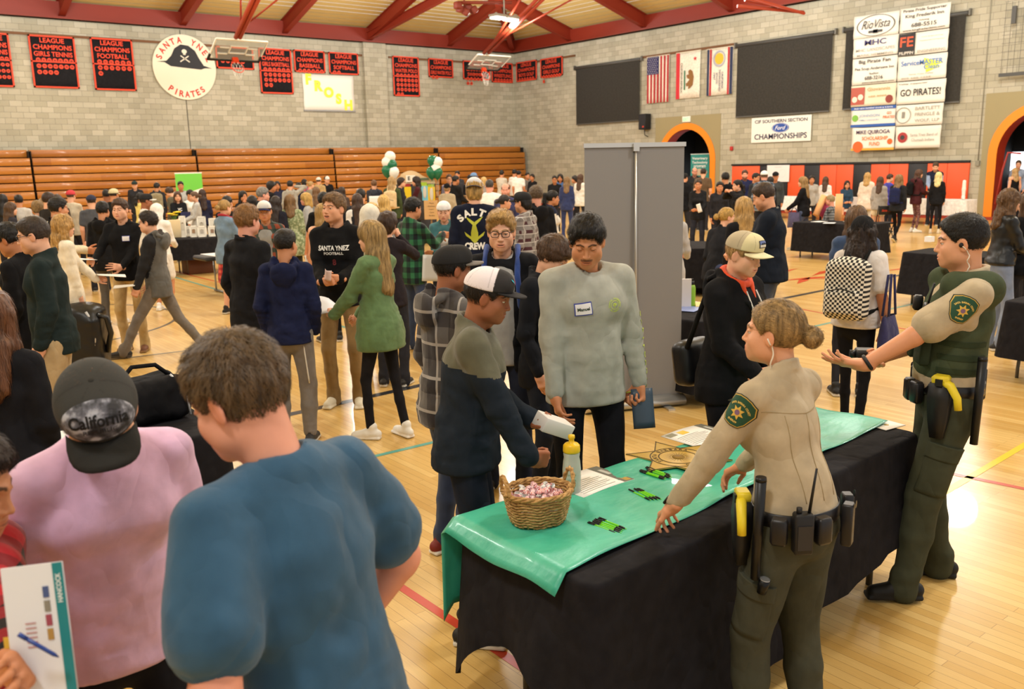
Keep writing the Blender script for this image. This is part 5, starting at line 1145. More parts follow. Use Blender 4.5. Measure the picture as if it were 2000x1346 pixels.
P1 = atd(406, 115, 30.5); P2 = atd(909, 134, 39.3)
def mastfor(P, pxs, dep):
    c0 = P+np.array([.915, 0, 0])+np.array([0, math.cos(R2(150)), math.sin(R2(150))])*.535; out = []
    for (a, da), (b, db), rad in pxs: out.append((atd(*a, da)-c0, atd(*b, db)-c0, rad))
    return out
hoop(P1, 'glass basketball hoop swung up before the round sign', 148, mastfor(P1, [((466, 78), 29.9), ((524, -20), 27.), .10], 0) if False else mastfor(P1, [(((462, 78), 29.9), ((508, -25), 27.), .075), (((470, 78), 29.9), ((520, -25), 27.), .075), (((472, 62), 29.5), ((472, -20), 28.), .035), (((480, 55), 29.3), ((555, -5), 28.), .03)], 0))
hoop(P2, 'far glass basketball hoop swung up near the room corner', 152, mastfor(P2, [(((946, 106), 38.6), ((1066, -15), 34.), .075), (((955, 106), 38.6), ((1078, -15), 34.), .075), (((990, 72), 37.5), ((1130, -5), 35.), .035), (((962, 90), 38.), ((1018, 0), 36.), .05)], 0))
# hanging gym lamps
def lampfix(P, lab, d=(1, 0, 0), power=0.):
    P = np.asarray(P, float); r = empty('ceiling_lamp', P, 0, lab, 'lamp', 'gym ceiling lamps'); d = unit(d); s = np.cross(d, (0, 0, 1)); Rm = np.stack([d, s, np.array([0, 0, 1.])], 1); mb = MB()
    for sg in (-1, 1): mb.box(Rm@np.array([sg*.34, 0, .06]), (.60, .46, .10), Rm, bev=.04)
    mb.tube([(0, 0, .1), (0, 0, .9)], .03, 8); mb.build('housing', plain('8A8478', .5, name='lamp_housing'), r)
    mb = MB()
    for sg in (-1, 1): mb.box(Rm@np.array([sg*.34, 0, -.02]), (.52, .38, .06), Rm, bev=.03)
    mb.build('diffuser', plain('FFF6E0', .4, name='lamp_diffuser', emit=14.), r)
    return r
lampfix(atd(985, 36, 33.), 'bright twin gym lamp hanging before the hip beam', (1, .15, 0))
mb = MB(); c = atd(907, 12, 33.); 
for i in range(5): mb.box(c+np.array([.18*i-.3, .1*(i % 2), -.1*(i % 3)]), (.26, .26, .26), rotm('Z', 20*i)@rotm('X', 15*i), bev=.05)
mb.tube([c+np.array([-.3, 0, .1]), atd(1000, 5, 33.)], .06, 8); mb.tube([c, c+np.array([0, 0, 1.])], .04, 8); prop('ceiling_winch', mb, plain('7A2E1C', .6, name='winch_paint'), 'dark red winch hanging from the roof steel', 'winch')
mb = MB(); mb.tube([atd(1455, 0, 27), atd(1570, 26, 27.5), atd(1455, -6, 26.5)], .05, 8); mb.tube([atd(1440, 12, 27.), atd(1570, 24, 27.5)], .05, 8); prop('hoop_brace', mb, plain('A03A22', .45, name='red_tube'), 'red tubular hoop brace at the roof edge above the screens', 'brace')
# ------------------------------------------------------------------ tables and cloths
def rounded(x0, x1, y0, y1, r, n=8, per=10):
    """outline of a rounded rectangle, evenly sampled"""
    P = []
    for cx, cy, a0, e in ((x1-r, y1-r, 0, (x0+r, y1)), (x0+r, y1-r, 90, (x0, y0+r)), (x0+r, y0+r, 180, (x1-r, y0)), (x1-r, y0+r, 270, (x1, y1-r))):
        for i in range(n+1): a = R2(a0+90*i/n); P.append((cx+r*math.cos(a), cy+r*math.sin(a)))
        p, q = P[-1], e
        for i in range(1, per): P.append((p[0]+(q[0]-p[0])*i/per, p[1]+(q[1]-p[1])*i/per))
    return np.array(P)
def tablecloth(name, out, z, drop, mat, label, amp=.03, freq=1.0, seed=0, round_=False):
    """cloth over a table outline: flat top, rolled edge, skirt with folds. drop may be a function of the outline point"""
    n = len(out); c = out.mean(0); d = np.roll(out, -1, 0)-np.roll(out, 1, 0); nrm = np.stack([d[:, 1], -d[:, 0]], 1); nrm /= np.linalg.norm(nrm, axis=1, keepdims=True)+1e-9
    if ((out-c)*nrm).sum() < 0: nrm = -nrm
    s = np.concatenate([[0], np.cumsum(np.linalg.norm(np.diff(out, axis=0), axis=1))]); r = np.random.default_rng(seed); ph = r.uniform(0, 6, 4)
    w = np.sin(s*14*freq+ph[0])*.6+np.sin(s*23*freq+ph[1])*.4+np.sin(s*7*freq+ph[2])*.5
    dr = np.array([drop(*p) if callable(drop) else drop for p in out]); rings = []
    for f in (.0, .35, .7, .93): rings.append([(c[0]+(p[0]-c[0])*max(f, .001), c[1]+(p[1]-c[1])*max(f, .001), z) for p in out])
    for i in range(4): a = R2(90*i/3); e = .018; rings.append([(p[0]+q[0]*e*math.sin(a), p[1]+q[1]*e*math.sin(a), z-e*(1-math.cos(a))) for p, q in zip(out, nrm)])
    for j in range(1, 9):
        t = j/8; rings.append([(p[0]+q[0]*(.018+amp*t*(1.2+ww)+.01*t), p[1]+q[1]*(.018+amp*t*(1.2+ww)+.01*t), z-.018-(h_-.018)*t) for p, q, ww, h_ in zip(out, nrm, w, dr)])
    mb = MB(); mb.loft(rings, cap=False); return prop(name, mb, mat, label, 'tablecloth')
def leg_u(mb, x, y, z, sx):
    """folding-table leg: tube with a bent foot"""
    mb.tube([(x, y, z), (x, y, z*.55), (x+sx*.02, y, z*.35), (x+sx*.05, y, .10), (x+sx*.05, y, .0)], .016, 10)
def folding_table(label, x0, x1, y0, y1, z, R=None):
    r = empty('folding_table', ((x0+x1)/2, (y0+y1)/2, 0), 0, label, 'table'); X, Y = (x1-x0)/2, (y1-y0)/2; mb = MB(); mb.box((0, 0, z-.025), (2*X, 2*Y, .045), bev=.01); mb.build('table_top', plain('C9C6BC', .6, name='table_plastic'), r)
    for sx in (-1, 1):
        for sy in (-1, 1): mb = MB(); leg_u(mb, sx*(X-.25), sy*(Y-.08), z-.05, sx); mb.build('leg', plain('5E5C58', .4, .6, name='grey_tube'), r)
        mb = MB(); mb.tube([(sx*(X-.25), -Y+.08, z*.6), (sx*(X-.25), Y-.08, z*.6)], .012, 8); mb.build('stretcher', plain('5E5C58', .4, .6, name='grey_tube'), r)
    return r
BLACKCLOTH = cloth('1D1C20', .18, weave=700, sheen=.25)
TZ = .755; TX0, TX1, TY0, TY1 = 1.80, 4.06, 1.885, 2.59
folding_table('long folding table under the black and teal cloths by the two deputies', TX0, TX1, TY0+.115, TY1-.03, TZ-.006)
def hd(x, y):
    if x < TX0+.03:
        t = (y-TY0)/(TY1-TY0); return .38+.29*abs(2*t-1)**2.5
    if y < TY0+.135: return .71-.26*max(0, (x-2.2)/1.86)
    return .45
out = rounded(TX0-.004, TX1+.004, TY0-.004, TY1+.004, .05, 6, 22); out[:, 1] += np.where(out[:, 1] < 2.2, .115*(out[:, 0]-TX0)/(TX1-TX0), -.03*(out[:, 0]-TX0)/(TX1-TX0)); tablecloth('tablecloth', out, TZ, hd, BLACKCLOTH, 'black tablecloth reaching to the floor under the teal cloth', .035, .8, 3)
# teal plastic cover laid along the table, one corner hanging over the end
def teal(u, v):
    x = 1.70+2.40*u; y0 = 1.985+.075*(x-1.7); L = (2.63-y0)+.36; t = v*L; y = y0+t; z = TZ+.006
    z += .005*math.sin(7*x+3*y)*math.sin(9*y+x)+.005*abs(math.sin(3.1*x-5*y))**3+.004*abs(math.sin(4.3*x+2.2*y+1))**6+.003*abs(math.sin(9*x-11*y))**4
    if y > 2.62: e = y-2.62; y = 2.62+.015*math.sin(min(e, .02)/.02*1.57)+.02*e+.008*math.sin(x*22)*min(1, e*5); z -= e
    if x < TX0-.02: e = TX0-.02-x; z -= e*.75+.01*math.sin(y*14)*e*10; x += e*.3
    return (x, y, z)
t_ = NT('teal_plastic'); n_ = t_.noise(5, detail=3); t_.base(t_.ramp(n_, [(.3, srgb('2FA085')), (.7, srgb('4DB89C'))])); t_.set(rough=.38, spec=.5, coat=.1); t_.bump(t_.noise(6, t_.map((1, 2.2, 1)), 4), .35, .02)
mb = MB(); mb.grid(teal, 90, 34, -.002); TEALC = prop('table_cover', mb, t_.m, 'teal plastic cover lying along the long black table', 'cover'); ZT = TZ+.010
# basket of wrapped sweets
bp = onz(1055, 990, TZ)
bp = np.array([1.985, 2.375, ZT+.002]); r = empty('wicker_basket', bp, R2(-20), 'round wicker basket with two loop handles full of sweets', 'basket'); WICK = None
t = NT('wicker'); n_ = t.noise(40, t.map((1, 1, 3)), 3); t.base(t.ramp(n_, [(.3, srgb('8A6434')), (.7, srgb('CDA468'))])); t.set(rough=.6, spec=.3); t.bump(n_, .4, .004); WICK = t.m
mb = MB(); H = .115
for i in range(11):
    z = .008+H*i/10; rr = .098+.028*(i/10)**.8
    for ph in (0, 1):
        mb.tube([((rr+.0045*math.sin(k*math.pi*.5+ph*math.pi+i*.9))*math.cos(2*math.pi*k/56), (rr*.86+.0045*math.sin(k*math.pi*.5+ph*math.pi+i*.9))*math.sin(2*math.pi*k/56), z+.003*math.sin(k*.9+ph)) for k in range(57)], .0048, 6, cap=False)
mb.build('woven_side', WICK, r); mb = MB()
for k in range(28): a = 2*math.pi*k/28; mb.tube([(.098*math.cos(a), .084*math.sin(a), .0), (.124*math.cos(a), .107*math.sin(a), H+.004)], .0035, 6)
mb.build('stakes', WICK, r); mb = MB(); mb.lathe([(.001, .002), (.095, .002), (.095, .012), (.001, .012)], n=28); mb.v = [(a, b*.86, c) for a, b, c in mb.v]; mb.build('bottom', WICK, r)
mb = MB()
for ph in (0, 2, 4): mb.tube([((.128+.006*math.cos(k*.8+ph))*math.cos(2*math.pi*k/60), (.110+.006*math.cos(k*.8+ph))*math.sin(2*math.pi*k/60), H+.006+.006*math.sin(k*.8+ph)) for k in range(61)], .005, 6, cap=False)
mb.build('rim', WICK, r)
for sg in (-1, 1):
    mb = MB()
    for ph in (0, 3.1): mb.tube([(sg*(.122+.010*math.sin(math.pi*i/16)+.004*math.cos(i*1.1+ph)), .045*math.cos(math.pi*i/16), H+.072*math.sin(math.pi*i/16)+.004*math.sin(i*1.1+ph)) for i in range(17)], .0055, 7)
    mb.build('handle', WICK, r)
mb = MB(); mb.lathe([(.001, .0), (.118, .0), (.11, .010), (.001, .018)], n=28); mb.v = [(a, b*.86, c+.070) for a, b, c in mb.v]; mb.build('paper_lining', plain('D8C8C4', .8, name='lining'), r)
def candy(i, c):
    mb = MB(); rr = .0105; mb.sphere((0, 0, 0), (rr*1.15, rr, rr*.8), 9, 6)
    for sg in (-1, 1): mb.loft([[(sg*rr*(1.1+t*1.1), (.25+1.0*t)*rr*math.cos(a)*(1+.2*math.sin(3*a)), (.2+.55*t)*rr*math.sin(a)) for a in np.linspace(0, 2*math.pi, 8, endpoint=False)] for t in (0, .5, 1)], False)
    m_ = NT('sweet_wrapper'); st = m_.n('ShaderNodeTexWave', wave_type='BANDS'); m_.l(m_.coord(), st.inputs[0]); st.inputs['Scale'].default_value = 60; m_.base(m_.ramp(st.outputs['Fac'], [(.35, srgb('EDE3E0')), (.6, srgb(c))])); m_.set(rough=.2, spec=.6, coat=.4)
    return mb.build('wrapped_sweet', m_.m)
kinds = [candy(i, c) for i, c in enumerate(('D24A5A', 'E08A9A', 'C9363A', 'B8C8C4', 'E0A0B4'))]; first = True; kk = 0
for lay_, (nn, zz, rm) in enumerate(((46, .090, .100), (34, .104, .082), (14, .116, .05))):
    for i in range(nn):
        a = i*2.399963; q = rm*math.sqrt((i+.5)/nn); src = kinds[kk % 5]; o = src if kk < 5 else src.copy()
        if kk >= 5: COL.objects.link(o)
        o.location = bp+np.array([q*math.cos(a), q*.86*math.sin(a), zz+random.uniform(0, .006)]); o.rotation_euler = (random.uniform(-.6, .6), random.uniform(-.6, .6), random.uniform(0, 6)); tag(o, 'small wrapped sweet heaped in the wicker basket', 'sweet', 'wrapped sweets in the basket'); kk += 1
# sports bottle
q = onz(1117, 962, ZT); r = empty('sports_bottle', (q[0]+.0, q[1]+.0, ZT), .4, 'frosted sports bottle with yellow cap behind the basket', 'bottle'); mb = MB(); mb.lathe([(.001, 0), (.034, 0), (.037, .006), (.037, .10), (.034, .135), (.031, .15), (.033, .165), (.030, .178), (.001, .178)], n=28)
t = NT('frosted_plastic'); t.base(srgb('DCE0D8')); t.set(rough=.35, trans=.35, spec=.5, sss=.2); mb.build('bottle_body', t.m, r); mb = MB(); mb.lathe([(.001, .172), (.0335, .172), (.0345, .178), (.0335, .200), (.026, .208), (.011, .212), (.0105, .226), (.014, .230), (.013, .242), (.001, .244)], n=28); mb.build('cap', plain('E8BE22', .35, name='yellow_plastic'), r)
mb = MB()
for i, w in enumerate(('SHERIFF', 'SANTA BARBARA', 'COUNTY')): put_text(mb, w, 0, .085-.022*i, (0, 0, 0), (1, 0, 0), (0, 0, 1), (0, 0, 0), w=.036, h=.008)
az = math.atan2(-q[1], -q[0])-.4
mb.v = [(.0375*math.cos(az+v[0]/.037), .0375*math.sin(az+v[0]/.037), v[2]) for v in mb.v]; mb.build('print', plain('5A8A60', .6, name='green_print'), r)
# leaflets
def leaflet(c, rot, w, h, label):
    r = empty('leaflet', (c[0], c[1], ZT+.004), rot, label, 'leaflet'); mb = MB(); mb.grid(lambda a, b: ((a-.5)*w, (b-.5)*h, .006*math.sin(a*3)), 6, 4, -.002); mb.build('sheet', plain('EDEAE4', .45, name='glossy_paper'), r); z = lambda x: .006*math.sin((x/w+.5)*3)+.0025
    def strip(x0, x1, y0, y1, col, nm):
        mb = MB(); mb.grid(lambda a, b: (x0+(x1-x0)*a, y0+(y1-y0)*b, z(x0+(x1-x0)*a)), 6, 3); mb.build(nm, plain(col, .4, name='print_'+nm), r)
    strip(w*.30, w*.5, -h*.5, h*.5, '6A685E', 'photo_band'); strip(w*.36, w*.47, -h*.46, -h*.24, 'B8963E', 'star_picture'); strip(w*.36, w*.44, h*.0, h*.3, 'B9B8B0', 'photo'); strip(-w*.22, -w*.05, h*.20, h*.40, 'E3BE4A', 'yellow_panel'); strip(-w*.46, -w*.28, h*.26, h*.44, '8A8874', 'emblem')
    mb = MB()
    for i in range(8): mb.grid(lambda a, b: (-w*.42+w*.62*a*(1 if i % 3 else .8), h*.10-h*.07*i+.004*b, z(-w*.42+w*.6*a)+.0004), 5, 1)
    mb.build('text_lines', plain('A9A69E', .6, name='grey_ink'), r); return r
q = onz(1170, 942, ZT); leaflet((q[0]-.03, q[1]+.02), R2(2), .30, .22, 'printed leaflet beside the sports bottle'); q = onz(1365, 852, ZT); leaflet(q, R2(0), .30, .22, 'printed leaflet beyond the gold badge cut-out')
# big badge cut-out: six-pointed star with ring lettering
q = onz(1325, 897, ZT); r = empty('badge_cutout', (q[0], q[1], ZT+.006), R2(8), 'large gold star badge cut-out lying on the teal cover', 'badge'); S = .235
GOLD = plain('C3A24E', .35, .35, name='gold_print'); DGOLD = plain('4A3A1E', .6, name='dark_outline'); mb = MB(); P = [(S*(1 if i % 2 == 0 else .55)*math.cos(i*math.pi/6), S*(1 if i % 2 == 0 else .55)*math.sin(i*math.pi/6)) for i in range(12)]; mb.prism(P, (0, 0, 0), XA, YA, (0, 0, .004)); mb.build('star', GOLD, r)
mb = MB()
for rr in (.52, .36): 
    for i in range(40): a, b = 2*math.pi*i/40, 2*math.pi*(i+1)/40; mb.add([(S*q_*math.cos(t), S*q_*math.sin(t), .0052) for q_, t in ((rr, a), (rr+.022, a), (rr+.022, b), (rr, b))], [(0, 1, 2, 3)])
for i in range(12):
    p0, p1 = P[i], P[(i+1) % 12]; d = unit(np.array([p1[0]-p0[0], p1[1]-p0[1], 0])); s_ = np.cross(d, ZA)*-.005; mb.add([(p0[0], p0[1], .0052), (p1[0], p1[1], .0052), (p1[0]+s_[0], p1[1]+s_[1], .0052), (p0[0]+s_[0], p0[1]+s_[1], .0052)], [(0, 1, 2, 3)])
for i in range(24): a = 2*math.pi*i/24; mb.add([(S*.14*math.cos(a-.04), S*.14*math.sin(a-.04), .0052), (S*.30*math.cos(a), S*.30*math.sin(a), .0052), (S*.14*math.cos(a+.04), S*.14*math.sin(a+.04), .0052)], [(0, 1, 2)])
arc_text(mb, 'SANTA BARBARA', 0, 0, S*.45, -75, 75, .020, (0, 0, .0054), XA, YA, (0, 0, 0), bold=.03); arc_text(mb, 'COUNTY', 0, 0, S*.45, 215, 145, .020, (0, 0, .0054), XA, YA, (0, 0, 0), bold=.03, inward=True); mb.build('engraved_lines', DGOLD, r)
mb = MB(); mb.sphere((0, 0, .005), (S*.12, S*.12, .004), 20, 6); mb.build('boss', plain('8A6E34', .4, .4, name='bronze'), r)
# pens
def pen(c, a, label, group):
    o = empty('pen', c, a, label, 'pen', group); G = plain('6FD01E', .3, name='lime_plastic'); K = plain('141414', .4, name='black_rubber_grip')
    for nm, m_, pr in (('barrel', G, [(.0036, .035), (.0040, .05), (.0040, .104), (.0038, .106)]), ('grip', K, [(.0022, .008), (.0036, .016), (.0042, .024), (.0042, .036)]), ('cap_end', K, [(.0042, .104), (.0042, .132), (.0034, .138), (.0026, .141)]), ('tip', G, [(.0006, .0), (.0020, .008), (.0021, .009)])):
        mb = MB(); mb.lathe(pr, (0, 0, 0), 10, np.array([[0, 0, 1], [0, 1, 0], [-1, 0, 0]]).T @ np.eye(3)); mb.build(nm, m_, o)
    mb = MB(); mb.box((-.118, 0, .006) , (.036, .003, .002)); mb.build('clip', K, o); return o
def pens(px, n, a, label, group, gap=.0135):
    q = onz(*px, ZT+.005)
    for i in range(n):
        t = a+random.uniform(-.10, .10); s_ = np.array([-math.sin(a), math.cos(a), 0]); d = np.array([math.cos(a), math.sin(a), 0]); pen(np.array([q[0], q[1], ZT+.005])+s_*gap*(i-n/2)+d*(.07+random.uniform(-.012, .012)), t, label, group)
def pxang(p, q): a, b = onz(*p, ZT), onz(*q, ZT); return math.atan2(b[1]-a[1], b[0]-a[0])
pens((1192, 1028), 5, pxang((1152, 1020), (1208, 1040)), 'lime green pen lying nearest the basket', 'pens by the basket'); pens((1262, 966), 4, pxang((1228, 952), (1288, 978)), 'lime green pen in the middle bunch on the teal cover', 'pens in the middle'); pens((1284, 924), 5, pxang((1255, 917), (1300, 932)), 'lime green pen in the bunch touching the gold badge', 'pens by the badge')
q = onz(1731, 832, TZ); mb = MB(); mb.box((q[0], q[1], TZ+.004), (.15, .11, .003), rotm('Z', -8)); o = prop('card', mb, plain('EEE9E2', .5, name='white_card'), 'white card with a small gold seal on the bare black cloth', 'card'); mb = MB(); mb.cyl((q[0], q[1], TZ+.0055), (q[0], q[1], TZ+.0065), .012, n=16); mb.build('seal', plain('B8963E', .4, .5, name='gold_foil'), o)
# crates under the table
r = empty('storage_crate', (2.62, 2.22, 0), 0, 'black folding crate with a pull handle under the table', 'crate'); K_ = plain('141418', .5, name='black_crate')
mb = MB(); mb.box((0, 0, .22), (.42, .34, .38), bev=.02); mb.build('crate_body', K_, r); mb = MB()
for i in range(4): mb.box((0, -.172, .08+.09*i), (.40, .012, .014)); 
for i in range(6): mb.box((-.19+.076*i, -.173, .22), (.012, .012, .36))
mb.build('ribs', plain('202026', .45, name='crate_ribs'), r); mb = MB(); mb.tube([(-.1, -.15, .40), (-.1, -.15, .56), (.1, -.15, .56), (.1, -.15, .40)], .010, 8); mb.build('pull_handle', plain('3A3528', .4, name='tube_handle'), r); mb = MB(); mb.box((.09, -.18, .16), (.09, .004, .035)); mb.build('paper_label', plain('C9C0B4', .7, name='paper_label'), r)
for sx in (-1, 1): mb = MB(); mb.cyl((sx*.18, -.14, .03), (sx*.21, -.14, .03), .03, n=14); mb.build('wheel', plain('101010', .6, name='wheel_rubber'), r)
# roll-up banner stand seen from behind
a, b = onz(1150, 806), onz(1322, 790); u = unit(b-a); c = (a+b)/2; nb = np.array([u[1], -u[0], 0]); r = empty('banner_stand', c, math.atan2(u[1], u[0]), 'tall grey back of a roll-up banner stand behind the table', 'banner stand'); Wd = .86; Hb = 2.14
t = NT('grey_banner_back'); t.base(srgb('868483')); t.set(rough=.75, spec=.25); t.bump(t.noise(1.2, detail=2), .1, .05); mb = MB(); mb.box((0, 0, Hb/2+.06), (Wd, .006, Hb-.02)); mb.build('banner_sheet', t.m, r)
SIL = plain('C9C7C2', .3, .7, name='brushed_aluminium'); mb = MB(); mb.loft([[(x, .09*math.cos(t_)*1.0, .05+.05*math.sin(t_)*1.0) for t_ in np.linspace(0, 2*math.pi, 16, endpoint=False)] for x in (-Wd/2-.02, Wd/2+.02)]); mb.build('base_cassette', SIL, r); mb = MB(); mb.box((0, 0, Hb+.06), (Wd+.02, .03, .035)); mb.build('top_rail', SIL, r)
mb = MB(); mb.tube([(0.0, -.05, .09), (0, -.03, Hb*.62), (0, -.015, Hb+.06)], .011, 8); mb.box((0, -.02, Hb+.04), (.05, .03, .06)); mb.build('support_pole', SIL, r)
for x in (-.28, .28): mb = MB(); mb.box((x, 0, .008), (.06, .34, .016)); mb.build('foot', SIL, r)
# table behind the roll-up banner, with bottle and papers
q = onz(1345, 605, .74); x_, y_ = 5.95, 4.75
folding_table('folding table behind the tall grey banner', x_-.2, x_+.75, y_-.05, y_+.65, .735); tablecloth('tablecloth', rounded(x_-.2, x_+.75, y_-.05, y_+.65, .05), .745, .62, BLACKCLOTH, 'black tablecloth behind the tall grey banner', seed=9)
q = onz(1350, 598, .75); r = empty('water_bottle', (q[0], q[1], .75), 0, 'lime green water bottle with black cap', 'bottle'); mb = MB(); mb.lathe([(.001, 0), (.036, 0), (.037, .01), (.037, .17), (.030, .195), (.022, .20), (.001, .2)], n=20); mb.build('bottle_body', plain('8FBF3A', .35, name='green_steel'), r); mb = MB(); mb.lathe([(.001, .198), (.025, .198), (.025, .232), (.001, .235)], n=18); mb.tube([(-.02, 0, .22), (-.015, 0, .25), (.015, 0, .25), (.02, 0, .22)], .005, 6); mb.build('cap', plain('18181A', .5, name='black_cap'), r)
for i, (px, c_) in enumerate((((1338, 592), 'C8A0C0'), ((1345, 604), '8A9AD0'), ((1380, 596), 'E0C060'))):
    q = onz(*px, .75); mb = MB(); mb.box((q[0], q[1], .751+.003*i), (.28, .2, .003), rotm('Z', 20*i)); prop('flyer', mb, plain(c_, .5, name='flyer_print'), ('pink', 'lilac blue', 'yellow')[i]+' flyer beside the lime green bottle', 'flyer')
q = onz(1328, 600, .75); mb = MB(); mb.box((q[0], q[1], .75+.13), (.2, .02, .26), rotm('Z', -40)); prop('sign_holder', mb, plain('EDE6E2', .4, name='white_card'), 'white upright sign at the edge of the grey banner', 'sign')
# ------------------------------------------------------------------ left side
def roundtable(label, clabel, c, rad, z=.74, drop=.62, sq=None, seed=1):
    r = empty('round_table', (c[0], c[1], 0), 0, label, 'table'); mb = MB(); mb.lathe([(.001, z-.03), (rad, z-.03), (rad, z-.006), (.001, z-.006)], n=32); mb.build('table_top', plain('8A6A48', .6, name='plywood'), r)
    for i in range(4): a = math.pi/4+i*math.pi/2; mb = MB(); mb.tube([(rad*.6*math.cos(a), rad*.6*math.sin(a), z-.03), (rad*.62*math.cos(a), rad*.62*math.sin(a), 0)], .016, 8); mb.build('leg', plain('6A6864', .4, .6, name='grey_tube'), r)
    o = np.array([(c[0]+rad*math.cos(t), c[1]+rad*math.sin(t)) for t in np.linspace(0, 2*math.pi, 72, endpoint=False)]); tablecloth('tablecloth', o, z, drop, BLACKCLOTH, clabel, .03, 1.3, seed)
q = onz(376, 463, .74); lt = (q[0]+.05, q[1]+.05); roundtable('round display table with the picture frames', 'black cloth on the picture frame table', lt, .62, drop=.42, seed=4)
mb = MB(); mb.box((lt[0]+.0, lt[1]-.1, .18), (.55, .45, .36), bev=.02); prop('wooden_crate', mb, plain('5A3018', .6, name='dark_wood'), 'dark wooden crate under the picture frame table', 'crate')
fw_ = unit(np.array([-lt[0], -lt[1], 0])); sd_ = np.array([-fw_[1], fw_[0], 0])
frames = [(-.46, .10, .30, .36, 'large white framed picture at the back of the display'), (-.17, .20, .18, .40, 'tall white framed picture behind the smaller frames'), (-.36, -.28, .16, .22, 'small framed picture at the front of the display'), (-.16, -.30, .17, .23, 'small tilted frame second from the front'), (.0, -.24, .15, .24, 'brownish framed picture in the middle of the display'), (.10, .05, .18, .22, 'white frame half hidden behind the brownish one'), (.20, -.12, .13, .44, 'narrow tall white frame beside the paper bag'), (-.55, -.15, .14, .18, 'white card at the display end')]
for i, (a, b, w, h, lab) in enumerate(frames):
    p = np.array([lt[0], lt[1], .745])-sd_*a+(-fw_)*b; yaw = math.atan2(fw_[1], fw_[0])-math.pi/2; r = empty('picture_frame', p, yaw, lab, 'picture frame', 'picture frames on the display table'); Rm = rotm('X', -12); Rm = rotm('X', 12); mb = MB()
    for cx, cz, ww, hh in ((0, h-.015, w, .03), (0, .015, w, .03), (-w/2+.012, h/2, .024, h), (w/2-.012, h/2, .024, h)): mb.box(Rm@np.array([cx, 0, cz]), (ww, .018, hh), Rm)
    mb.build('frame', plain('EAE6DC', .5, name='white_frame'), r); mb = MB(); mb.box(Rm@np.array([0, -.002, h/2]), (w-.03, .008, h-.04), Rm); mb.build('print', plain('D8D4CA', .5, name='photo_mount'), r); mb = MB(); mb.box(Rm@np.array([0, .007, h/2]), (w*.4, .004, h*.34), Rm); mb.build('picture', plain(('9A9488', 'B0A89A', '8A6E5A', 'A8A29A', '9A7A5A', 'B4AEA4', 'C0BAAE', 'B8B0A0')[i], .5, name='picture'), r)
    mb = MB(); mb.box((0, -h*.25, h*.35), (.03, .008, h*.72), rotm('X', -24)); mb.build('easel_back', plain('8A7A60', .7, name='card_back'), r)
p = np.array([lt[0], lt[1], .745])-sd_*.36+fw_*.08; mb = MB(); mb.box(p+[0, 0, .18], (.24, .12, .36), np.stack([sd_, fw_, np.array(ZA)], 1), bev=.01); prop('paper_bag', mb, plain('DCC8A0', .7, name='kraft_paper'), 'pale paper bag on the picture frame table', 'bag')
p = np.array([lt[0], lt[1], .745])-sd_*.36-fw_*.14; r = empty('flower_vase', p, 0, 'glass vase of yellow flowers behind the paper bag', 'vase'); mb = MB(); mb.lathe([(.001, 0), (.05, 0), (.045, .2), (.055, .28), (.05, .28), (.001, .02)], n=16); t = NT('vase_glass'); t.base(srgb('A8C09A')); t.set(rough=.1, trans=.7); mb.build('vase', t.m, r)
for i in range(9):
    a = i*2.4; q_ = np.array([.11*math.cos(a)*(.4+.6*(i % 3)/2), .11*math.sin(a)*(.4+.6*(i % 3)/2), .44+.03*(i % 3)]); mb = MB(); mb.tube([(0, 0, .1), q_*[.5, .5, .8], q_], .005, 6); st = mb.build('stem', plain('5A7A2A', .6, name='green_stem'), r); mb = MB()
    for j in range(7): b = 2*math.pi*j/7; mb.sphere(q_+.03*np.array([math.cos(b), math.sin(b), .2]), (.022, .022, .012), 8, 5)
    mb.sphere(q_+[0, 0, .01], (.018, .018, .014), 8, 5); mb.build('flower', plain('EDCB1E', .6, name='yellow_petals'), r)
# padded cot with folding legs
a, b = onz(388, 505, .62), onz(470, 498, .62); u = unit(b-a); u[2] = 0; r = empty('treatment_couch', ((a+u*.9)[0], (a+u*.9)[1], 0), math.atan2(u[1], u[0]), 'low padded treatment couch on folding metal legs', 'couch'); mb = MB(); mb.box((0, 0, .62), (1.8, .6, .07), bev=.03); mb.build('pad', plain('2A2E38', .5, name='dark_vinyl'), r); mb = MB(); mb.box((-.5, 0, .66), (.5, .61, .012), bev=.004); mb.build('paper_cover', plain('E4E4E6', .7, name='white_paper'), r)
for x in (-.55, .55):
    for y in (-.24, .24): mb = MB(); mb.tube([(x, y, .58), (x, y, .02)], .018, 8); mb.tube([(x, y, .3), (x*.3, y, .56)], .010, 6); mb.build('leg', plain('A8A6A0', .35, .7, name='steel_tube'), r)
    mb = MB(); mb.tube([(x, -.3, .02), (x, .3, .02)], .02, 8); mb.build('foot_bar', plain('8A8884', .35, .7, name='steel_tube2'), r)
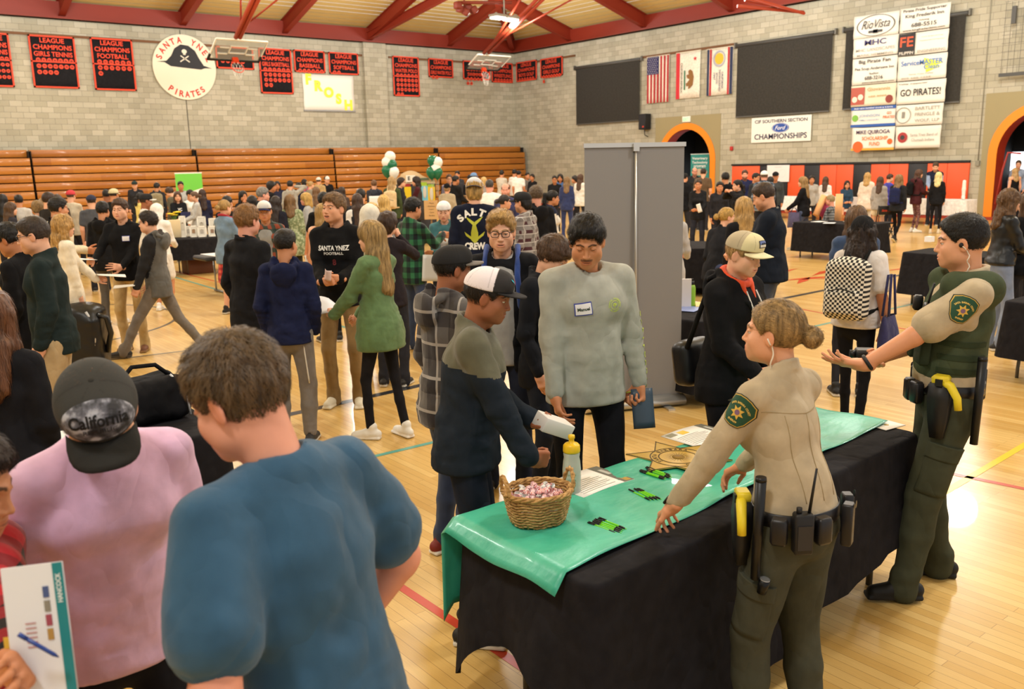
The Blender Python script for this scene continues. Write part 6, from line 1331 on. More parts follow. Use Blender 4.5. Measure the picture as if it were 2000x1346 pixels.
# folding chair frame behind it
def folding_chair(P, yaw, label, c='1C1C1E', back_text=None):
    r = empty('folding_chair', P, yaw, label, 'chair'); FR = plain('1E1E20', .4, .4, name='chair_frame'); CU = plain(c, .5, name='chair_vinyl'); mb = MB(); mb.box((0, .0, .44), (.40, .40, .04), bev=.015); mb.build('seat', CU, r); mb = MB(); mb.box((0, -.24, .76), (.40, .03, .22), rotm('X', 10), bev=.012); bk = mb.build('backrest', CU, r)
    for sx in (-1, 1):
        mb = MB(); mb.tube([(sx*.22, -.28, .88), (sx*.22, -.15, .44), (sx*.22, .20, .0)], .013, 8); mb.build('leg', FR, r); mb = MB(); mb.tube([(sx*.20, .12, .46), (sx*.20, -.05, .25), (sx*.20, -.24, .0)], .013, 8); mb.build('leg', FR, r)
    if back_text: mb = MB(); put_text(mb, back_text, 0, 0, np.array([0, -.262, .76]), (1, 0, 0), rotm('X', 10)@np.array([0, 0, 1.]), (0, -.004, 0), w=.28, h=.06, bold=.02, shear=.3); mb.build('lettering', plain('D8482A', .6, name='orange_print'), bk)
    return r
q = onz(425, 500); folding_chair((q[0]+.3, q[1]+.6, 0), R2(160), 'black folding chair beside the picture frame table')
# far left white table edge, trolley bag, table with bags
q = onz(162, 440, .76); folding_table('folding table with a white top by the left bleachers', q[0]-.9, q[0]+.5, q[1]-.1, q[1]+.65, .74); tablecloth('tablecloth', rounded(q[0]-.9, q[0]+.5, q[1]-.1, q[1]+.65, .05), .75, .5, BLACKCLOTH, 'black cloth under the white paper by the left bleachers', seed=12); mb = MB(); mb.box((q[0]-.2, q[1]+.25, .762), (1.3, .6, .006)); prop('paper_runner', mb, plain('ECECEE', .6, name='white_paper'), 'white paper runner on the table by the left bleachers', 'runner')
q = onz(160, 735); r = empty('trolley_bag', (q[0], q[1], 0), R2(-30), 'large black wheeled bag standing upright behind the khaki trousers', 'bag'); qd = SDF(); qd.u(rbox((.05, 0, .36), (.46, .40, .68), None, .10)); qd.u(ell((.08, 0, .68), (.22, .19, .10)), .05); qd.disp(lambda X: F32(.02)*vnoise(X, 7)+F32(.008)*vnoise(X, 22)); V, Q = mesh_sdf(qd, .014); npmesh('bag_body', V, Q, plain('151517', .35, name='black_nylon'), r)
mb = MB(); mb.tube([(.26, -.12, .66), (.34, -.10, .62), (.35, -.05, .45), (.28, .0, .25)], .028, 8); mb.build('strap', plain('1C1C1E', .3, name='black_strap'), r); mb = MB(); mb.tube([(.17, -.18, .70), (.24, -.16, .55), (.22, -.18, .35)], .012, 8); mb.build('piping', plain('B8B8BA', .4, name='grey_piping'), r)
for sx in (-1, 1): mb = MB(); mb.cyl((sx*.12, -.15, .035), (sx*.16, -.15, .035), .035, n=14); mb.build('wheel', plain('0E0E0E', .6, name='wheel'), r)
# table at the left foreground with black bag
q = onz(150, 850, .74); tx, ty = q[0], q[1]; folding_table('folding table with bags at the left foreground', tx-1.4, tx+.62, ty-.45, ty+.25, .735); tablecloth('tablecloth', rounded(tx-1.4, tx+.62, ty-.45, ty+.25, .05), .745, .66, BLACKCLOTH, 'black tablecloth under the black bag with white cord', seed=5)
q = onz(305, 860, .75); r = empty('shoulder_bag', (tx+.36, ty+.0, .75), R2(10), 'black shoulder bag lying on the left foreground table', 'bag'); qd = SDF(); qd.u(rbox((0, 0, .12), (.42, .28, .24), None, .07)); qd.disp(lambda X: F32(.022)*vnoise(X, 8)+F32(.008)*vnoise(X, 26)); V, Q = mesh_sdf(qd, .011); npmesh('bag_body', V, Q, cloth('17171A', weave=400), r); mb = MB(); mb.tube([(-.15, 0, .22), (-.05, .02, .30), (.08, .02, .29), (.15, 0, .22)], .012, 8); mb.build('handle', cloth('17171A'), r); mb = MB(); mb.tube([(.1, -.1, .25), (.16, -.14, .16), (.17, -.15, .02)], .006, 6); mb.build('white_cord', plain('D8D8DA', .5, name='white_cord'), r)
mb = MB(); mb.box((tx+.30, ty+.19, .80), (.22, .14, .10), rotm('Z', 15)); prop('white_box', mb, plain('E4E2DE', .6, name='white_card'), 'small white box behind the black shoulder bag', 'box'); mb = MB(); mb.box((tx-.08, ty-.05, .752), (.2, .28, .004)); prop('paper_sheet', mb, plain('DADADC', .6, name='paper'), 'sheet of paper on the left foreground table', 'papers')
# green and white pull-up banner
P0, P1_ = lw(347, 400, 3.0), lw(399, 400, 3.0); W = P1_[0]-P0[0]; zt = lw(372, 338, 3.0)[2]; r = empty('pull_up_banner', ((P0[0]+P1_[0])/2, YL-3.0, 0), 0, 'white pull-up banner with a lime green top', 'banner stand'); mb = MB(); mb.box((0, 0, zt/2+.05), (W, .01, zt-.1)); mb.build('banner_sheet', plain('EEF0EA', .5, name='white_vinyl'), r); mb = MB(); mb.prism([(-W/2, zt-.02), (W/2, zt-.02), (W/2, zt-.55), (-W/2, zt-.82)], (0, -.012, 0), XA, ZA, (0, .006, 0)); mb.build('green_print', plain('6CC644', .5, name='lime_print'), r)
mb = MB(); put_text(mb, 'CHCCC', .1, zt-1.28, (0, -.014, 0), XA, ZA, (0, 0, 0), w=.4, h=.12); mb.build('lettering', plain('6A7A6A', .5, name='grey_print'), r); mb = MB(); mb.box((0, 0, .05), (W, .25, .10), bev=.02); mb.build('base', SIL, r); mb = MB(); mb.box((0, 0, zt), (W+.02, .03, .04)); mb.build('top_rail', plain('E8E8E4', .4, name='rail'), r)
# exhibition stand with arched header and balloons
c_ = atd(815, 440, 24.); BX = rotm('Z', math.degrees(-math.atan2(c_[0], c_[1]))); cx, cy = c_[0], c_[1]; by = -math.atan2(cx, cy); r = empty('display_stand', (cx, cy, 0), by, 'exhibition stand with a pale arched header and coloured posters', 'stand'); sc = 24./FPX
def sx(px): return (px-815)*sc
def szz(py): return CAMP[2]-(py-324)*sc*1.0
mb = MB(); prof = [(sx(770), szz(351)), (sx(786), szz(343))]+[(sx(806+19*t/1.3), szz(342-9*math.cos(t)*1.05)) for t in np.linspace(-1.3, 1.3, 11)]+[(sx(829), szz(343)), (sx(853), szz(351)), (sx(853), szz(358)), (sx(770), szz(358))]
mb.prism(prof, (0, -.03, 0), XA, ZA, (0, .06, 0)); mb.build('header', plain('DCC096', .6, name='pale_wood'), r); mb = MB(); mb.box(((sx(770)+sx(853))/2, .0, szz(358)/2), (sx(853)-sx(770), .08, szz(358))); mb.build('back_panel', plain('3A3A40', .7, name='grey_felt'), r)
for nm, x0, x1, y0, y1, c2 in (('red_poster', 792, 805, 357, 363, '9A2A2A'), ('yellow_poster', 793, 806, 363, 392, 'E8C81E'), ('green_poster', 823, 837, 355, 362, 'A8C83A'), ('blue_poster', 823, 838, 362, 390, '7AC4D8'), ('lime_poster', 838, 851, 359, 364, '9AB83A'), ('gold_poster', 838, 852, 364, 394, 'E8C020'), ('white_plaque', 797, 815, 341, 354, 'EAE4D6'), ('dark_plaque', 823, 841, 347, 351, '5A6A50')):
    mb = MB(); mb.box(((sx(x0)+sx(x1))/2, -.06, (szz(y0)+szz(y1))/2), (sx(x1)-sx(x0), .02, szz(y0)-szz(y1))); mb.build(nm, plain(c2, .5, name='poster_print'), r)
mb = MB(); put_text(mb, 'E', sx(803), szz(347), (0, -.075, 0), XA, ZA, (0, 0, 0), h=.10, bold=.03); mb.build('emblem', plain('2A2A2A', .5, name='black_print'), r)
mb = MB(); mb.box((sx(830), -.08, szz(372)), (.10, .02, .3)) if False else mb.sphere((sx(832), -.075, szz(374)), (.05, .01, .16), 10, 8); mb.sphere((sx(845), -.075, szz(378)), (.05, .01, .17), 10, 8); mb.build('printed_figures', plain('D8D0C0', .5, name='figure_print'), r)
def balloon(px, py, c, label, dep=23.6, rr=.15):
    P = atd(px, py, dep); r = empty('balloon', P, 0, label, 'balloon', 'green and white balloons'); mb = MB(); mb.lathe([(.001, -rr*1.25), (rr*.12, -rr*1.2), (rr*.5, -rr*.85), (rr*.86, -rr*.3), (rr, rr*.2), (rr*.86, rr*.7), (rr*.5, rr*1.05), (.001, rr*1.15)], n=20); mb.build('balloon_skin', plain(c, .2, name='balloon_rubber'), r); mb = MB(); mb.lathe([(.003, -rr*1.42), (rr*.12, -rr*1.40), (.004, -rr*1.22)], n=8); mb.build('knot', plain(c, .3, name='balloon_rubber2'), r); mb = MB(); mb.tube([(0, 0, -rr*1.4), (.02, 0, -rr*1.4-.5), (0, 0, -P[2]+1.4)], .003, 5); mb.build('ribbon', plain('C8D8C8', .5, name='ribbon'), r)
GW = ('1E6B4A', 'EDEBE2')
for px, py, k_, lab in ((762, 308, 1, 'topmost white balloon of the left bunch'), (756, 319, 1, 'white balloon just below the topmost of the left bunch'), (765, 324, 0, 'upper green balloon of the left bunch'), (756, 335, 0, 'lower green balloon of the left bunch'), (769, 338, 1, 'lowest white balloon of the left bunch'), (845, 316, 0, 'upper green balloon of the right bunch'), (854, 319, 1, 'upper white balloon of the right bunch'), (851, 333, 1, 'lower white balloon of the right bunch'), (843, 338, 0, 'lower left green balloon of the right bunch'), (854, 338, 0, 'lower right green balloon of the right bunch')): balloon(px, py, GW[k_], lab)
P = atd(842, 410, 16.); r = empty('cardboard_sign', (P[0], P[1], .0), -math.atan2(P[0], P[1]), 'brown cardboard sign with a handwritten list', 'sign'); mb = MB(); mb.box((0, 0, P[2]), (.25, .02, .34)); mb.build('card', plain('C9A06A', .8, name='cardboard'), r); mb = MB()
for i, w in enumerate(('- More', '- Kitchens', '- Support', '- Care', '- Studies')): put_text(mb, w, 0, .12-.055*i, (0, -.013, P[2]), XA, ZA, (0, 0, 0), h=.026, maxw=.2)
mb.build('handwriting', plain('4A3420', .7, name='brown_marker'), r); mb = MB(); mb.box((0, .02, P[2]/2-.08), (.03, .02, P[2])); mb.build('stake', plain('8A6A40', .7, name='stake'), r)
# ------------------------------------------------------------------ right side
q = onz(1368, 478, .74); roundtable('round table with the black kettle bag', 'black cloth on the round table left of the resuscitation dummy', (q[0]-.1, q[1]+.15), .66, drop=.60, seed=6); kx, ky = q[0]-.25, q[1]+.12
r = empty('equipment_case', (kx-.12, ky+.02, .745), R2(20), 'black rounded equipment case with a pale label', 'case'); qd = SDF(); qd.u(rbox((0, 0, .13), (.26, .2, .26), None, .07)); qd.u(ell((0, 0, .27), (.12, .09, .05)), .03); V, Q = mesh_sdf(qd, .014); npmesh('case_body', V, Q, plain('141416', .45, name='black_case'), r); mb = MB(); mb.box((-.02, -.102, .10), (.12, .006, .06)); mb.build('label_plate', plain('C0B49A', .5, name='label'), r); mb = MB(); mb.tube([(-.06, 0, .30), (-.03, 0, .36), (.03, 0, .36), (.06, 0, .30)], .01, 6); mb.build('handle', plain('B8B8BC', .3, .7, name='chrome'), r)
q = onz(1418, 520, .42); r = empty('resuscitation_dummy', (q[0], q[1], .0), R2(-70), 'pale resuscitation training dummy lying on a low table', 'dummy'); qd = SDF(); qd.u(ell((0, 0, .56), (.20, .30, .11))); qd.u(ell((0, -.36, .56), (.09, .11, .10)), .03); qd.u(cone((0, -.2, .56), (0, -.32, .56), .06), .03); qd.u(ell((0, -.36, .66), (.015, .02, .02)), .015); qd.u(ell((.0, .3, .54), (.18, .2, .10)), .04)
V, Q = mesh_sdf(qd, .016); npmesh('torso', V, Q, plain('E2C4A2', .5, name='flesh_vinyl'), r); mb = MB(); mb.box((0, 0, .22), (.6, 1.2, .44), bev=.02); prop('low_table', mb, plain('2A2A2E', .7, name='dark_cloth'), 'low dark table under the resuscitation dummy', 'table').location = (q[0], q[1], 0)
def longtable(px0, px1, z, dep, label, cl, c, drop, seed, mat=None, ax=None):
    a, b = onz(*px0, z), onz(*px1, z); return a, b
# white cloth tables along the padded wall (long side along y)
WC = cloth('E4E0DE', weave=700)
for i, (ya, yb, xx, lab) in enumerate(((21.9, 20.3, 27.3, 'white tablecloth below the paper poster'), (19.0, 16.1, 27.2, 'white tablecloth before the seated woman in teal'), (15.0, 12.15, 27.0, 'white tablecloth under the white leg model'))):
    folding_table('folding table under the '+lab, xx-.37, xx+.37, min(ya, yb), max(ya, yb), .735); tablecloth('tablecloth', rounded(xx-.37, xx+.37, min(ya, yb), max(ya, yb), .05), .745, .45, WC, lab, .03, 1., 20+i)
qd = SDF(); qd.u(cone((0, 0, .0), (.0, .0, .04), .05)); qd.u(cone((0, .12, .03), (0, 0, .07), .035, .05), .02); qd.u(cone((0, 0, .07), (0, 0, .30), .045, .055), .02); qd.u(cone((0, 0, .30), (0, .0, .52), .055, .05), .02); qd.cut(plane((0, 0, .002), (0, 0, -1)), .002); V, Q = mesh_sdf(qd, .014); q = rw(1880, 388); o = npmesh('leg_model', V, Q, plain('EDEAE2', .5, name='white_plaster')); o.location = (27.0, rw(1882, 389, 2.4)[1], .75); o.rotation_euler = (0, 0, R2(120)); tag(o, 'white plaster leg model standing on the white table', 'model')
# black table with the foam tubes
q0, q1 = onz(1560, 432, .74), onz(1650, 432, .74); bx0 = (q0+q1)/2; folding_table('folding table with the two foam tubes', bx0[0]-.6, bx0[0]+.25, bx0[1]-1.35, bx0[1]+.30, .735); tablecloth('tablecloth', rounded(bx0[0]-.6, bx0[0]+.25, bx0[1]-1.35, bx0[1]+.30, .06), .745, .60, BLACKCLOTH, 'black tablecloth under the two foam tubes', .03, 1., 31)
P = onz(1637, 430, .75); mb = MB(); mb.cyl((P[0], P[1], .75), (P[0], P[1], 1.30), .075, n=20); prop('foam_tube', mb, plain('F0B27A', .8, name='peach_foam'), 'upright peach foam tube on the black table', 'tube'); P = onz(1593, 425, .75); mb = MB(); mb.cyl((P[0], P[1], .80), (P[0]+.22, P[1]-.05, 1.22), .07, n=20); prop('foam_tube', mb, plain('F0B27A', .8, name='peach_foam'), 'leaning peach foam tube on the black table', 'tube')
for i, (px, c2) in enumerate((((1600, 433), 'ECECEC'), ((1620, 436), 'D8DCE4'), ((1662, 434), 'E8E4DC'))): q = onz(*px, .755); mb = MB(); mb.box((q[0], q[1], .756+.003*i), (.3, .22, .004), rotm('Z', 25*i)); prop('paper_sheet', mb, plain(c2, .6, name='paper'), 'white paper on the foam tube table, '+('nearest the leaning tube', 'in the middle', 'right of the upright tube')[i], 'papers')
qd = SDF(); qd.u(ell((0, 0, .12), (.16, .12, .15))); qd.u(ell((0, 0, .32), (.085, .09, .11)), .04); V, Q = mesh_sdf(qd, .016); q = onz(1612, 424, .75); r = empty('training_torso', (q[0]+.12, q[1]+.1, .75), 0, 'small training torso with a magenta shirt on the black table', 'dummy'); npmesh('torso', V, Q, plain('B0406A', .7, name='magenta_cloth'), r); mb = MB(); mb.sphere((0, 0, .33), (.087, .092, .112)); mb.build('head', plain('E2B48A', .5, name='flesh_vinyl'), r)
q = onz(1722, 470); folding_chair((q[0], q[1], 0), -math.atan2(q[0], q[1])+R2(20), 'black folding chair with orange script on its backrest', back_text='Santa Ynez')
# two more black tables on the right
a = onz(1770, 492, .74); folding_table('folding table left of the standing deputy', a[0]-.1, a[0]+.7, a[1]-1.5, a[1]+.0, .735); tablecloth('tablecloth', rounded(a[0]-.1, a[0]+.7, a[1]-1.5, a[1], .05), .745, .58, BLACKCLOTH, 'black tablecloth on the table behind the standing deputy', .035, .9, 41); q = onz(1815, 472, .75); mb = MB(); mb.box((q[0], q[1], .79), (.12, .1, .08)); prop('tissue_box', mb, plain('E6E6EA', .5, name='white_card'), 'small white box on the table behind the standing deputy', 'box')
a = onz(1975, 590, .74); folding_table('folding table cut by the right edge of the frame', a[0], a[0]+.75, a[1]-1.7, a[1]+.05, .735); tablecloth('tablecloth', rounded(a[0], a[0]+.75, a[1]-1.7, a[1]+.05, .05), .745, .52, BLACKCLOTH, 'black tablecloth cut by the right edge of the frame', .035, .9, 43); mb = MB(); mb.box((a[0]+.3, a[1]-.35, .752), (.3, .22, .004)); prop('paper_sheet', mb, plain('ECE8E2', .6, name='paper'), 'paper on the black table at the right edge', 'papers')
# teal pull-up banner in the first arch
P0, P1_ = rw(1349, 330, -.6), rw(1385, 330, -.6); zt = rw(1366, 301, -.6)[2]; yc = (P0[1]+P1_[1])/2; W = abs(P0[1]-P1_[1]); r = empty('pull_up_banner', (XR+.6, yc, 0), R2(-90), 'teal pull-up banner in the arched doorway', 'banner stand'); mb = MB(); mb.box((0, 0, zt/2+.05), (W, .01, zt-.1)); mb.build('banner_sheet', plain('2F8F8A', .5, name='teal_vinyl'), r); mb = MB()
for i, w in enumerate(('Veterinary', 'Technology', 'program')): put_text(mb, w, 0, zt-.19-.17*i, (0, -.012, 0), XA, ZA, (0, 0, 0), w=W*(.84, .84, .64)[i], h=.14, bold=.02)
mb.build('lettering', plain('EDF4F2', .5, name='white_print'), r); mb = MB(); mb.sphere((0, -.012, zt-.75), (W*.42, .006, .14), 18, 8); mb.build('photo_oval', plain('C8B49A', .5, name='photo_print'), r); mb = MB(); mb.box((0, 0, zt), (W+.02, .03, .03)); mb.build('top_rail', plain('DDE4E2', .4, name='rail2'), r); mb = MB(); mb.box((0, 0, .05), (W, .22, .1), bev=.02); mb.build('base', SIL, r)
# red hose in the second arch
mb = MB(); y = rw(1945, 400, .06)[1]; mb.tube([(XR-.05, rw(1945, 395)[1], .5), (XR-.05, rw(1960, 330)[1], rw(1960, 330)[2]), (XR-.04, rw(1970, 298)[1], rw(1970, 298)[2]), (XR-.04, rw(1995, 300)[1], rw(1995, 300)[2])], .03, 8); prop('red_cable', mb, plain('A83A34', .5, name='red_cable'), 'red cable draped across the right arched doorway', 'cable')
# ------------------------------------------------------------------ people near the camera
def emblem(P, mb, name, mat, o, u, v, n, parent='top', off=.004, src=None, reach=.2):
    bv = bvh_of(src or P[parent]); lay(mb, bv, o, u, v, n, off, reach); return mb.build(name, mat, src or P[parent])
FLAT = ((0, 0, 0), XA, YA, (0, 0, 0))
def T2(mb, t, x, y, **k): return put_text(mb, t, x, y, *FLAT, **k)
def tagname(P, o, w, h, txt, edge='3A46A0', ink='2A3A2A', name='name_tag', n=None, rot=0):
    k = P['k']; u = k.Rc@np.array([math.cos(rot), 0, math.sin(rot)])*-1; v = k.Rc@np.array([math.sin(rot), 0, math.cos(rot)]); n = k.Rc@np.array([0, 1., 0]); o = k.pt(o)
    u = k.Rc@np.array([-math.cos(rot), 0, -math.sin(rot)]); v = k.Rc@np.array([-math.sin(rot), 0, math.cos(rot)])
    mb = MB(); mb.grid(lambda a, b: ((a-.5)*w, (b-.5)*h, 0), 10, 6); t = emblem(P, mb, name, plain(edge, .5, name='tag_edge'), o, u, v, n, off=.005)
    mb = MB(); mb.grid(lambda a, b: ((a-.5)*w*.9, (b-.5)*h*.84, 0), 10, 6); lay(mb, bvh_of(P['top']), o, u, v, n, .0065, .2); mb.build('white_field', plain('ECEAEE', .5, name='tag_white'), t)
    if txt: mb = MB(); T2(mb, txt, 0, 0, w=w*.7, bold=.03); lay(mb, bvh_of(P['top']), o, u, v, n, .008, .2); mb.build('handwriting', plain(ink, .6, name='marker'), t)
def chest(P, txts, mat, z=1.34, back=False, off=.005, name='lettering', fn=None):
    """txts: (text, x, y, w, h) laid on the chest or the back"""
    k = P['k']; sg = -1 if back else 1; u = k.Rc@np.array([-sg, 0, 0.]); v = k.Rc@np.array([0, 0, 1.]); n = k.Rc@np.array([0, sg, 0.]); mb = MB()
    for t in txts: T2(mb, t[0], t[1], t[2], w=t[3], h=t[4], bold=.03)
    if fn: fn(mb)
    lay(mb, bvh_of(P['top']), k.pt((0, 0, z)), u, v, n, off, .3); return mb.build(name, mat, P['top'])
# 1 man in the blue tee, from behind
P = person(455, 657, 1.80, -38, 'person in a faded blue T-shirt seen from behind in the near foreground', 0, hair='short', hairc='5A4630', skin='pink', top='tee', topc='2E526E', dist=1.73, th=.014, wide=.01, b=1.08, lean=14, hp=24, hy=14, bot='jeans', botc='262C3A', hem=.80, slv=.66, sleeve_w=.014, R=(.20, .16, .98), Rp=(1., -.5, -.1), L=(-.27, .12, .98), Rh='grip', strands=5200, stubble=.0, shres=.8)
BLUE = P
# 2 pink tee with cap
P = person(180, 704, 1.72, 164, 'person in a pale pink T-shirt and dark cap bowing the head', 0, hair='short', hairc='5A3A24', skin='fair', top='tee', topc='D6B0CE', dist=1.95, th=.012, wide=.012, lean=14, hp=44, hy=-16, hr=4, bot='slim', botc='18181E', hem=.88, slv=.72, R=(.26, .02, .92), L=(-.24, .0, .90), cap=dict(c='33322F', vis='2E2D2A', flat=.15, tilt=4), smile=0, b=.98)
U = P['capU']; cp = P['cap']
mb = MB(); V_, F_ = dense([(.076*math.cos(t)*(1.0), .047*math.sin(t)) for t in np.linspace(0, 2*math.pi, 26, endpoint=False)], .016); mb.add(V_, F_)
o_, n_ = U(np.array([[0, .07, .082]]))[0], None; f_ = U(np.array([[0, .07+.68, .082+.73]]))[0]-o_; n_ = unit(f_); u_ = unit(U(np.array([[-1., .07, .082]]))[0]-o_); v_ = unit(np.cross(n_, u_)); v_ = v_ if v_[2] > 0 else -v_
t = NT('printed_panel'); nn = t.noise(38, detail=4); t.base(t.ramp(nn, [(.36, srgb('2E2E32')), (.5, srgb('6A6A74')), (.62, srgb('B8BAC4'))])); t.set(rough=.7); lay(mb, bvh_of(cp), o_, u_, v_, n_, .003, .1); mb.build('printed_panel', t.m, cp)
mb = MB(); T2(mb, 'California', 0, .0, w=.122, h=.030, bold=.03); T2(mb, 'REPUBLIC', 0, -.024, w=.07, h=.010); lay(mb, bvh_of(cp), o_, u_, v_, n_, .005, .1); mb.build('lettering', plain('151416', .7, name='black_print'), cp)
# 3 red plaid at the left edge with brochure and pen
P = person(-84, 846, 1.66, 120, 'person in a red and black plaid shirt at the left edge with a pen', 0, hair='short', hairc='2A1A12', skin='tan', top='shirt', topm=plaid('140A0C', '8A1620', 'B81E2A', 9, 9, .5), th=.02, lean=0, hp=16, bot='jeans', botc='1A1C24', Lw=atd(18, 1300, 1.53), Ld=(.6, .5, .25), Lh='pinch', Ln=(.5, -.6, -.3), R=(.10, .30, .98), Rd=(-.6, .7, .0), Rh='grip', hem=.78, dist=1.72)
fv = -_fw; c0 = atd(78, 1238, 1.50); fu = unit(_r*.97+_u*.12); fvv = unit(np.cross(fv, fu)); fr_ = empty('brochure_folder', c0, 0, 'white folder with a teal edge and small pictures held at the left edge', 'folder'); R_ = np.stack([fu, fvv, np.cross(fu, fvv)], 1)
def fp(nm, x, y, w, h, z, col, t=.0012, tx=None):
    mb = MB(); mb.box(R_@np.array([x, y, z]), (w, h, t), R_); return mb.build(nm, plain(col, .4, name='print_'+nm), fr_)
fp('folder', 0, 0, .105, .235, 0, 'E2E4EA', .004); fp('teal_edge', .044, 0, .017, .235, .0028, '1E8088'); fp('yellow_sheet', -.055, -.03, .02, .06, -.004, 'D8B040')
for i, c_ in enumerate(('4A5A8A', '8A8478', 'A04A5A', 'B08A4A')): fp('picture', .020, .070-.024*i, .010, .019, .0028, c_)
mb = MB()
for i in range(6): mb.box(R_@np.array([-.012, .02-.008*i, .003]), (.018, .002, .0008), R_)
mb.build('text_lines', plain('C08A8A', .5, name='red_text'), fr_); mb = MB(); put_text(mb, 'HANCOCK', .044, .075, c0*0+R_@np.array([0, 0, .0042]), -R_[:, 1]*0+R_[:, 0], R_[:, 1], (0, 0, 0), w=.05, h=.009, rot=math.pi/2, bold=.03); mb.build('lettering', plain('DDE8EA', .5, name='white_print'), fr_)
mb = MB(); a_, b_ = atd(52, 1248, 1.455), atd(115, 1284, 1.475); mb.tube([a_, a_+(b_-a_)*.85, b_], [.0035, .0035, .001], 8); mb.tube([a_-(b_-a_)*.25, a_], .004, 8); prop('pen', mb, plain('24408A', .3, name='blue_plastic'), 'blue pen in the hand before the white folder', 'pen')
RED_ = P
# 4 brown-haired woman at the left edge
person(-22, 566, 1.62, 20, 'person with long brown hair and a black top cut by the left edge', 1, fem=1, hair='long', hl=.34, hairc='5E3A22', topc='17171B', bot='skirt', botc='121216', skin='tan', hem=.80, flare=.03)
# 5 man with glasses and green-black jacket
P = person(60, 424, 1.86, -80, 'person in a dark green jacket and glasses facing left before the bleachers', 0, hair='crew', hairc='3A2E26', skin='fair', top='jacket', topc='202B2B', dist=6.0, th=.024, glasses='20242E', hp=10, hy=0, bot='cargo', botc='B39A72', b=1.0, hem=.84, R=(.22, .08, .93), nohand='R', stubble=.15, shoe='3A2E24')
# 6 dark-haired person behind him
person(14, 436, 1.74, -60, 'person with black hair in a black jacket behind the glasses wearer at left', 1, hair='short', hairc='14100E', skin='olive', top='jacket', topc='151518', hp=20, bot='pants', botc='B09A74', shoe='E0E0E0')
# deputies ------------------------------------------------------------------
TAN, OLIVE, BLKL = 'B5A488', '45463A', '141416'
LEATH = plain('17161A', .38, name='basketweave_leather')
def shoulder_patch(P, sd, ax=None):
    k = P['k']; S, E = k.S[sd], k.E[sd]; sg = 1 if sd == 'R' else -1; v = unit(unit(S-E)+(0 if k.fem else 1.3)*np.array([0, 0, 1.])); n = unit((ax if ax is not None else np.array([sg, 0, 0.]))-v*((ax if ax is not None else np.array([sg, 0, 0.]))@v)); u = np.cross(v, n); o = S+(E-S)*(.22 if k.fem else .30)
    PS = 1.18; out = [(a_*PS, b_*PS) for a_, b_ in ((-.050, .012), (-.044, .040), (-.022, .052), (0, .055), (.022, .052), (.044, .040), (.050, .012), (.038, -.030), (.026, -.046), (0, -.050), (-.026, -.046), (-.038, -.030))]; bv = bvh_of(P['top']); par = P['top']
    for nm, sc, col, off in (('patch_border', 1., '16261C', .0035), ('patch_edge', .95, 'C9A24A', .0045), ('patch_field', .90, '1F4A34', .0055)):
        V_, F_ = dense([(a*sc, b*sc) for a, b in out], .012); mb = MB(); mb.add(V_, F_); lay(mb, bv, o, u, v, n, off, .09); q = mb.build(nm, plain(col, .7, name='embroidery'), par)
        if nm == 'patch_border': par = q
    V_, F_ = dense([((.028 if i % 2 == 0 else .015)*math.sin(i*math.pi/7), -.002+(.028 if i % 2 == 0 else .015)*math.cos(i*math.pi/7)) for i in range(14)], .01); mb = MB(); mb.add(V_, F_); lay(mb, bv, o, u, v, n, .0066, .09); mb.build('patch_star', plain('D4AC4C', .6, name='gold_thread'), par)
    mb = MB(); mb.add([(.010*math.cos(t), -.002+.010*math.sin(t), 0) for t in np.linspace(0, 6.28, 12, endpoint=False)], [tuple(range(12))]); lay(mb, bv, o, u, v, n, .0076, .09); mb.build('patch_seal', plain('7A5A78', .6, name='seal_thread'), par)
    mb = MB(); arc_text(mb, 'SANTA BARBARA COUNTY', 0, -.012, .046, -58, 58, .0078, *FLAT, bold=.03, wid=.75); T2(mb, 'SHERIFF', 0, -.037, w=.036, h=.0075, bold=.03); lay(mb, bv, o, u, v, n, .0068, .09); mb.build('patch_lettering', plain('E0BE62', .6, name='gold_thread2'), par)
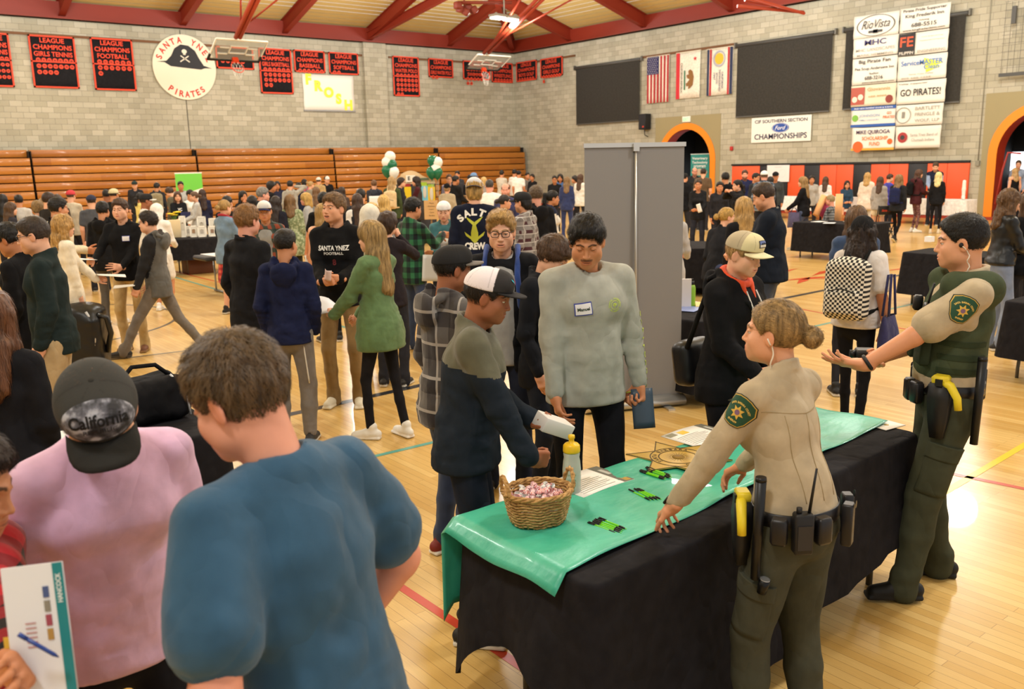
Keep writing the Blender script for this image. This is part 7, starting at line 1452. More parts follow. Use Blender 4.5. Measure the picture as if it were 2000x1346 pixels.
def duty_belt(P, items, z=1.005):
    k = P['k']; base = k.pel+np.array([0, -.004, z-.95]); rx, ry = (.172 if k.fem else .170)*k.b+.004, (.134 if k.fem else .130)*k.b+.004
    def at(a, r=1., dz=0.): t = R2(a); return base+np.array([rx*r*math.sin(t), ry*r*math.cos(t), dz]), np.array([math.sin(t)/rx, math.cos(t)/ry, 0])
    mb = MB(); N = 48
    for zz in (0,): mb.loft([[tuple(at(360*i/N, s_, d_)[0]) for i in range(N)] for s_, d_ in ((1., -.028), (1.03, -.026), (1.035, 0), (1.03, .026), (1., .028))], False)
    bl = mb.build('duty_belt', LEATH, P['bot']); P['belt'] = bl
    for it in items:
        nm, a = it[0], it[1]; c, n = at(a, 1.05); n = unit(n); s_ = np.cross(n, ZA); R_ = np.stack([s_, n, np.array(ZA)], 1); L = lambda x, y, z_: c+R_@np.array([x, y, z_])
        if nm == 'holster':
            mb = MB(); mb.loft([[L(x*w, .03+y*d_, zz) for x, y in ((-1, -1), (1, -1), (1, 1), (-1, 1))] for w, d_, zz in ((.04, .024, .05), (.046, .03, -.02), (.038, .026, -.12), (.026, .02, -.20))]); mb.build('holster', plain('18181A', .5, name='holster_shell'), bl)
            mb = MB(); Y_ = plain('E6CF2E', .45, name='taser_yellow')
            mb.loft([[L(x*w, .03+y*d_, zz) for x, y in ((-1, -1), (1, -1), (1, 1), (-1, 1))] for w, d_, zz in ((.030, .022, .03), (.034, .024, .075), (.026, .020, .085))]); pts = [L(.0, .035, .06), L(.045*it[2], .045, .045), L(.078*it[2], .05, -.005), L(.085*it[2], .05, -.055)]; mb.tube(pts, [.018, .019, .017, .016], 10); mb.build('stun_gun', Y_, bl); mb = MB(); mb.box(L(.0, .058, .055), (.03, .008, .03), R_); mb.build('stun_gun_sight', plain('1A1A1A', .5, name='black_plastic'), bl)
        if nm == 'radio':
            mb = MB(); mb.box(L(0, .03, -.02), (.068, .046, .15), R_, bev=.008); mb.build('radio', plain('17171A', .5, name='radio_body'), bl); mb = MB(); mb.cyl(L(-.02, .03, .05), L(-.035, .04, .22), .006, .004, 8); mb.cyl(L(.015, .03, .05), L(.015, .03, .075), .010, n=10); mb.build('radio_antenna', plain('101012', .5, name='rubber'), bl); mb = MB(); mb.box(L(0, .054, -.03), (.05, .006, .09), R_); mb.build('radio_face', plain('26262A', .3, name='radio_face'), bl)
        if nm == 'baton': mb = MB(); mb.cyl(L(0, .03, .16), L(.01, .03, -.22), .020, .017, 12); mb.cyl(L(0, .03, .155), L(0, .03, .17), .021, .019, 12); mb.build('baton', plain('121214', .4, name='baton_black'), bl)
        if nm == 'pouch': mb = MB(); mb.box(L(0, .026, -.02), (.06, .045, .10), R_, bev=.012); mb.build('pouch', LEATH, bl)
        if nm == 'studs':
            mb = MB()
            for zz in (-.012, .012): mb.sphere(L(0, .005, zz), .007, 8, 6)
            mb.build('belt_studs', plain('B8963E', .3, .8, name='brass'), bl)
        if nm == 'cord':
            mb = MB(); mb.tube([L(.0+.012*math.sin(i*1.3), .05+.012*math.cos(i*1.3), .03+.20*i/60) for i in range(61)], .0035, 5); mb.build('coiled_cord', plain('121214', .5, name='black_cord'), bl)
        if nm == 'mag': 
            mb = MB(); mb.box(L(0, .03, -.04), (.05, .04, .16), rotm('Z', 0)@R_, bev=.008); mb.cyl(L(0, .055, .04), L(0, .056, .04), .014, n=10); mb.build('magazine_pouch', LEATH, bl)
    return bl
def shirt_seams(P, lines, name='seam', col='9A8660', r=.0016, part='top', n=None, reach=.25):
    bv = bvh_of(P[part]); k = P['k']
    for pts in lines:
        Q_ = []
        for a, b in zip(pts[:-1], pts[1:]):
            for t in np.linspace(0, 1, 10)[:-1]:
                p = k.pt(np.array(a[:3])+(np.array(b[:3])-np.array(a[:3]))*t); nn = np.array(a[3]); h = bv.ray_cast(Vector(p+nn*reach), Vector(-nn), reach*2)
                if h[0] is not None: Q_.append(np.array(h[0])+nn*.0005)
        if len(Q_) > 2: mb = MB(); mb.tube(Q_, r, 5); mb.build(name, plain(col, .8, name='stitching'), P[part])
# woman deputy
hand = onz(1296, 1044, TZ+.022); hand2 = onz(1400, 985, TZ+.022)
P = person(1512, 584, 1.68, -50,  'deputy in tan shirt and green trousers leaning one hand on the black table', 0, fem=1, hair='bun', hairc='96784C', skin='light', top='shirt', topc=TAN, th=.014, dist=2.93, lean=14, hp=-2, hy=28, bot='cargo', botc=OLIVE, hem=.985, waist=1.03, Lw=(hand[0], hand[1], TZ+.075), Ld=(.2, .75, -.55), Ln=(.2, -.4, -.9), Lk=dict(curls=(28, 34, 38, 40), thumb=30, spread=8), Rw=(hand2[0]+.12, hand2[1]+.0, TZ+.11), Rd=(-.3, .7, -.5), Rn=(-.2, -.4, -.9), Lp=(-.6, -.6, -.4), Rp=(.7, -.6, -.3), rf=(.13, -.02), lf=(-.13, .05), shoe='141414', sole='141414', fold=.005, b=1.0, strands=4200)
WD = P; k = P['k']; shoulder_patch(P, 'L', np.array([-1., -.30, .1]))
duty_belt(P, [('holster', -62, -1), ('baton', -96, 1), ('radio', -142, 1), ('pouch', -165, 1), ('mag', 150, 1), ('mag', 120, 1), ('pouch', -118, 1), ('studs', -30, 1)])
B_ = (0, -1., 0)
shirt_seams(P, [[(-.155, -.05, 1.385, B_), (0, -.05, 1.372, B_), (.155, -.05, 1.385, B_)], [(0, -.05, 1.37, B_), (0, -.05, 1.02, B_)], [(-.085, -.05, 1.37, B_), (-.075, -.05, 1.02, B_)], [(.085, -.05, 1.37, B_), (.075, -.05, 1.02, B_)]])
mb = MB(); el = HWc = P['k'].hc+P['k'].Rh@np.array([-.082, .0, -.03]); mb.tube([k.hc+k.Rh@np.array([-.083, .0, -.008]), k.hc+k.Rh@np.array([-.086, -.012, -.03])]+[k.hc+k.Rh@np.array([-.080+.004*math.sin(i), -.02+.004*math.cos(i), -.03-.012*i]) for i in range(9)], .0028, 6); mb.build('earpiece', plain('E2D6C4', .3, name='clear_coil'), P['body'])
W_, E_ = k.Wr['L'], k.E['L']; d_ = unit(W_-E_); mb = MB(); c_ = W_-d_*.005
mb.tube([c_+.031*(np.cross(d_, (0, 0, 1))*math.cos(t)+np.cross(d_, np.cross(d_, (0, 0, 1)))*math.sin(t)) for t in np.linspace(0, 2*math.pi, 20)], .010, 8); wt = mb.build('watch_strap', plain('8ACABA', .5, name='mint_strap'), P['body']); up_ = unit(np.array([0, 0, 1.])-d_*d_[2]); mb = MB(); mb.box(c_+up_*.036, (.032, .032, .012), np.stack([unit(np.cross(d_, up_)), d_, up_], 1), bev=.004); mb.build('watch_face', plain('101012', .15, name='watch_glass'), wt)
# flashlight in the thigh pocket, pocket flaps
def cargo_pocket(P, sd, z0=.66, ln=.20):
    k = P['k']; sg = 1 if sd == 'R' else -1; H, Kn = k.hip[sd], k.kn[sd]; v = unit(H-Kn); n = unit(np.array([sg, -.15, 0])-v*(np.array([sg, -.15, 0])@v)); u = np.cross(v, n); o = H+(Kn-H)*.62; bv = bvh_of(P['bot'])
    for nm, hh, ww, oy, off in (('cargo_pocket', .19, .15, -.04, .010), ('pocket_flap', .07, .16, .065, .016)):
        mb = MB(); mb.grid(lambda a, b: ((a-.5)*ww, oy+(b-.5)*hh, 0), 12, 10); lay(mb, bv, o, u, v, n, off, .12); V0 = [np.array(q) for q in mb.v]; nq = len(V0); W2 = 11
        mb.v = [tuple(q) for q in V0]+[tuple(q-n*(off+.004)) for q in V0]; m_ = 13; edge = [i*W2 for i in range(13)]+[12*W2+j for j in range(1, 11)]+[i*W2+10 for i in range(11, -1, -1)]+[j for j in range(9, 0, -1)]
        for a, b in zip(edge, edge[1:]+edge[:1]): mb.f.append((a, b, b+nq, a+nq)); mb.mi.append(0); mb.sm.append(False)
        mb.build(nm, P['bot'].data.materials[0], P['bot'])
    return o, u, v, n
o, u, v, n = cargo_pocket(WD, 'L'); mb = MB(); c_ = o+n*.105+v*.10+u*.05; mb.cyl(c_-v*.02, c_+v*.035, .017, .021, 16); fl_ = mb.build('flashlight', plain('1A1A1C', .3, .5, name='black_metal'), WD['bot']); mb = MB(); mb.cyl(c_+v*.035, c_+v*.038, .019, n=16); mb.build('flashlight_lens', plain('D8D8DC', .08, .8, name='reflector'), fl_)
# male deputy
P = person(1882, 417, 1.812, -106, 'deputy in a green vest and tan shirt gesturing with an open hand', 0, hair='crew', hairc='17120F', skin='light', top='shirt', topc=TAN, sleeve='short', th=.018, slv=.74, sleeve_w=.004, lean=-3, hp=4, hy=-14, bot='cargo', botc='404334', hem=.985, waist=1.03, L=(-.15, .46, 1.075), Ld=(-.1, .95, .12), Ln=(.35, .1, .93), Lh='open', Lk=dict(curls=(8, 12, 18, 22), thumb=40, spread=7), Lp=(-.5, -.6, -.6), R=(.06, .30, 1.10), Rd=(-.7, .6, .1), Rh='grip', Rn=(-.6, -.3, .6), rf=(.13, -.06, 0, 10), lf=(-.17, .17, 0, -6), shoe='121212', sole='161616', b=1.06, eyes=1, strands=4200, fold=.005)
MD = P; k = P['k']; shoulder_patch(P, 'L', np.array([-1., -.05, .1]))
duty_belt(P, [('holster', -62, -1), ('baton', -112, 1), ('studs', -130, 1), ('pouch', -25, 1), ('pouch', -8, 1), ('radio', 150, 1), ('mag', 60, 1), ('studs', -124, 1)])
q = SDF(); pt = k.pt; q.u(ell(pt((0, -.002, 1.31)), (.184, .148, .20), k.Rc)); q.u(ell(pt((0, .005, 1.11)), (.184, .150, .17), k.Rc), .06)
for sg in (1, -1): q.u(cone(pt((sg*.105, -.075, 1.460)), pt((sg*.100, .05, 1.468)), .074, .064), .03)
q.u(cone(pt((-.10, -.06, 1.455)), pt((.10, -.06, 1.455)), .078), .03); q.cut(plane(pt((0, 0, 1.035)), (0, 0, -1)), .012); q.sub(cone(pt((0, -.03, 1.48)), pt((0, .02, 1.60)), .078, .10), .012); q.sub(cone(pt((0, .13, 1.47)), pt((0, .17, 1.38)), .06, .02), .012)
for sd, sg in (('R', 1), ('L', -1)): q.sub(ell(pt((sg*.225, -.005, 1.35)), (.056, .085, .14), k.Rc), .015)
q.disp(lambda X: F32(.005)*vnoise(X, 16)); V, Q = mesh_sdf(q, .010); vest = npmesh('vest', V, Q, cloth('434C38', weave=500), MD['root']); P['vest'] = vest
for nm, c_, d_ in (('vest_pocket', (-.09, .150, 1.17), (.12, .045, .12)), ('vest_pocket', (.09, .150, 1.17), (.12, .045, .12)), ('vest_radio', (-.12, .155, 1.34), (.05, .04, .10)), ('vest_light', (.08, .15, 1.36), (.04, .04, .07))):
    mb = MB(); mb.box(k.pt(c_), d_, k.Rc, bev=.010); mb.build(nm, cloth('2C3526') if 'pocket' in nm else plain('141416', .4, name='black_plastic'), vest)
mb = MB(); mb.tube([k.pt((-.12, .16, 1.38)), k.pt((-.145, .15, 1.48))], .005, 6); mb.build('radio_antenna', plain('101012', .5, name='rubber'), vest)
for z_ in (1.10, 1.16, 1.22):
    mb = MB(); mb.grid(lambda a, b: (-.10+.2*a, -.012+.024*b, 0), 10, 2); lay(mb, bvh_of(vest), k.pt((-.10, 0, z_)), k.Rc@np.array([0, -1., 0]), ZA, k.Rc@np.array([-1., 0, 0]), .004, .2); mb.build('webbing', cloth('333D2B', weave=300), vest)
mb = MB(); mb.tube([k.hc+k.Rh@np.array([-.083, .004, -.008]), k.hc+k.Rh@np.array([-.088, -.010, -.02])]+[k.hc+k.Rh@np.array([-.080+.005*math.sin(i*1.4), -.025+.005*math.cos(i*1.4), -.035-.010*i]) for i in range(12)], .0026, 6); mb.build('earpiece', plain('E2D6C4', .3, name='clear_coil'), P['body'])
mb = MB(); mb.sphere(k.hc+k.Rh@np.array([-.084, .003, -.008]), (.006, .010, .011), 10, 8); mb.build('ear_bud', plain('1A1414', .5, name='black_bud'), P['body'])
W_, E_ = k.Wr['L'], k.E['L']; d_ = unit(W_-E_); c_ = W_-d_*.02; mb = MB(); mb.tube([c_+.0315*(unit(np.cross(d_, (0, 0, 1)))*math.cos(t)+np.cross(d_, unit(np.cross(d_, (0, 0, 1))))*math.sin(t)) for t in np.linspace(0, 2*math.pi, 20)], .009, 8); wt = mb.build('watch_strap', plain('17171A', .5, name='black_strap'), P['body']); mb = MB(); o_ = unit(np.cross((0, 0, 1), d_)); mb.box(c_-o_*.036, (.012, .036, .034), np.stack([o_, d_, np.cross(o_, d_)], 1), bev=.004); mb.build('watch_face', plain('0E0E10', .15, name='watch_glass'), wt)
cargo_pocket(MD, 'L')
q = hw(MD, MD['k'].Wr['R']+np.array([-.03, .06, .03])); mb = MB(); mb.box((0, 0, 0), (.08, .09, .05), bev=.01); mb.cyl((0, .045, 0), (0, .07, 0), .02, n=12); o = prop('camera', mb, plain('151517', .4, name='camera_body'), 'small black device in the standing deputy\'s far hand', 'camera'); o.location = q; o.rotation_euler = (0, 0, MD['yaw'])
# young man in the grey long sleeve
P = person(1146, 420, 1.84, 158, 'person in a pale grey long sleeve top with a name tag at the table', 0, hair='short', hairc='17110E', skin='tan', topc='A5A69C', th=.016, wide=.006, lean=5, hp=24, hy=-24, bot='jeans', botc='15161C', hem=.83, stache=.7, eyes=1, lz=-.5, R=(.21, .12, .88), Rd=(-.05, .35, -.9), L=(-.27, .06, .86), Lh='grip', Ld=(.05, .2, -1), lid=.8, b=1.13, strands=3600)
MAN = P; k = P['k']; tagname(P, (.075, .1, 1.335), .085, .062, 'Manuel', rot=R2(-6))
def ring_(mb, r0, r1, n=36):
    for i in range(n): a, b = 2*math.pi*i/n, 2*math.pi*(i+1)/n; mb.add([(q_*math.cos(t), q_*math.sin(t), 0) for q_, t in ((r0, a), (r1, a), (r1, b), (r0, b))], [(0, 1, 2, 3)])
def logo(mb):
    n0 = len(mb.v); ring_(mb, .020, .0225); arc_text(mb, 'COASTAL WILDERNESS', 0, 0, .031, -100, 100, .0075, *FLAT, bold=.03); arc_text(mb, 'CALIFORNIA', 0, 0, .031, 225, 135, .0065, *FLAT, bold=.03, inward=True); T2(mb, 'CJW', 0, .0, w=.026, h=.013, bold=.04); mb.box((0, -.004, 0), (.002, .026, .0002)); mb.v[n0:] = [(x-.088, y, z) for x, y, z in mb.v[n0:]]
    mb.v[:] = [(-x if False else x, y, z) for x, y, z in mb.v]
u = k.Rc@np.array([-1., 0, 0]); v = k.Rc@np.array([0, 0, 1.]); n = k.Rc@np.array([0, 1., 0]); mb = MB(); ring_(mb, .020, .0225); arc_text(mb, 'COASTAL WILDERNESS', 0, 0, .031, -105, 105, .008, *FLAT, bold=.04); arc_text(mb, 'CALIFORNIA', 0, 0, .031, 228, 132, .007, *FLAT, bold=.04, inward=True); T2(mb, 'CW', 0, .002, w=.024, h=.014, bold=.05); mb.box((0, -.002, 0), (.0025, .030, .0002))
lay(mb, bvh_of(P['top']), k.pt((-.085, 0, 1.345)), u, v, n, .004, .25); LIME = plain('C4DA4A', .6, name='lime_print'); mb.build('chest_print', LIME, P['top'])
S, E, W_ = k.S['L'], k.E['L'], k.Wr['L']; v_ = unit(W_-S); n_ = unit(np.array([-1., .5, 0])-v_*(np.array([-1., .5, 0])@v_)); u_ = np.cross(v_, n_); mb = MB()
for i, ch in enumerate('CALIFORNIA'): T2(mb, ch, -.17+.042*i, 0, h=.03, bold=.03)
lay(mb, bvh_of(P['top']), (E+W_)/2+(S-W_)*.10, v_, -u_, n_, .004, .08); mb.build('sleeve_print', LIME, P['top'])
mt_ = plain('3A4A5A', .4, name='printed_cover'); o, fr = sheet(P, k.Wr['L']+np.array([.0, .05, -.12]), (.02, .25, -1), (.25, 1, 0), .11, .2, 'folded dark leaflet hanging in the name tag wearer\'s hand', 'leaflet', 'leaflet', mt_, .006, .01)
# white trucker cap
P = person(952, 521, 1.665, 94, 'person in an olive and navy fleece with a white mesh cap by the basket', 0, hair='short', hairc='1C130E', skin='brown', top='jacket', topc='1E2630', yoke='5C5A48', yokez=1.34, th=.030, lean=9, hp=16, hy=-4, bot='jeans', botc='1C2230', hem=.86, cap=dict(c='2C2A2B', rear='E6DDE2', flat=.95, tilt=2), R=(.20, .30, .93), Rd=(-.35, .9, -.2), Rh='grip', L=(-.16, .30, 1.02), Ld=(.5, .8, -.1), Lh='grip', Ln=(.5, -.3, .8), stache=.25, b=1.04, seed=15)
TRK = P; k = P['k']; U = P['capU']; mb = MB(); o_ = U(np.array([[0, .085, .078]]))[0]; n_ = unit(U(np.array([[.35, .085+.8, .078+.5]]))[0]-o_); u_ = unit(np.cross(n_, U(np.array([[0, .085, 1.]]))[0]-o_)); u_ = -u_; v_ = np.cross(n_, u_)
for pts, nm, col in (([(-.03, .012), (-.012, .004), (-.004, -.008), (-.012, -.006), (-.028, .004)], 'horn', '2AA8C0'), ([(.002, .014), (.012, .002), (.014, -.014), (.006, -.012), (-.002, .0)], 'mark', 'C83058')):
    V_, F_ = dense(pts, .008); m2 = MB(); m2.add(V_, F_); lay(m2, bvh_of(P['cap']), o_, u_, v_, n_, .003, .1); m2.build('cap_emblem_'+nm, plain(col, .7, name='embroidery'), P['cap'])
mb = MB(); mb.box((0, 0, 0), (.10, .17, .07), bev=.004); o = attach(P, prop('white_box', mb, plain('E2DEDA', .5, name='white_card'), 'small white box held by the white mesh cap wearer', 'box')); q = hw(P, k.Wr['L']+np.array([.06, .10, -.01])); o.location = q; o.rotation_euler = (R2(-25), R2(10), P['yaw']+R2(30))
# plaid hoodie with black cap
P = person(884, 478, 1.72, 60, 'person in a grey plaid hooded jacket with a black and grey cap', 0, hair='short', hairc='17110E', skin='brown', top='hoodie', topm=plaid('2A2628', '3E3A3A', '5A5654', 5.5, 5.5, .5, line='A8A29C'), dist=4.45, th=.024, lean=5, hp=8, hy=-10, bot='jeans', botc='2C3852', hem=.80, cap=dict(c='1C1B1C', vis='6A6259', flat=.7, tilt=8), pose='pocket', shoe='7A2A22', sole='E8E4DC')
# blond with glasses and backpack straps
P = person(978, 411, 1.80, 188, 'person with blond hair, glasses and blue backpack straps over a black jacket', 0, hair='swept', hairc='B8935A', skin='fair', top='jacket', topc='17181C', openf=.15, under='A2A2A2', th=.026, hp=8, hy=4, glasses='1A1A1C', bot='jeans', botc='22283A', smile=.3, R=(.2, .2, .95), L=(-.2, .2, .95), eyes=1, iris='4A5A6A'); backpack(P, 'blue backpack worn by the blond glasses wearer', '2A4488')
# bowl haircut behind
person(1082, 461, 1.68, 115, 'person with brown bowl hair looking down behind the grey top', 1, hair='shag', hairc='4A3424', skin='fair', top='jacket', topc='1A1C22', hp=30, bot='jeans', botc='20242E')
# beige cap black hoodie
P = person(1455, 451, 1.70, 124, 'person in a beige cap and black hoodie with orange lining', 0, hair='short', hairc='B08A56', skin='fair', top='hoodie', topc='141417', th=.030, wide=.01, lean=6, hp=14, hy=2, bot='jeans', botc='15151A', hem=.80, cap=dict(c='DACFA4', rear='B3A58A', vis='E3D8AE', flat=.55, tilt=2), R=(.12, .28, 1.0), Rd=(-.6, .6, .2), Rh='grip', L=(-.20, .16, .92), eyes=1, b=1.05)
k = P['k']; U = P['capU']; q = SDF(); Rn = k.Rc@rotm('X', -18); q.u(torus(k.pt((0, -.012, 1.522)), k.Rc@rotm('X', -24), .082, .080, .021)); q.u(cone(k.pt((.045, .065, 1.49)), k.pt((.02, .13, 1.37)), .014, .010), .01); q.u(cone(k.pt((-.045, .065, 1.49)), k.pt((-.02, .13, 1.37)), .014, .010), .01); V, Q = mesh_sdf(q, .007); npmesh('hood_lining', V, Q, cloth('E0502A'), P['top'])
for sg in (1, -1): mb = MB(); mb.tube([k.pt((sg*.045, .10, 1.46)), k.pt((sg*.05, .155, 1.38)), k.pt((sg*.055, .165, 1.26))], .004, 6); mb.build('drawstring', plain('D8D4CC', .8, name='cord'), P['top'])
o_ = U(np.array([[0, .09, .078]]))[0]; n_ = unit(U(np.array([[0, .09+.8, .078+.5]]))[0]-o_); u_ = unit(U(np.array([[-1., .09, .078]]))[0]-o_); v_ = np.cross(n_, u_); v_ = v_ if v_[2] > 0 else -v_
for w, h, c_, off in ((.060, .040, '1A1A1E', .003), (.054, .034, '6A7AB0', .004), (.054, .014, 'D8D4C8', .005)):
    mb = MB(); mb.grid(lambda a, b: ((a-.5)*w, (b-.5)*h-(.010 if off == .005 else 0), 0), 8, 5); lay(mb, bvh_of(P['cap']), o_, u_, v_, n_, off, .1); mb.build('cap_patch', plain(c_, .7, name='patch_cloth'), P['cap'])
mb = MB(); V_, F_ = dense([(-.024, -.004), (-.012, .007), (-.006, .0), (.004, .010), (.012, .0), (.018, .005), (.024, -.004)], .008); mb.add(V_, F_); lay(mb, bvh_of(P['cap']), o_, u_, v_, n_, .0055, .1); mb.build('cap_patch_hills', plain('1A1A1E', .7, name='patch_ink'), P['cap'])
qd = SDF(); qd.u(rbox(k.pt((-.02, -.25, .95)), (.30, .15, .28), k.Rc@rotm('X', 15), .06)); qd.disp(lambda X: F32(.014)*vnoise(X, 12)); V, Q = mesh_sdf(qd, .013); o = npmesh('messenger_bag', V, Q, plain('17171A', .4, name='black_nylon')); tag(o, 'black bag slung behind the beige cap wearer', 'bag'); attach(P, o); mb = MB(); mb.tube([k.pt((.10, -.22, 1.06)), k.pt((.12, -.10, 1.46)), k.pt((.06, .13, 1.40)), k.pt((-.10, .17, 1.20))], .016, 8); mb.build('strap', cloth('1A1A1C'), o)
# checkered backpack
P = person(1688, 421, 1.64, 22, 'person in a white tee and black beanie with a checked backpack', 0, fem=1, hair='curly', hl=.26, hairc='2A1C14', skin='olive', beanie='19191B', top='tee', topc='DAD3D0', th=.02, lean=4, hp=2, bot='leggings', botc='141418', shoe='D8CFC0', sole='C8A888', rf=(.10, -.10), lf=(-.10, .12), R=(.24, .0, .90), hem=.90, slv=.7, wide=.01, strands=2200); t = NT('checked_canvas'); ck = t.n('ShaderNodeTexChecker'); t.l(t.map((1, .0, 1), which='Object'), ck.inputs[0]); ck.inputs['Scale'].default_value = 52; ck.inputs['Color1'].default_value = (*srgb('1A1A1A'), 1); ck.inputs['Color2'].default_value = (*srgb('DAD2C2'), 1); t.base(ck.outputs[0]); t.set(rough=.8); backpack(P, 'black and white checked backpack on the beanie wearer', '1A1A1A', t.m, w=.34, h=.46, d=.17, z=1.20); tote(P, (.27, -.03, 1.36), 'dark navy tote bag on the beanie wearer\'s shoulder', L=.34, w=.28, h=.34)
# green fleece girl
P = person(722, 432, 1.68, -52, 'person with long blonde hair in a green fleece jacket and black jeans', 0, fem=1, hair='long', hl=.44, hairc='A88A58', skin='fair', top='fleece', topc='5E7A50', th=.028, flare=.012, lean=2, hp=8, hy=12, bot='leggings', botc='1C1B1F', hem=.76, L=(-.16, .34, 1.03), Ld=(.3, .9, .2), Lh='grip', R=(.12, .30, 1.0), Rh='grip', shoe='E4E0D8', sole='EDEAE4', rf=(.09, -.14, 0, 20), lf=(-.09, .08, 0, -20), strands=5200); GF = P
o, fr = sheet(P, P['k'].Wr['L']+np.array([.10, .17, .05]), (.35, .85, .25), (-.1, -.3, 1), .22, .30, 'white sheet of paper in the green fleece wearer\'s hand', mat=plain('DDE0EE', .7, name='paper_bluish'))  # sheet in an even white with a slight blue tint
# football hoodie boy
P = person(650, 377, 1.86, 194, 'laughing person in a black football hoodie with white lettering', 0, hair='short', hairc='7A5C3C', skin='light', top='hoodie', topc='141416', th=.022, hp=-4, hy=-26, smile=1, bot='pants', botc='8A7048', hem=.86, R=(.05, .34, 1.10), L=(-.08, .32, 1.12), Rd=(-.9, .3, .1), Ld=(.8, .4, .1), Rh='grip', Lh='grip', Rn=(-.2, -.8, .5), Ln=(.2, -.8, .5), eyes=1, shoe='D8D0BC', sole='E4DCC8'); chest(P, [('SANTA YNEZ', 0, .015, .25, .040), ('FOOTBALL', 0, -.028, .16, .022)], plain('E4E2DE', .7, name='white_print')); chest(P, [('8', .0, -.10, .03, .05)], plain('6A2226', .7, name='red_print'), name='number')
mb = MB(); o, fr = sheet(P, P['k'].Wr['R']+np.array([-.06, .06, .06]), (-.2, .2, 1), (.3, 1, 0), .06, .09, 'small pale card between the laughing person\'s hands', 'card', 'card', plain('E4C8C4', .6, name='pink_card'))
# navy hoodie from behind
P = person(556, 447, 1.72, 8, 'person in a navy hoodie and grey joggers seen from behind', 0, hair='crew', hairc='17110D', skin='tan', dist=6.5, top='hoodie', topc='1B2140', th=.026, b=.95, hp=2, hy=-25, bot='jogger', botc='77706A', hem=.86, pose='pocket', shoe='2A2A2C'); k = P['k']; mb = MB(); H, Kn = k.hip['R'], k.an['R']; mb.tube([k.hip['R']+(k.kn['R']-k.hip['R'])*t_+np.array([.02, -.094+.02*t_, 0]) for t_ in np.linspace(.1, .95, 8)], .006, 6); mb.build('side_stripe', plain('D8D4CC', .8, name='white_tape'), P['bot'])
# ginger, black jacket
person(481, 400, 1.80, 46, 'person with short ginger hair in a plain black jacket', 0, hair='short', hairc='8A6238', skin='pink', top='jacket', topc='1C1C1F', th=.022, hp=2, bot='pants', botc='8A7E78', hem=.80, pose='pocket', strands=3000)
# ------------------------------------------------------------------ the crowd further back
def c(x, y, h, face, label, topc='222226', lv=2, **k): return person(x, y, h, face, 'person '+label, lv, topc=topc, **k)
GRP = dict(hair='long', fem=1)
# left, middle distance
P = c(122, 420, 1.66, 72, 'with wavy blonde hair, a cream sweater and coral shorts holding papers', 'E2D8C4', 1, fem=1, hair='curly', hl=.34, hairc='A8824A', skin='fair', th=.022, flare=.03, hem=.78, bot='shorts', botc='D8604A', L=(-.08, .36, 1.02), Ld=(.3, .9, .1), Lh='grip', R=(.2, .05, .88)); sheet(P, P['k'].Wr['L']+np.array([.05, .14, .03]), (.2, .9, -.15), (0, .2, 1), .2, .3, 'white papers fanned in the cream sweater wearer\'s hand')
P = c(112, 386, 1.80, 66, 'in a black letterman jacket with cream sleeves behind the curly blonde', '17171A', 1, top='jacket', slvc='E4D8BC', hairc='17120F', skin='tan', bot='pants', botc='8F845C', R=(-.02, .30, 1.16), L=(.06, .30, 1.14), Rd=(-1, .2, 0), Ld=(1, .2, 0), hy=-10)
c(199, 394, 1.69, 24, 'with black hair in a black hoodie and grey trousers, back turned', '161618', 1, top='hoodie', hairc='100D0C', skin='tan', bot='pants', botc='55514E', shoe='D8D4D0', pose='rfront')
P = c(232, 388, 1.78, 204, 'in a black quarter-zip and khaki trousers with a white name tag', '151517', 1, collar=1, hair='short', hairc='4A3426', skin='fair', bot='pants', botc='B79C6C', shoe='6A4026', sole='8A6A44', R=(.22, .36, 1.10), Rd=(.2, .9, .2), Rh='grip', L=(-.06, .30, 1.02), Ld=(.4, .8, .2), Lh='open', hp=2, eyes=1); tagname(P, (-.075, .1, 1.34), .085, .062, '')
sheet(P, P['k'].Wr['R']+np.array([.04, .20, .04]), (.15, .95, .1), (0, -.1, 1), .2, .3, 'white paper passed from the khaki trousers wearer to the left')
P = c(287, 413, 1.74, -72, 'striding in a grey and black hoodie with dark hair and glasses', '5A5854', 1, top='hoodie', slvc='262628', hair='short', hairc='231812', skin='fair', glasses='17171A', bot='pants', botc='726A62', shoe='2A2724', sole='4A4640', drop=.10, shres=.6, lf=(-.10, .44), rf=(.12, -.42, .02, 20), tipR=-14, L=(-.2, .18, .93), Lh='grip', R=(.2, .15, .95)); sheet(P, P['k'].Wr['L']+np.array([.02, .12, .02]), (0, .9, -.1), (0, .1, 1), .16, .24, 'white paper in the striding hoodie wearer\'s hand')
P = c(306, 398, 1.60, 30, 'in a white hooded top with the hood up and white shoes', 'EBE6DE', 1, top='hoodie', hoodup=1, hairc='2A1C14', skin='tan', bot='shorts', botc='E0DAD0', shoe='EDEAE6', sole='F0EEEA', pose='front')
c(274, 376, 1.62, 60, 'with a long black ponytail and a yellow top', 'E6D27A', fem=1, hair='pony', hl=.42, hairc='15100F', skin='olive', ponylow=1, pose='phone')
c(284, 378, 1.72, 80, 'in a black and white cap beside the yellow top', 'E6E2DC', cap=dict(c='1A1A1C', vis='E0DCD6'), skin='brown', sleeve='short')
P = c(346, 374, 1.66, 176, 'smiling in a black sweatshirt with a dark blue book', '1B1C20', dist=20.2, fem=1, hair='long', hairc='4A2E1E', skin='fair', smile=.6, bot='leggings', pose='front', eyes=1); chest(P, [('VC', .02, .0, .10, .07)], plain('E8E6E2', .7, name='white_print')); mb = MB(); mb.box(P['k'].Wr['L']+np.array([-.02, .10, .10]), (.24, .03, .22), rotm('Z', 8)); carried(P, 'book', mb, plain('2A3060', .5, name='blue_cover'), 'dark blue book held by the person in the black sweatshirt', 'book')
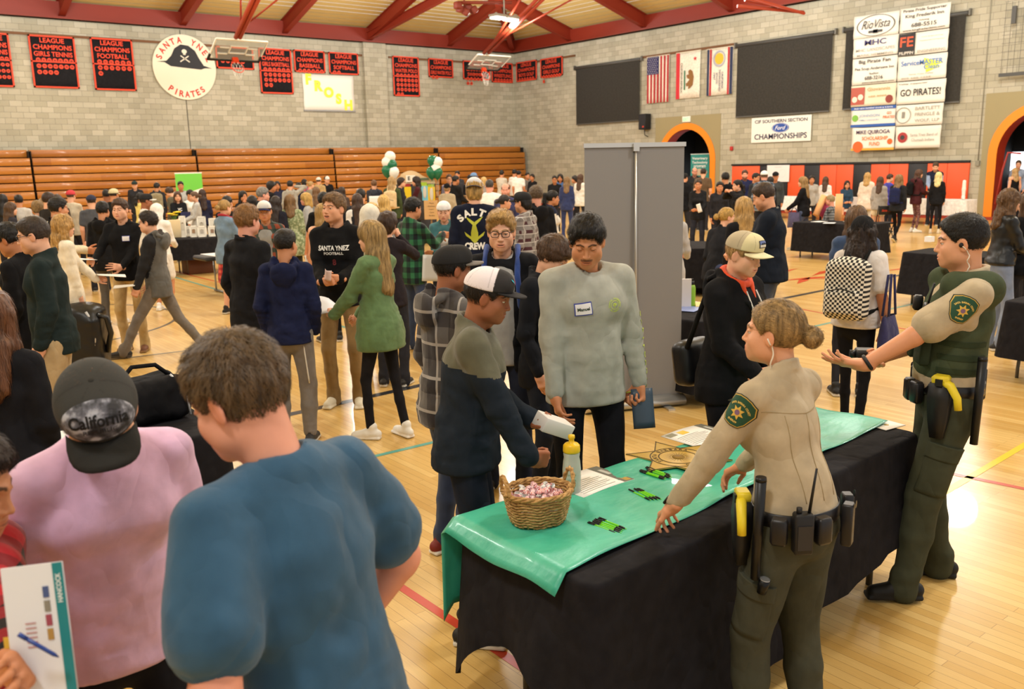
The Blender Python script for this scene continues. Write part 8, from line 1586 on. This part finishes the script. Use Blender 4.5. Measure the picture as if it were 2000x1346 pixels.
c(378, 374, 1.68, -96, 'in a grey open-shoulder cardigan facing the dark blue book', 'B4B2AE', dist=19.5, fem=1, hair='bun', hairc='5A4230', skin='fair', bot='leggings', botc='1E2036', pose='front', flare=.02, hem=.74)
c(394, 370, 1.64, -10, 'with long brunette hair behind the grey cardigan', '23253C', dist=21.5, fem=1, hair='long', hl=.4, hairc='33211A', bot='leggings')
c(352, 354, 1.80, 178, 'in a grey sweater with a lanyard before the green and white banner', 'A9ABAA', hair='crew', hairc='1C1512', skin='olive', pose='front')
c(371, 371, 1.68, 130, 'with black hair in a white top half hidden by the grey cardigan', 'E6E4DE', dist=20.8, hairc='17120F', skin='tan')
P = c(306, 357, 1.76, 8, 'with black hair and a dark hoodie wearing a tan backpack', '2E3036', top='hoodie', hairc='14100E', skin='tan', hy=-25); backpack(P, 'tan and grey backpack on the dark hoodie', '8E8468', w=.34)
c(330, 366, 1.70, -60, 'with tousled brown hair looking down beside the tan backpack', '55503F', hair='shag', hairc='3A281C', hp=25, skin='fair')
c(262, 353, 1.80, 188, 'in a printed cap standing against the bleachers', '2C2C30', cap=dict(c='2A3A3A', rear='1A1A1C'), skin='fair', top='jacket', dist=27.6)
c(207, 370, 1.74, 10, 'in a purple and white patterned shirt seen from behind', '6A5AA0', topm=spotted('6C62A8', 'D8D6E8', 14), hair='crew', hairc='15110F', skin='brown')
c(221, 368, 1.76, 30, 'in a pale camouflage cap and black top beside the purple pattern', '1C1D1C', cap=dict(c='C8BE96'), hairc='2A1E16', skin='tan')
c(177, 380, 1.70, 2, 'in a navy cap and slate grey T-shirt seen from behind', '4A4C52', top='tee', cap=dict(c='2B2E44', back=0), hairc='2E2018', skin='fair')
c(137, 371, 1.74, 25, 'in a red cap and cream long sleeve top seen from behind', 'C9BEA8', cap=dict(c='C23A42'), hairc='4A3424', skin='fair', pose='front', wide=.01)
c(94, 376, 1.78, 60, 'with short dark brown hair behind the white-hooded blonde', '2A2624', hairc='2E1E16', skin='fair')
c(111, 380, 1.74, 10, 'with wavy brown hair left of the red cap', '4A4038', dist=17.6, hair='mid', hairc='3A281C')
c(85, 387, 1.64, 110, 'with fair hair and a pale face turned toward the white hoodie', '1A1A1C', fem=1, hair='long', hairc='8A6C48', skin='fair')
c(72, 392, 1.64, 18, 'with shoulder length blonde hair in a pale grey hoodie, back turned', 'C9C6C4', 1, dist=14.6, fem=1, top='hoodie', hair='mid', hairc='8E744E', skin='fair', bot='jeans', botc='20222E')
c(35, 381, 1.74, 15, 'with black hair in a pale sweatshirt, back turned, by the section gap', 'C3BFBA', dist=17.4, hair='short', hairc='100D0C', skin='tan', wide=.01, hy=20)
c(20, 395, 1.62, 70, 'with brown hair half hidden by the pale sweatshirt', '33323A', fem=1, hair='long', hairc='4A3422', skin='fair')
c(3, 379, 1.72, 10, 'with long black hair and a dark jacket at the far left edge', '26282C', fem=1, hair='long', hairc='120F10', top='jacket')
# left of centre
P = c(438, 390, 1.66, 50, 'in a blue denim jacket with a low blonde bun', '7088A0', 1, top='jacket', fem=1, hair='bun', hairc='A8854E', skin='fair', bot='skirt', botm=plaid('8A1E22', 'B03030', 'D06048', 12, 12), pose='front'); k = P['k']; q = SDF(); q.u(torus(k.pt((0, -.02, 1.53)), k.Rc@rotm('X', -18), .075, .072, .022)); q.u(cone(k.pt((.06, .07, 1.50)), k.pt((.10, .15, 1.0)), .03, .035), .02); V, Q = mesh_sdf(q, .016); npmesh('scarf', V, Q, cloth('A02430'), P['top'])
c(443, 383, 1.66, 30, 'with black hair just behind the denim jacket', '1C1C20', hairc='15110F')
c(474, 373, 1.64, 150, 'with long black hair holding a hand to the mouth', '1A1A1E', fem=1, hair='long', hairc='15100F', skin='tan', pose='face')
c(492, 382, 1.64, 20, 'with dark hair between the raised hand and the grey-haired one', '2A2A30', fem=1, hair='long', hairc='1A1514')
c(513, 366, 1.78, 82, 'with short grey hair in a dark jacket facing right', '2E3238', hair='short', hairc='77736E', skin='pink', top='jacket')
c(530, 354, 1.80, 78, 'with black hair in a long black coat facing right', '141416', top='coat', hair='mid', hairc='130F0E', skin='olive', hem=.62)
c(541, 354, 1.66, 176, 'with black hair and glasses behind the black coat', '2A2C40', fem=1, hair='long', hairc='130F0E', skin='olive', dist=26)
c(566, 353, 1.76, 2, 'with black hair and a raised arm in a grey hoodie', 'A09C92', top='hoodie', hairc='15110F', wide=.02, R=(.12, .1, 1.62), Rp=(.9, 0, -.2))
c(583, 357, 1.68, 160, 'with black hair behind the grey hoodie, hand at the ear', '20263C', hairc='15110F', skin='tan', pose='face')
P = c(594, 350, 1.66, 12, 'with black hair and a pink top wearing a small backpack', 'C0506A', fem=1, hair='mid', hairc='15110F', top='tee', dist=28); backpack(P, 'small grey backpack on the pink top', '7A7078', w=.22, h=.3, d=.1)
c(607, 354, 1.66, 60, 'with fair hair in a high bun', '8A8478', fem=1, hair='bun', bunhi=1, hairc='A8885A', skin='fair', dist=27)
c(622, 346, 1.74, 12, 'in a tan hoodie and white cap seen from behind', 'B59A6C', top='hoodie', cap=dict(c='D6D2CA'), hairc='2A2018', dist=30)
c(638, 344, 1.76, 170, 'in a black T-shirt and white-fronted cap by the section gap', '1A1A1E', top='tee', cap=dict(c='E4E2DE', rear='1E1E22'), skin='fair', hy=20, dist=30.5)
c(617, 365, 1.64, 8, 'with long light brown hair in a grey top, back turned', '8A8C90', fem=1, hair='long', hl=.36, hairc='6A4E34')
P = c(632, 376, 1.74, 14, 'with black hair in a black tee holding a white folder', '141416', 1, top='tee', hair='short', hairc='0F0D0D', skin='tan', L=(-.30, .02, .90), b=1.05, bot='jeans', botc='26262A'); sheet(P, P['k'].Wr['L']+np.array([0, .06, -.15]), (.05, .12, -1), (-1, .1, 0), .2, .28, 'thick white folder carried by the person in the black tee', 'folder', 'folder', None, .02)
c(657, 370, 1.70, 20, 'with dark hair in a cap right of the laughing hoodie wearer', '22242A', beanie='1E2026', hairc='1A1512')
c(667, 365, 1.62, 10, 'with straight brunette hair against the bleachers', '4A3E3A', fem=1, hair='long', hairc='2A1C16')
c(565, 380, 1.64, 4, 'in a sage green patterned wrap with light brown hair, back turned', '8A9470', 1, dist=14.6, fem=1, topm=spotted('77825E', 'A8AE8C', 26), hair='long', hl=.26, hairc='7A5C3A', th=.03, flare=.03, hem=.70, bot='leggings', botc='3A3A34')
c(596, 377, 1.66, -78, 'with a blonde bob and a grey sweater facing left', 'A6A6A6', 1, dist=16.2, fem=1, hair='bob', hairc='C49E58', skin='pink', bot='pants')
c(538, 383, 1.64, 22, 'with long dark brown hair beside the plaid flannel', '20202A', fem=1, hair='long', hl=.36, hairc='241915')
c(628, 398, 1.66, -10, 'with long blonde hair and a black off-shoulder top', '151517', 1, fem=1, hair='long', hl=.46, hairc='A58450', skin='fair', bare=1, shoulders=1, sleeve='none', bot='leggings', botc='1A1A1C', hy=10)
P = c(515, 391, 1.72, 186, 'in an open plaid flannel, grey print tee and blue and white cap', '333333', 1, top='shirt', topm=plaid('1E2E2A', '3A4038', '8A4430', 9, 9, .5), under='8C8A86', openf=.13, cap=dict(c='E0DEDA', rear='2B3566', vis='23284A', flat=.4), hairc='2A1C14', skin='tan', bot='jeans', eyes=1)
for col, pts in (('4A56B0', [(-.04, .05), (.04, .05), (.04, .02), (-.04, .02)]), ('B83A2A', [(-.05, .0), (.05, .0), (.04, -.07), (-.04, -.07)]), ('E0B030', [(-.018, -.03), (.018, -.03), (.014, -.10), (-.014, -.10)])):
    V_, F_ = dense(pts, .03); mb = MB(); mb.add(V_, F_); lay(mb, bvh_of(P['under']), P['k'].pt((0, 0, 1.22)), (-1, 0, 0), ZA, YA, .006 if col != 'E0B030' else .009, .3); mb.build('shirt_print', plain(col, .7, name='shirt_ink'), P['under'])
# centre
P = c(722, 400, 1.76, 20, 'in a cream hoodie with a pale grey hood up, back turned', 'DCD6C8', 1, dist=8.5, top='hoodie', hoodup=1, skin='fair', bot='jeans', botc='17171A', shoe='1C1C1E', sole='E8E4DE', pose='front', th=.034)
c(756, 414, 1.66, 16, 'with brown hair beside the cream hood, hand at the face', '2A2428', 1, fem=1, hair='mid', hairc='3E2A1E', skin='fair', pose='face')
c(727, 396, 1.66, 120, 'with blonde hair just behind the pale hood', 'C9BCA4', fem=1, hair='long', hairc='C09C60', skin='fair')
c(697, 378, 1.66, -4, 'with very long brunette hair in a black and white jacket', '23242A', fem=1, hair='long', hl=.46, hairc='3A271C', top='jacket', slvc='D8D4CE')
c(704, 369, 1.72, 6, 'with black hair behind the long brunette', '2A2C34', hairc='14100E')
P = c(730, 352, 1.72, 4, 'with light brown hair in a dark hoodie holding a white board', '3A3E48', top='hoodie', hairc='6A4A2E', skin='fair', pose='front'); sheet(P, (.03, -.30, 1.12), (0, .05, 1), (0, -1, .05), .32, .46, 'plain white board behind the dark hoodie', 'board', 'white_board', None, .02, 0.)
c(748, 381, 1.66, -30, 'with long straight blonde hair in a grey sweater', '6C6A70', fem=1, hair='long', hl=.42, hairc='BE9A58', skin='fair', pose='face', top='jacket')
P = c(765, 345, 1.68, 14, 'in a dark green jacket with long blonde hair and a backpack', '3E4A2E', dist=21.5, fem=1, hair='long', hl=.34, hairc='A08458', top='jacket', bot='leggings'); backpack(P, 'small beige backpack on the dark green jacket', 'CDB48A', w=.30, h=.40)
P = c(784, 347, 1.66, 92, 'in a dark cardigan with a lanyard facing the display stand', '2A2A2E', dist=22.7, fem=1, hair='mid', hairc='2E2019', skin='fair', glasses='17171A', bot='jeans', botc='333A4E', pose='front', hem=.74)
c(812, 345, 1.68, -84, 'in a grey vest with maroon sleeves before the display stand', '3E3A38', dist=23.2, fem=1, top='jacket', slvc='4A2226', hair='bob', hairc='231813', skin='light', pose='cross', hem=.66)
P = c(806, 386, 1.73, 52, 'in a dark green plaid shirt reaching to a shoulder', '1E3A2A', 1, top='shirt', topm=plaid('12181C', '1C4030', '2E6A48', 8, 8, .5), th=.02, hair='short', hairc='120F0E', skin='tan', bot='jeans', botc='3A4868', shoe='D8D2C8', R=(.06, .42, 1.34), Rd=(0, .9, -.2), L=(-.27, .10, .92), Lh='grip', hem=.80); o, fr = sheet(P, P['k'].Wr['R']*0+np.array([.26, .12, .98]), (0, .1, 1), (1, -.2, 0), .30, .30, 'white ring binder at the green plaid wearer\'s hip', 'binder', 'ring_binder', plain('D6DADE', .4, name='clear_binder'), .03, 0.)
c(866, 394, 1.66, 186, 'in a white head scarf and teal jacket folding the arms', '3A6A70', 1, fem=1, top='jacket', openf=.10, under='E0DCD4', bandana='E8E6E6', hair='crew', hairc='7A5C3A', skin='fair', pose='cross', smile=.3, hp=12, eyes=1)
P = c(890, 343, 1.80, 58, 'broad in a black jacket holding a brown carton', '1B1B1D', top='jacket', b=1.15, hair='crew', hairc='120F0E', skin='olive', pose='front', beard=.3); mb = MB(); mb.box((0, .36, 1.12), (.24, .18, .26), bev=.01); carried(P, 'carton', mb, plain('B98E62', .8, name='cardboard'), 'brown cardboard carton held by the broad person in black', 'box')
c(877, 340, 1.70, 178, 'with tied hair and glasses in a lilac top', '8A86A0', fem=1, hair='bun', hairc='4A3426', glasses='17171A', skin='fair', dist=24)
c(873, 358, 1.64, 10, 'in a black knit hat left of the broad black jacket', 'A89A80', beanie='161618', hair='mid', hairc='8A6C48')
c(925, 337, 1.74, 30, 'in a blue cap seen from behind by the bleachers', '26282E', cap=dict(c='6A8AB4'), hairc='2A1E18', dist=25)
c(918, 341, 1.72, -10, 'in a black cap touching the blue cap', '1C1C20', cap=dict(c='1E1E22'), hairc='2A1E18', dist=25.6)
c(893, 334, 1.74, 200, 'with black hair and an arm raised by the corner bleachers', '3A3A40', hairc='130F0E', skin='tan', pose='face', dist=31)
c(945, 346, 1.62, 20, 'with short blonde hair near the corner bleachers', '9A9088', fem=1, hair='bob', hairc='BE9C62', dist=27)
c(980, 333, 1.74, 26, 'in a pale grey sweater with curly black hair near the corner', 'C4BEB2', hair='short', hairc='130F0E', skin='tan', pose='front', dist=33)
c(1005, 331, 1.74, 34, 'in a white tee with black hair near the corner', 'E9E5DF', top='tee', hairc='130F0E', skin='tan', dist=33.5)
c(1013, 333, 1.78, 14, 'in a white tee and backward dark cap near the corner', 'EFEBE6', top='tee', cap=dict(c='20222C', back=1), hairc='17120F', skin='tan', dist=32.5)
c(1030, 337, 1.70, 150, 'with dark hair leaning in behind the white tees', '6A6460', hairc='17120F', skin='tan', dist=33.5)
c(1039, 340, 1.66, 212, 'in a black polo with a white name sticker near the corner', '19191C', fem=1, hair='mid', hairc='14100F', skin='olive', pose='cross', dist=32)
c(987, 358, 1.74, 186, 'balding with a goatee in a dark blue shirt', '34365C', hair='bald', hairc='5A3A2A', skin='pink', beard=.4, top='shirt')
P = c(926, 346, 1.90, 4, 'in a navy crew shirt with white back lettering and a backward cap', '171C2E', 1, dist=9.4, th=.02, hair='mid', hairc='BC9656', skin='fair', cap=dict(c='CFCFD4', vis='3A4466', back=1), bot='pants', botc='2A2A30', b=1.06, strands=2600)
WP = plain('E9E6E0', .7, name='white_print'); k = P['k']; u, v, n = k.Rc@np.array([1., 0, 0]), k.Rc@np.array([0, 0, 1.]), k.Rc@np.array([0, -1., 0]); mb = MB(); arc_text(mb, 'SALTY', 0, -.10, .19, -46, 46, .072, *FLAT, bold=.05, wid=.95); T2(mb, 'CREW', 0, -.24, w=.20, h=.07, bold=.05); lay(mb, bvh_of(P['top']), k.pt((0, 0, 1.36)), u, v, n, .006, .3); mb.build('lettering', WP, P['top'])
mb = MB()
for pts in ([(0, .02), (.05, .055), (.085, .075), (.055, .03), (.012, -.01)], [(0, .02), (-.05, .055), (-.085, .075), (-.055, .03), (-.012, -.01)], [(-.012, .01), (.012, .01), (.034, -.08), (.036, -.15), (0, -.19), (-.036, -.15), (-.034, -.08)], [(.034, -.12), (.10, -.07), (.085, -.11), (.03, -.15)], [(-.034, -.12), (-.10, -.07), (-.085, -.11), (-.03, -.15)]): V_, F_ = dense(pts, .02); mb.add(V_, F_)
lay(mb, bvh_of(P['top']), k.pt((0, 0, 1.33)), u, v, n, .006, .3); mb.build('fish_print', plain('B4B83A', .7, name='fish_print'), P['top'])
c(956, 351, 1.78, 10, 'with grey-black hair in a white polo shirt, back turned', 'EFE9E2', hair='crew', hairc='3A3634', skin='pink', b=1.1, th=.02)
c(986, 380, 1.62, 82, 'with a low dark bun facing right among the white shirts', 'C8C2BA', fem=1, hair='bun', hairc='241A15', skin='light')
c(1020, 374, 1.74, -62, 'in a black cap and grey and maroon flannel with long dark hair', '777070', 1, dist=10.3, top='shirt', topm=plaid('6E6866', '8A8482', '4A2A30', 10, 10, .4, line='C8C4C0'), th=.02, cap=dict(c='17171A', flat=.5), hair='mid', hairc='1C1613', skin='light', stubble=.5)
c(1046, 363, 1.80, -24, 'with greying brown hair in a black hoodie, back turned', '17171A', 1, dist=11.4, top='hoodie', hair='short', hairc='5A4836', skin='pink', b=1.06)
c(1080, 372, 1.66, 82, 'with a black ponytail in a white and navy varsity jacket', 'D8D2C8', 1, fem=1, top='jacket', slvc='E2DCD2', yoke='20263C', yokez=1.38, hair='pony', hairc='14100F', skin='tan', bot='leggings', botc='B03038')
c(1107, 345, 1.70, 6, 'in a dark blue jumpsuit with long light brown hair', '2A3560', fem=1, hair='long', hl=.32, hairc='7A6040', bot='pants', botc='2B3763', hem=.82, th=.02)
c(1122, 343, 1.62, -80, 'with dark hair looking left behind the blue jumpsuit', '5A4A44', fem=1, hair='mid', hairc='1F1714', skin='tan', dist=27)
c(1134, 340, 1.68, 30, 'with long brown hair in a white jacket beside the grey banner', 'DAD6CE', fem=1, top='jacket', hair='long', hl=.36, hairc='4A3222', bot='leggings', dist=26.5)
c(1083, 343, 1.70, 182, 'with glasses and black hair in a black shirt by the block wall', '17171A', top='shirt', hair='crew', hairc='130F0E', skin='olive', glasses='111111')
c(1094, 340, 1.66, 190, 'with black hair and a blue scarf by the block wall', '3A5A8A', fem=1, hair='bob', hairc='14100F', skin='olive', dist=28)
c(1312, 385, 1.68, 20, 'in a pale grey hooded top half hidden by the grey banner', 'B9B6B4', 1, top='hoodie', hair='long', hairc='4A3422', fem=1, pose='front', bot='jeans', botc='6A7A98')
# right of the grey banner
P = c(1364, 350, 1.66, 186, 'in a charcoal sweater with tied hair holding a white booklet', '212124', 1, fem=1, hair='bun', hairc='3A281C', skin='tan', bot='jeans', botc='2A2C36', pose='front', wideneck=.02, eyes=1); sheet(P, P['k'].Wr['L']+np.array([.03, .08, .06]), (.3, .1, 1), (-.4, 1, 0), .10, .2, 'small white booklet in the charcoal sweater wearer\'s hand', 'booklet')
c(1337, 338, 1.74, 30, 'in a black cap and dark suit beside the grey banner edge', '15161A', cap=dict(c='17171A'), top='jacket', hairc='1A1412', skin='light')
c(1357, 327, 1.80, 172, 'with a grey beard and glasses in a dark jacket in the arch', '26282C', top='jacket', hair='bald', hairc='6A6058', beard=.6, glasses='17171A', skin='pink', dist=27)
c(1374, 329, 1.76, 10, 'in a brown T-shirt seen from behind by the arch', '5E4A36', top='tee', hair='short', hairc='2A1C14', skin='fair', b=1.1, dist=26)
c(1417, 337, 1.78, -14, 'in a black hoodie seen from behind by the orange pads', '161618', 1, top='hoodie', hair='short', hairc='14100E', skin='tan', pose='front')
c(1406, 355, 1.60, 170, 'with black hair peeping behind the black hoodie', '2A2A30', hairc='14100E', skin='tan')
c(1440, 351, 1.66, -112, 'in a black puffer vest with both hands raised to the face', '1C1D22', 1, fem=1, top='puffer', slvc='17171A', hair='pony', ponylow=1, hairc='1C1411', skin='fair', R=(.15, .22, 1.50), L=(-.15, .22, 1.50), Rd=(-.5, .1, .8), Ld=(.5, .1, .8), Rh='fist', Lh='fist', Rp=(1, .2, -.3), Lp=(-1, .2, -.3))
c(1455, 332, 1.80, 178, 'with a ginger beard in a navy jacket by the orange pads', '23284A', dist=23.4, top='jacket', hair='short', hairc='4A3020', beard=.7, skin='pink')
c(1477, 338, 1.72, 120, 'with black hair left of the white cap', '2E3034', dist=22.2, hairc='14100E', skin='tan')
c(1493, 333, 1.78, 4, 'in a white cap and blue plaid shirt seen from behind', '3A4656', 1, dist=20.9, top='shirt', topm=plaid('222A36', '46566A', '7A8694', 12, 12, .5), th=.018, cap=dict(c='E9E6E2', back=0), hairc='6A5A48', skin='pink', b=1.1)
c(1505, 345, 1.64, 30, 'with long black hair behind the blue plaid shirt', '1C1C22', dist=22.0, fem=1, hair='long', hairc='13100F')
c(1515, 335, 1.72, 186, 'in a dark cap and grey sweater before the white poster', '3E4244', cap=dict(c='16171C'), hairc='17120F', skin='tan')
P = c(1492, 357, 1.86, -84, 'in a dark navy sweater with a grey collar looking down', '191F2A', 1, th=.026, b=1.12, collar=1, hair='crew', hairc='3A2A1E', skin='light', hp=22, hy=-4, bot='jeans', botc='3E4450', hem=.86, pose='front', stubble=.3); mb = MB(); k = P['k']; q = SDF(); q.u(torus(k.pt((0, -.014, 1.508)), k.Rc@rotm('X', -18), .074, .072, .015)); V, Q = mesh_sdf(q, .009); npmesh('shirt_collar', V, Q, cloth('6E6C66'), P['top']); mb = MB(); mb.box((.30, .30, 1.06), (.03, .16, .24)); carried(P, 'booklet', mb, plain('C8C2C0', .5, name='booklet_cover'), 'red and white booklet under the navy sweater wearer\'s arm', 'booklet')
P = c(1568, 345, 1.68, -78, 'walking in a black top and denim shorts with long blonde hair', '17171A', 1, fem=1, th=.024, hair='long', hl=.36, hairc='9A7A4C', skin='fair', bot='shorts', botc='4A5470', shortl=.45, shoe='B4B0A6', sole='E8E4DC', lf=(-.08, .16), rf=(.08, -.34, .08, 5), tipR=-38, drop=.03, L=(-.16, .32, 1.02), Lh='grip', R=(.2, -.02, .92)); tote(P, (-.24, .16, 1.04), 'purple-grey tote bag carried by the walker in shorts', '55506E', L=.12)
c(1586, 343, 1.58, 170, 'with dark hair in a pale grey sweater behind the walker', 'A8A49E', dist=24.5, hair='mid', hairc='1C1512', skin='tan')
c(1613, 345, 1.68, 10, 'with a long brown ponytail in a white shirt and black trousers', 'E6E2E0', dist=25, fem=1, hair='long', hl=.36, hairc='4A3424', bot='leggings', botc='141416', hem=.98)
c(1655, 353, 1.70, 168, 'seated in a teal blouse with long dark hair at the white table', '244058', fem=1, hair='long', hairc='241813', skin='light', sit=.55, glasses='2A2A2A', nolegs=1, noshoes=1, pose='front', dist=28)
c(1695, 337, 1.70, 12, 'with blonde hair in a long cream sweater, back turned', 'E0CFC0', dist=23.5, fem=1, hair='long', hl=.24, hairc='B48E54', th=.024, flare=.03, hem=.72, bot='leggings', botc='D8D4D0')
c(1720, 345, 1.66, 14, 'in a grey sweater and cream shorts with long brown hair', 'A09A94', dist=22, fem=1, hair='long', hl=.34, hairc='4A3222', th=.026, bot='shorts', botc='E2D2B4', shortl=.4, skin='fair', shoe='D8D4CC')
c(1739, 340, 1.68, 60, 'with brown hair in a bright blue shirt', '3A3AA0', dist=24, hair='short', hairc='3E2A1E', skin='fair')
P = c(1757, 342, 1.68, 20, 'walking away in black leggings with curly fair hair', '26272A', 1, dist=21.3, fem=1, hair='curly', hl=.22, hairc='8A6C48', th=.026, bot='leggings', botc='131316', shoe='1C1C1E', sole='D8C8A4', lf=(-.06, .18), rf=(.08, -.30, .05, 8), tipR=-34, drop=.03, pose='lfront'); backpack(P, 'navy and pink backpack on the curly-haired walker', '20264A', w=.26, h=.40)
P = c(1796, 331, 1.68, 64, 'in a maroon hoodie and patterned leggings reading a sheet', '4A2428', fem=1, top='hoodie', hair='long', hl=.34, hairc='4A3020', skin='fair', bot='leggings', botm=spotted('8A6A66', '5A3038', 30), shoe='EDEAE6', pose='front', dist=23.8); sheet(P, (.0, .46, 1.12), (.1, .9, -.3), (0, .3, 1), .2, .28, 'white sheet read by the maroon hoodie wearer'); backpack(P, 'black backpack on the maroon hoodie', '141416', w=.26, h=.36, d=.14)
c(1828, 317, 1.86, 182, 'tall in a navy vest over a light blue shirt behind the white table', '8A98B4', top='shirt', slvc='8A9CBC', yoke='1C2136', hair='short', hairc='4A3626', skin='fair', pose='front', beard=.3, topm=cloth('1E2338'), hp=20, dist=26)
P = c(1834, 336, 1.64, 8, 'with pale blonde hair in a black top and two-tone leggings', '19191C', fem=1, hair='long', hl=.28, hairc='D8C88E', bot='leggings', botc='1A1A1E', shoe='D8C8B0', skin='fair', dist=23.4)
c(1622, 381, 1.50, -70, 'seated with greyish blond hair and a striped shirt by the foam tubes', '4A4E56', dist=19.6, topm=plaid('2E3238', '5A6068', '8A9098', 16, 16, .5), hair='short', hairc='9A8660', skin='pink', sit=.50, pose='front', nolegs=1, noshoes=1)
c(1421, 405, 1.55, 30, 'kneeling in a black jacket with a messy blonde bun by the dummy', '1E1F24', 1, fem=1, top='jacket', hair='bun', hairc='B8924E', skin='fair', sit=.42, dist=12.6, lean=22, hy=-40, rf=(.12, .35), lf=(-.12, .35), bot='jeans', botc='333C5C', pose='front')
c(1453, 385, 1.60, -16, 'kneeling in a black top with long straight blonde hair', '17171B', 1, fem=1, hair='long', hl=.44, hairc='A88650', skin='fair', sit=.50, dist=11.6, lean=14, rf=(.12, .35), lf=(-.12, .35), bot='jeans', botc='26304E')
c(1674, 402, 1.66, -6, 'with straight brown hair in a denim jacket beyond the black beanie', '34486A', 1, fem=1, top='jacket', hair='long', hl=.34, hairc='5A4028', bot='leggings')
c(1975, 371, 1.70, 62, 'with curly brown hair in a black leather jacket and blue jeans', '16171A', 1, dist=9.2, fem=1, top='jacket', topm=plain('17181A', .35, name='black_leather'), hem=.96, hair='curly', hl=.28, hairc='5A4028', skin='fair', bot='jeans', botc='7C88A0', pose='front', wide=.006)
c(2008, 378, 1.68, -40, 'in black cut by the right edge facing the leather jacket', '1A1A1C', 1, dist=9.4, fem=1, hair='long', hairc='5A4028', skin='fair', bot='leggings', pose='front')
c(1990, 313, 1.80, 186, 'in a pale blue shirt in the right doorway', '8E9CB4', hair='short', hairc='4A3828', skin='fair', dist=27.5)
c(1983, 328, 1.66, -30, 'with blonde hair and bare shoulders in the right doorway', '141416', fem=1, hair='long', hairc='A8885A', skin='fair', bare=1, shoulders=1, sleeve='none', dist=26.6)
# ------------------------------------------------------------------ light
wd = bpy.data.worlds.new('world'); SC.world = wd; wd.use_nodes = True; bg = wd.node_tree.nodes['Background']; bg.inputs[0].default_value = (1., .985, .96, 1); bg.inputs[1].default_value = .8
def lamp(P, e, col=(1, .985, .95), r=.5):
    l = bpy.data.lights.new('gym_light', 'POINT'); l.shadow_soft_size = r; l.energy = e; l.color = col; o = bpy.data.objects.new('gym_light', l); COL.objects.link(o); o.location = P; return o
for x in (-2, 7, 16, 24):
    for y in (1, 10.5, 20, 30): lamp((x, y, 7.6), 860 if (x < 20 and y < 26) else 790)
SC.view_settings.view_transform = 'Standard'; SC.view_settings.look = 'None'; SC.view_settings.gamma = 1; SC.view_settings.exposure = 0.0; SC.view_settings.use_curve_mapping = False
SC.cycles.max_bounces = 5; SC.cycles.diffuse_bounces = 3; SC.cycles.glossy_bounces = 2; SC.cycles.transmission_bounces = 4; SC.cycles.transparent_max_bounces = 4; SC.cycles.caustics_reflective = False; SC.cycles.caustics_refractive = False; SC.cycles.sample_clamp_indirect = 4
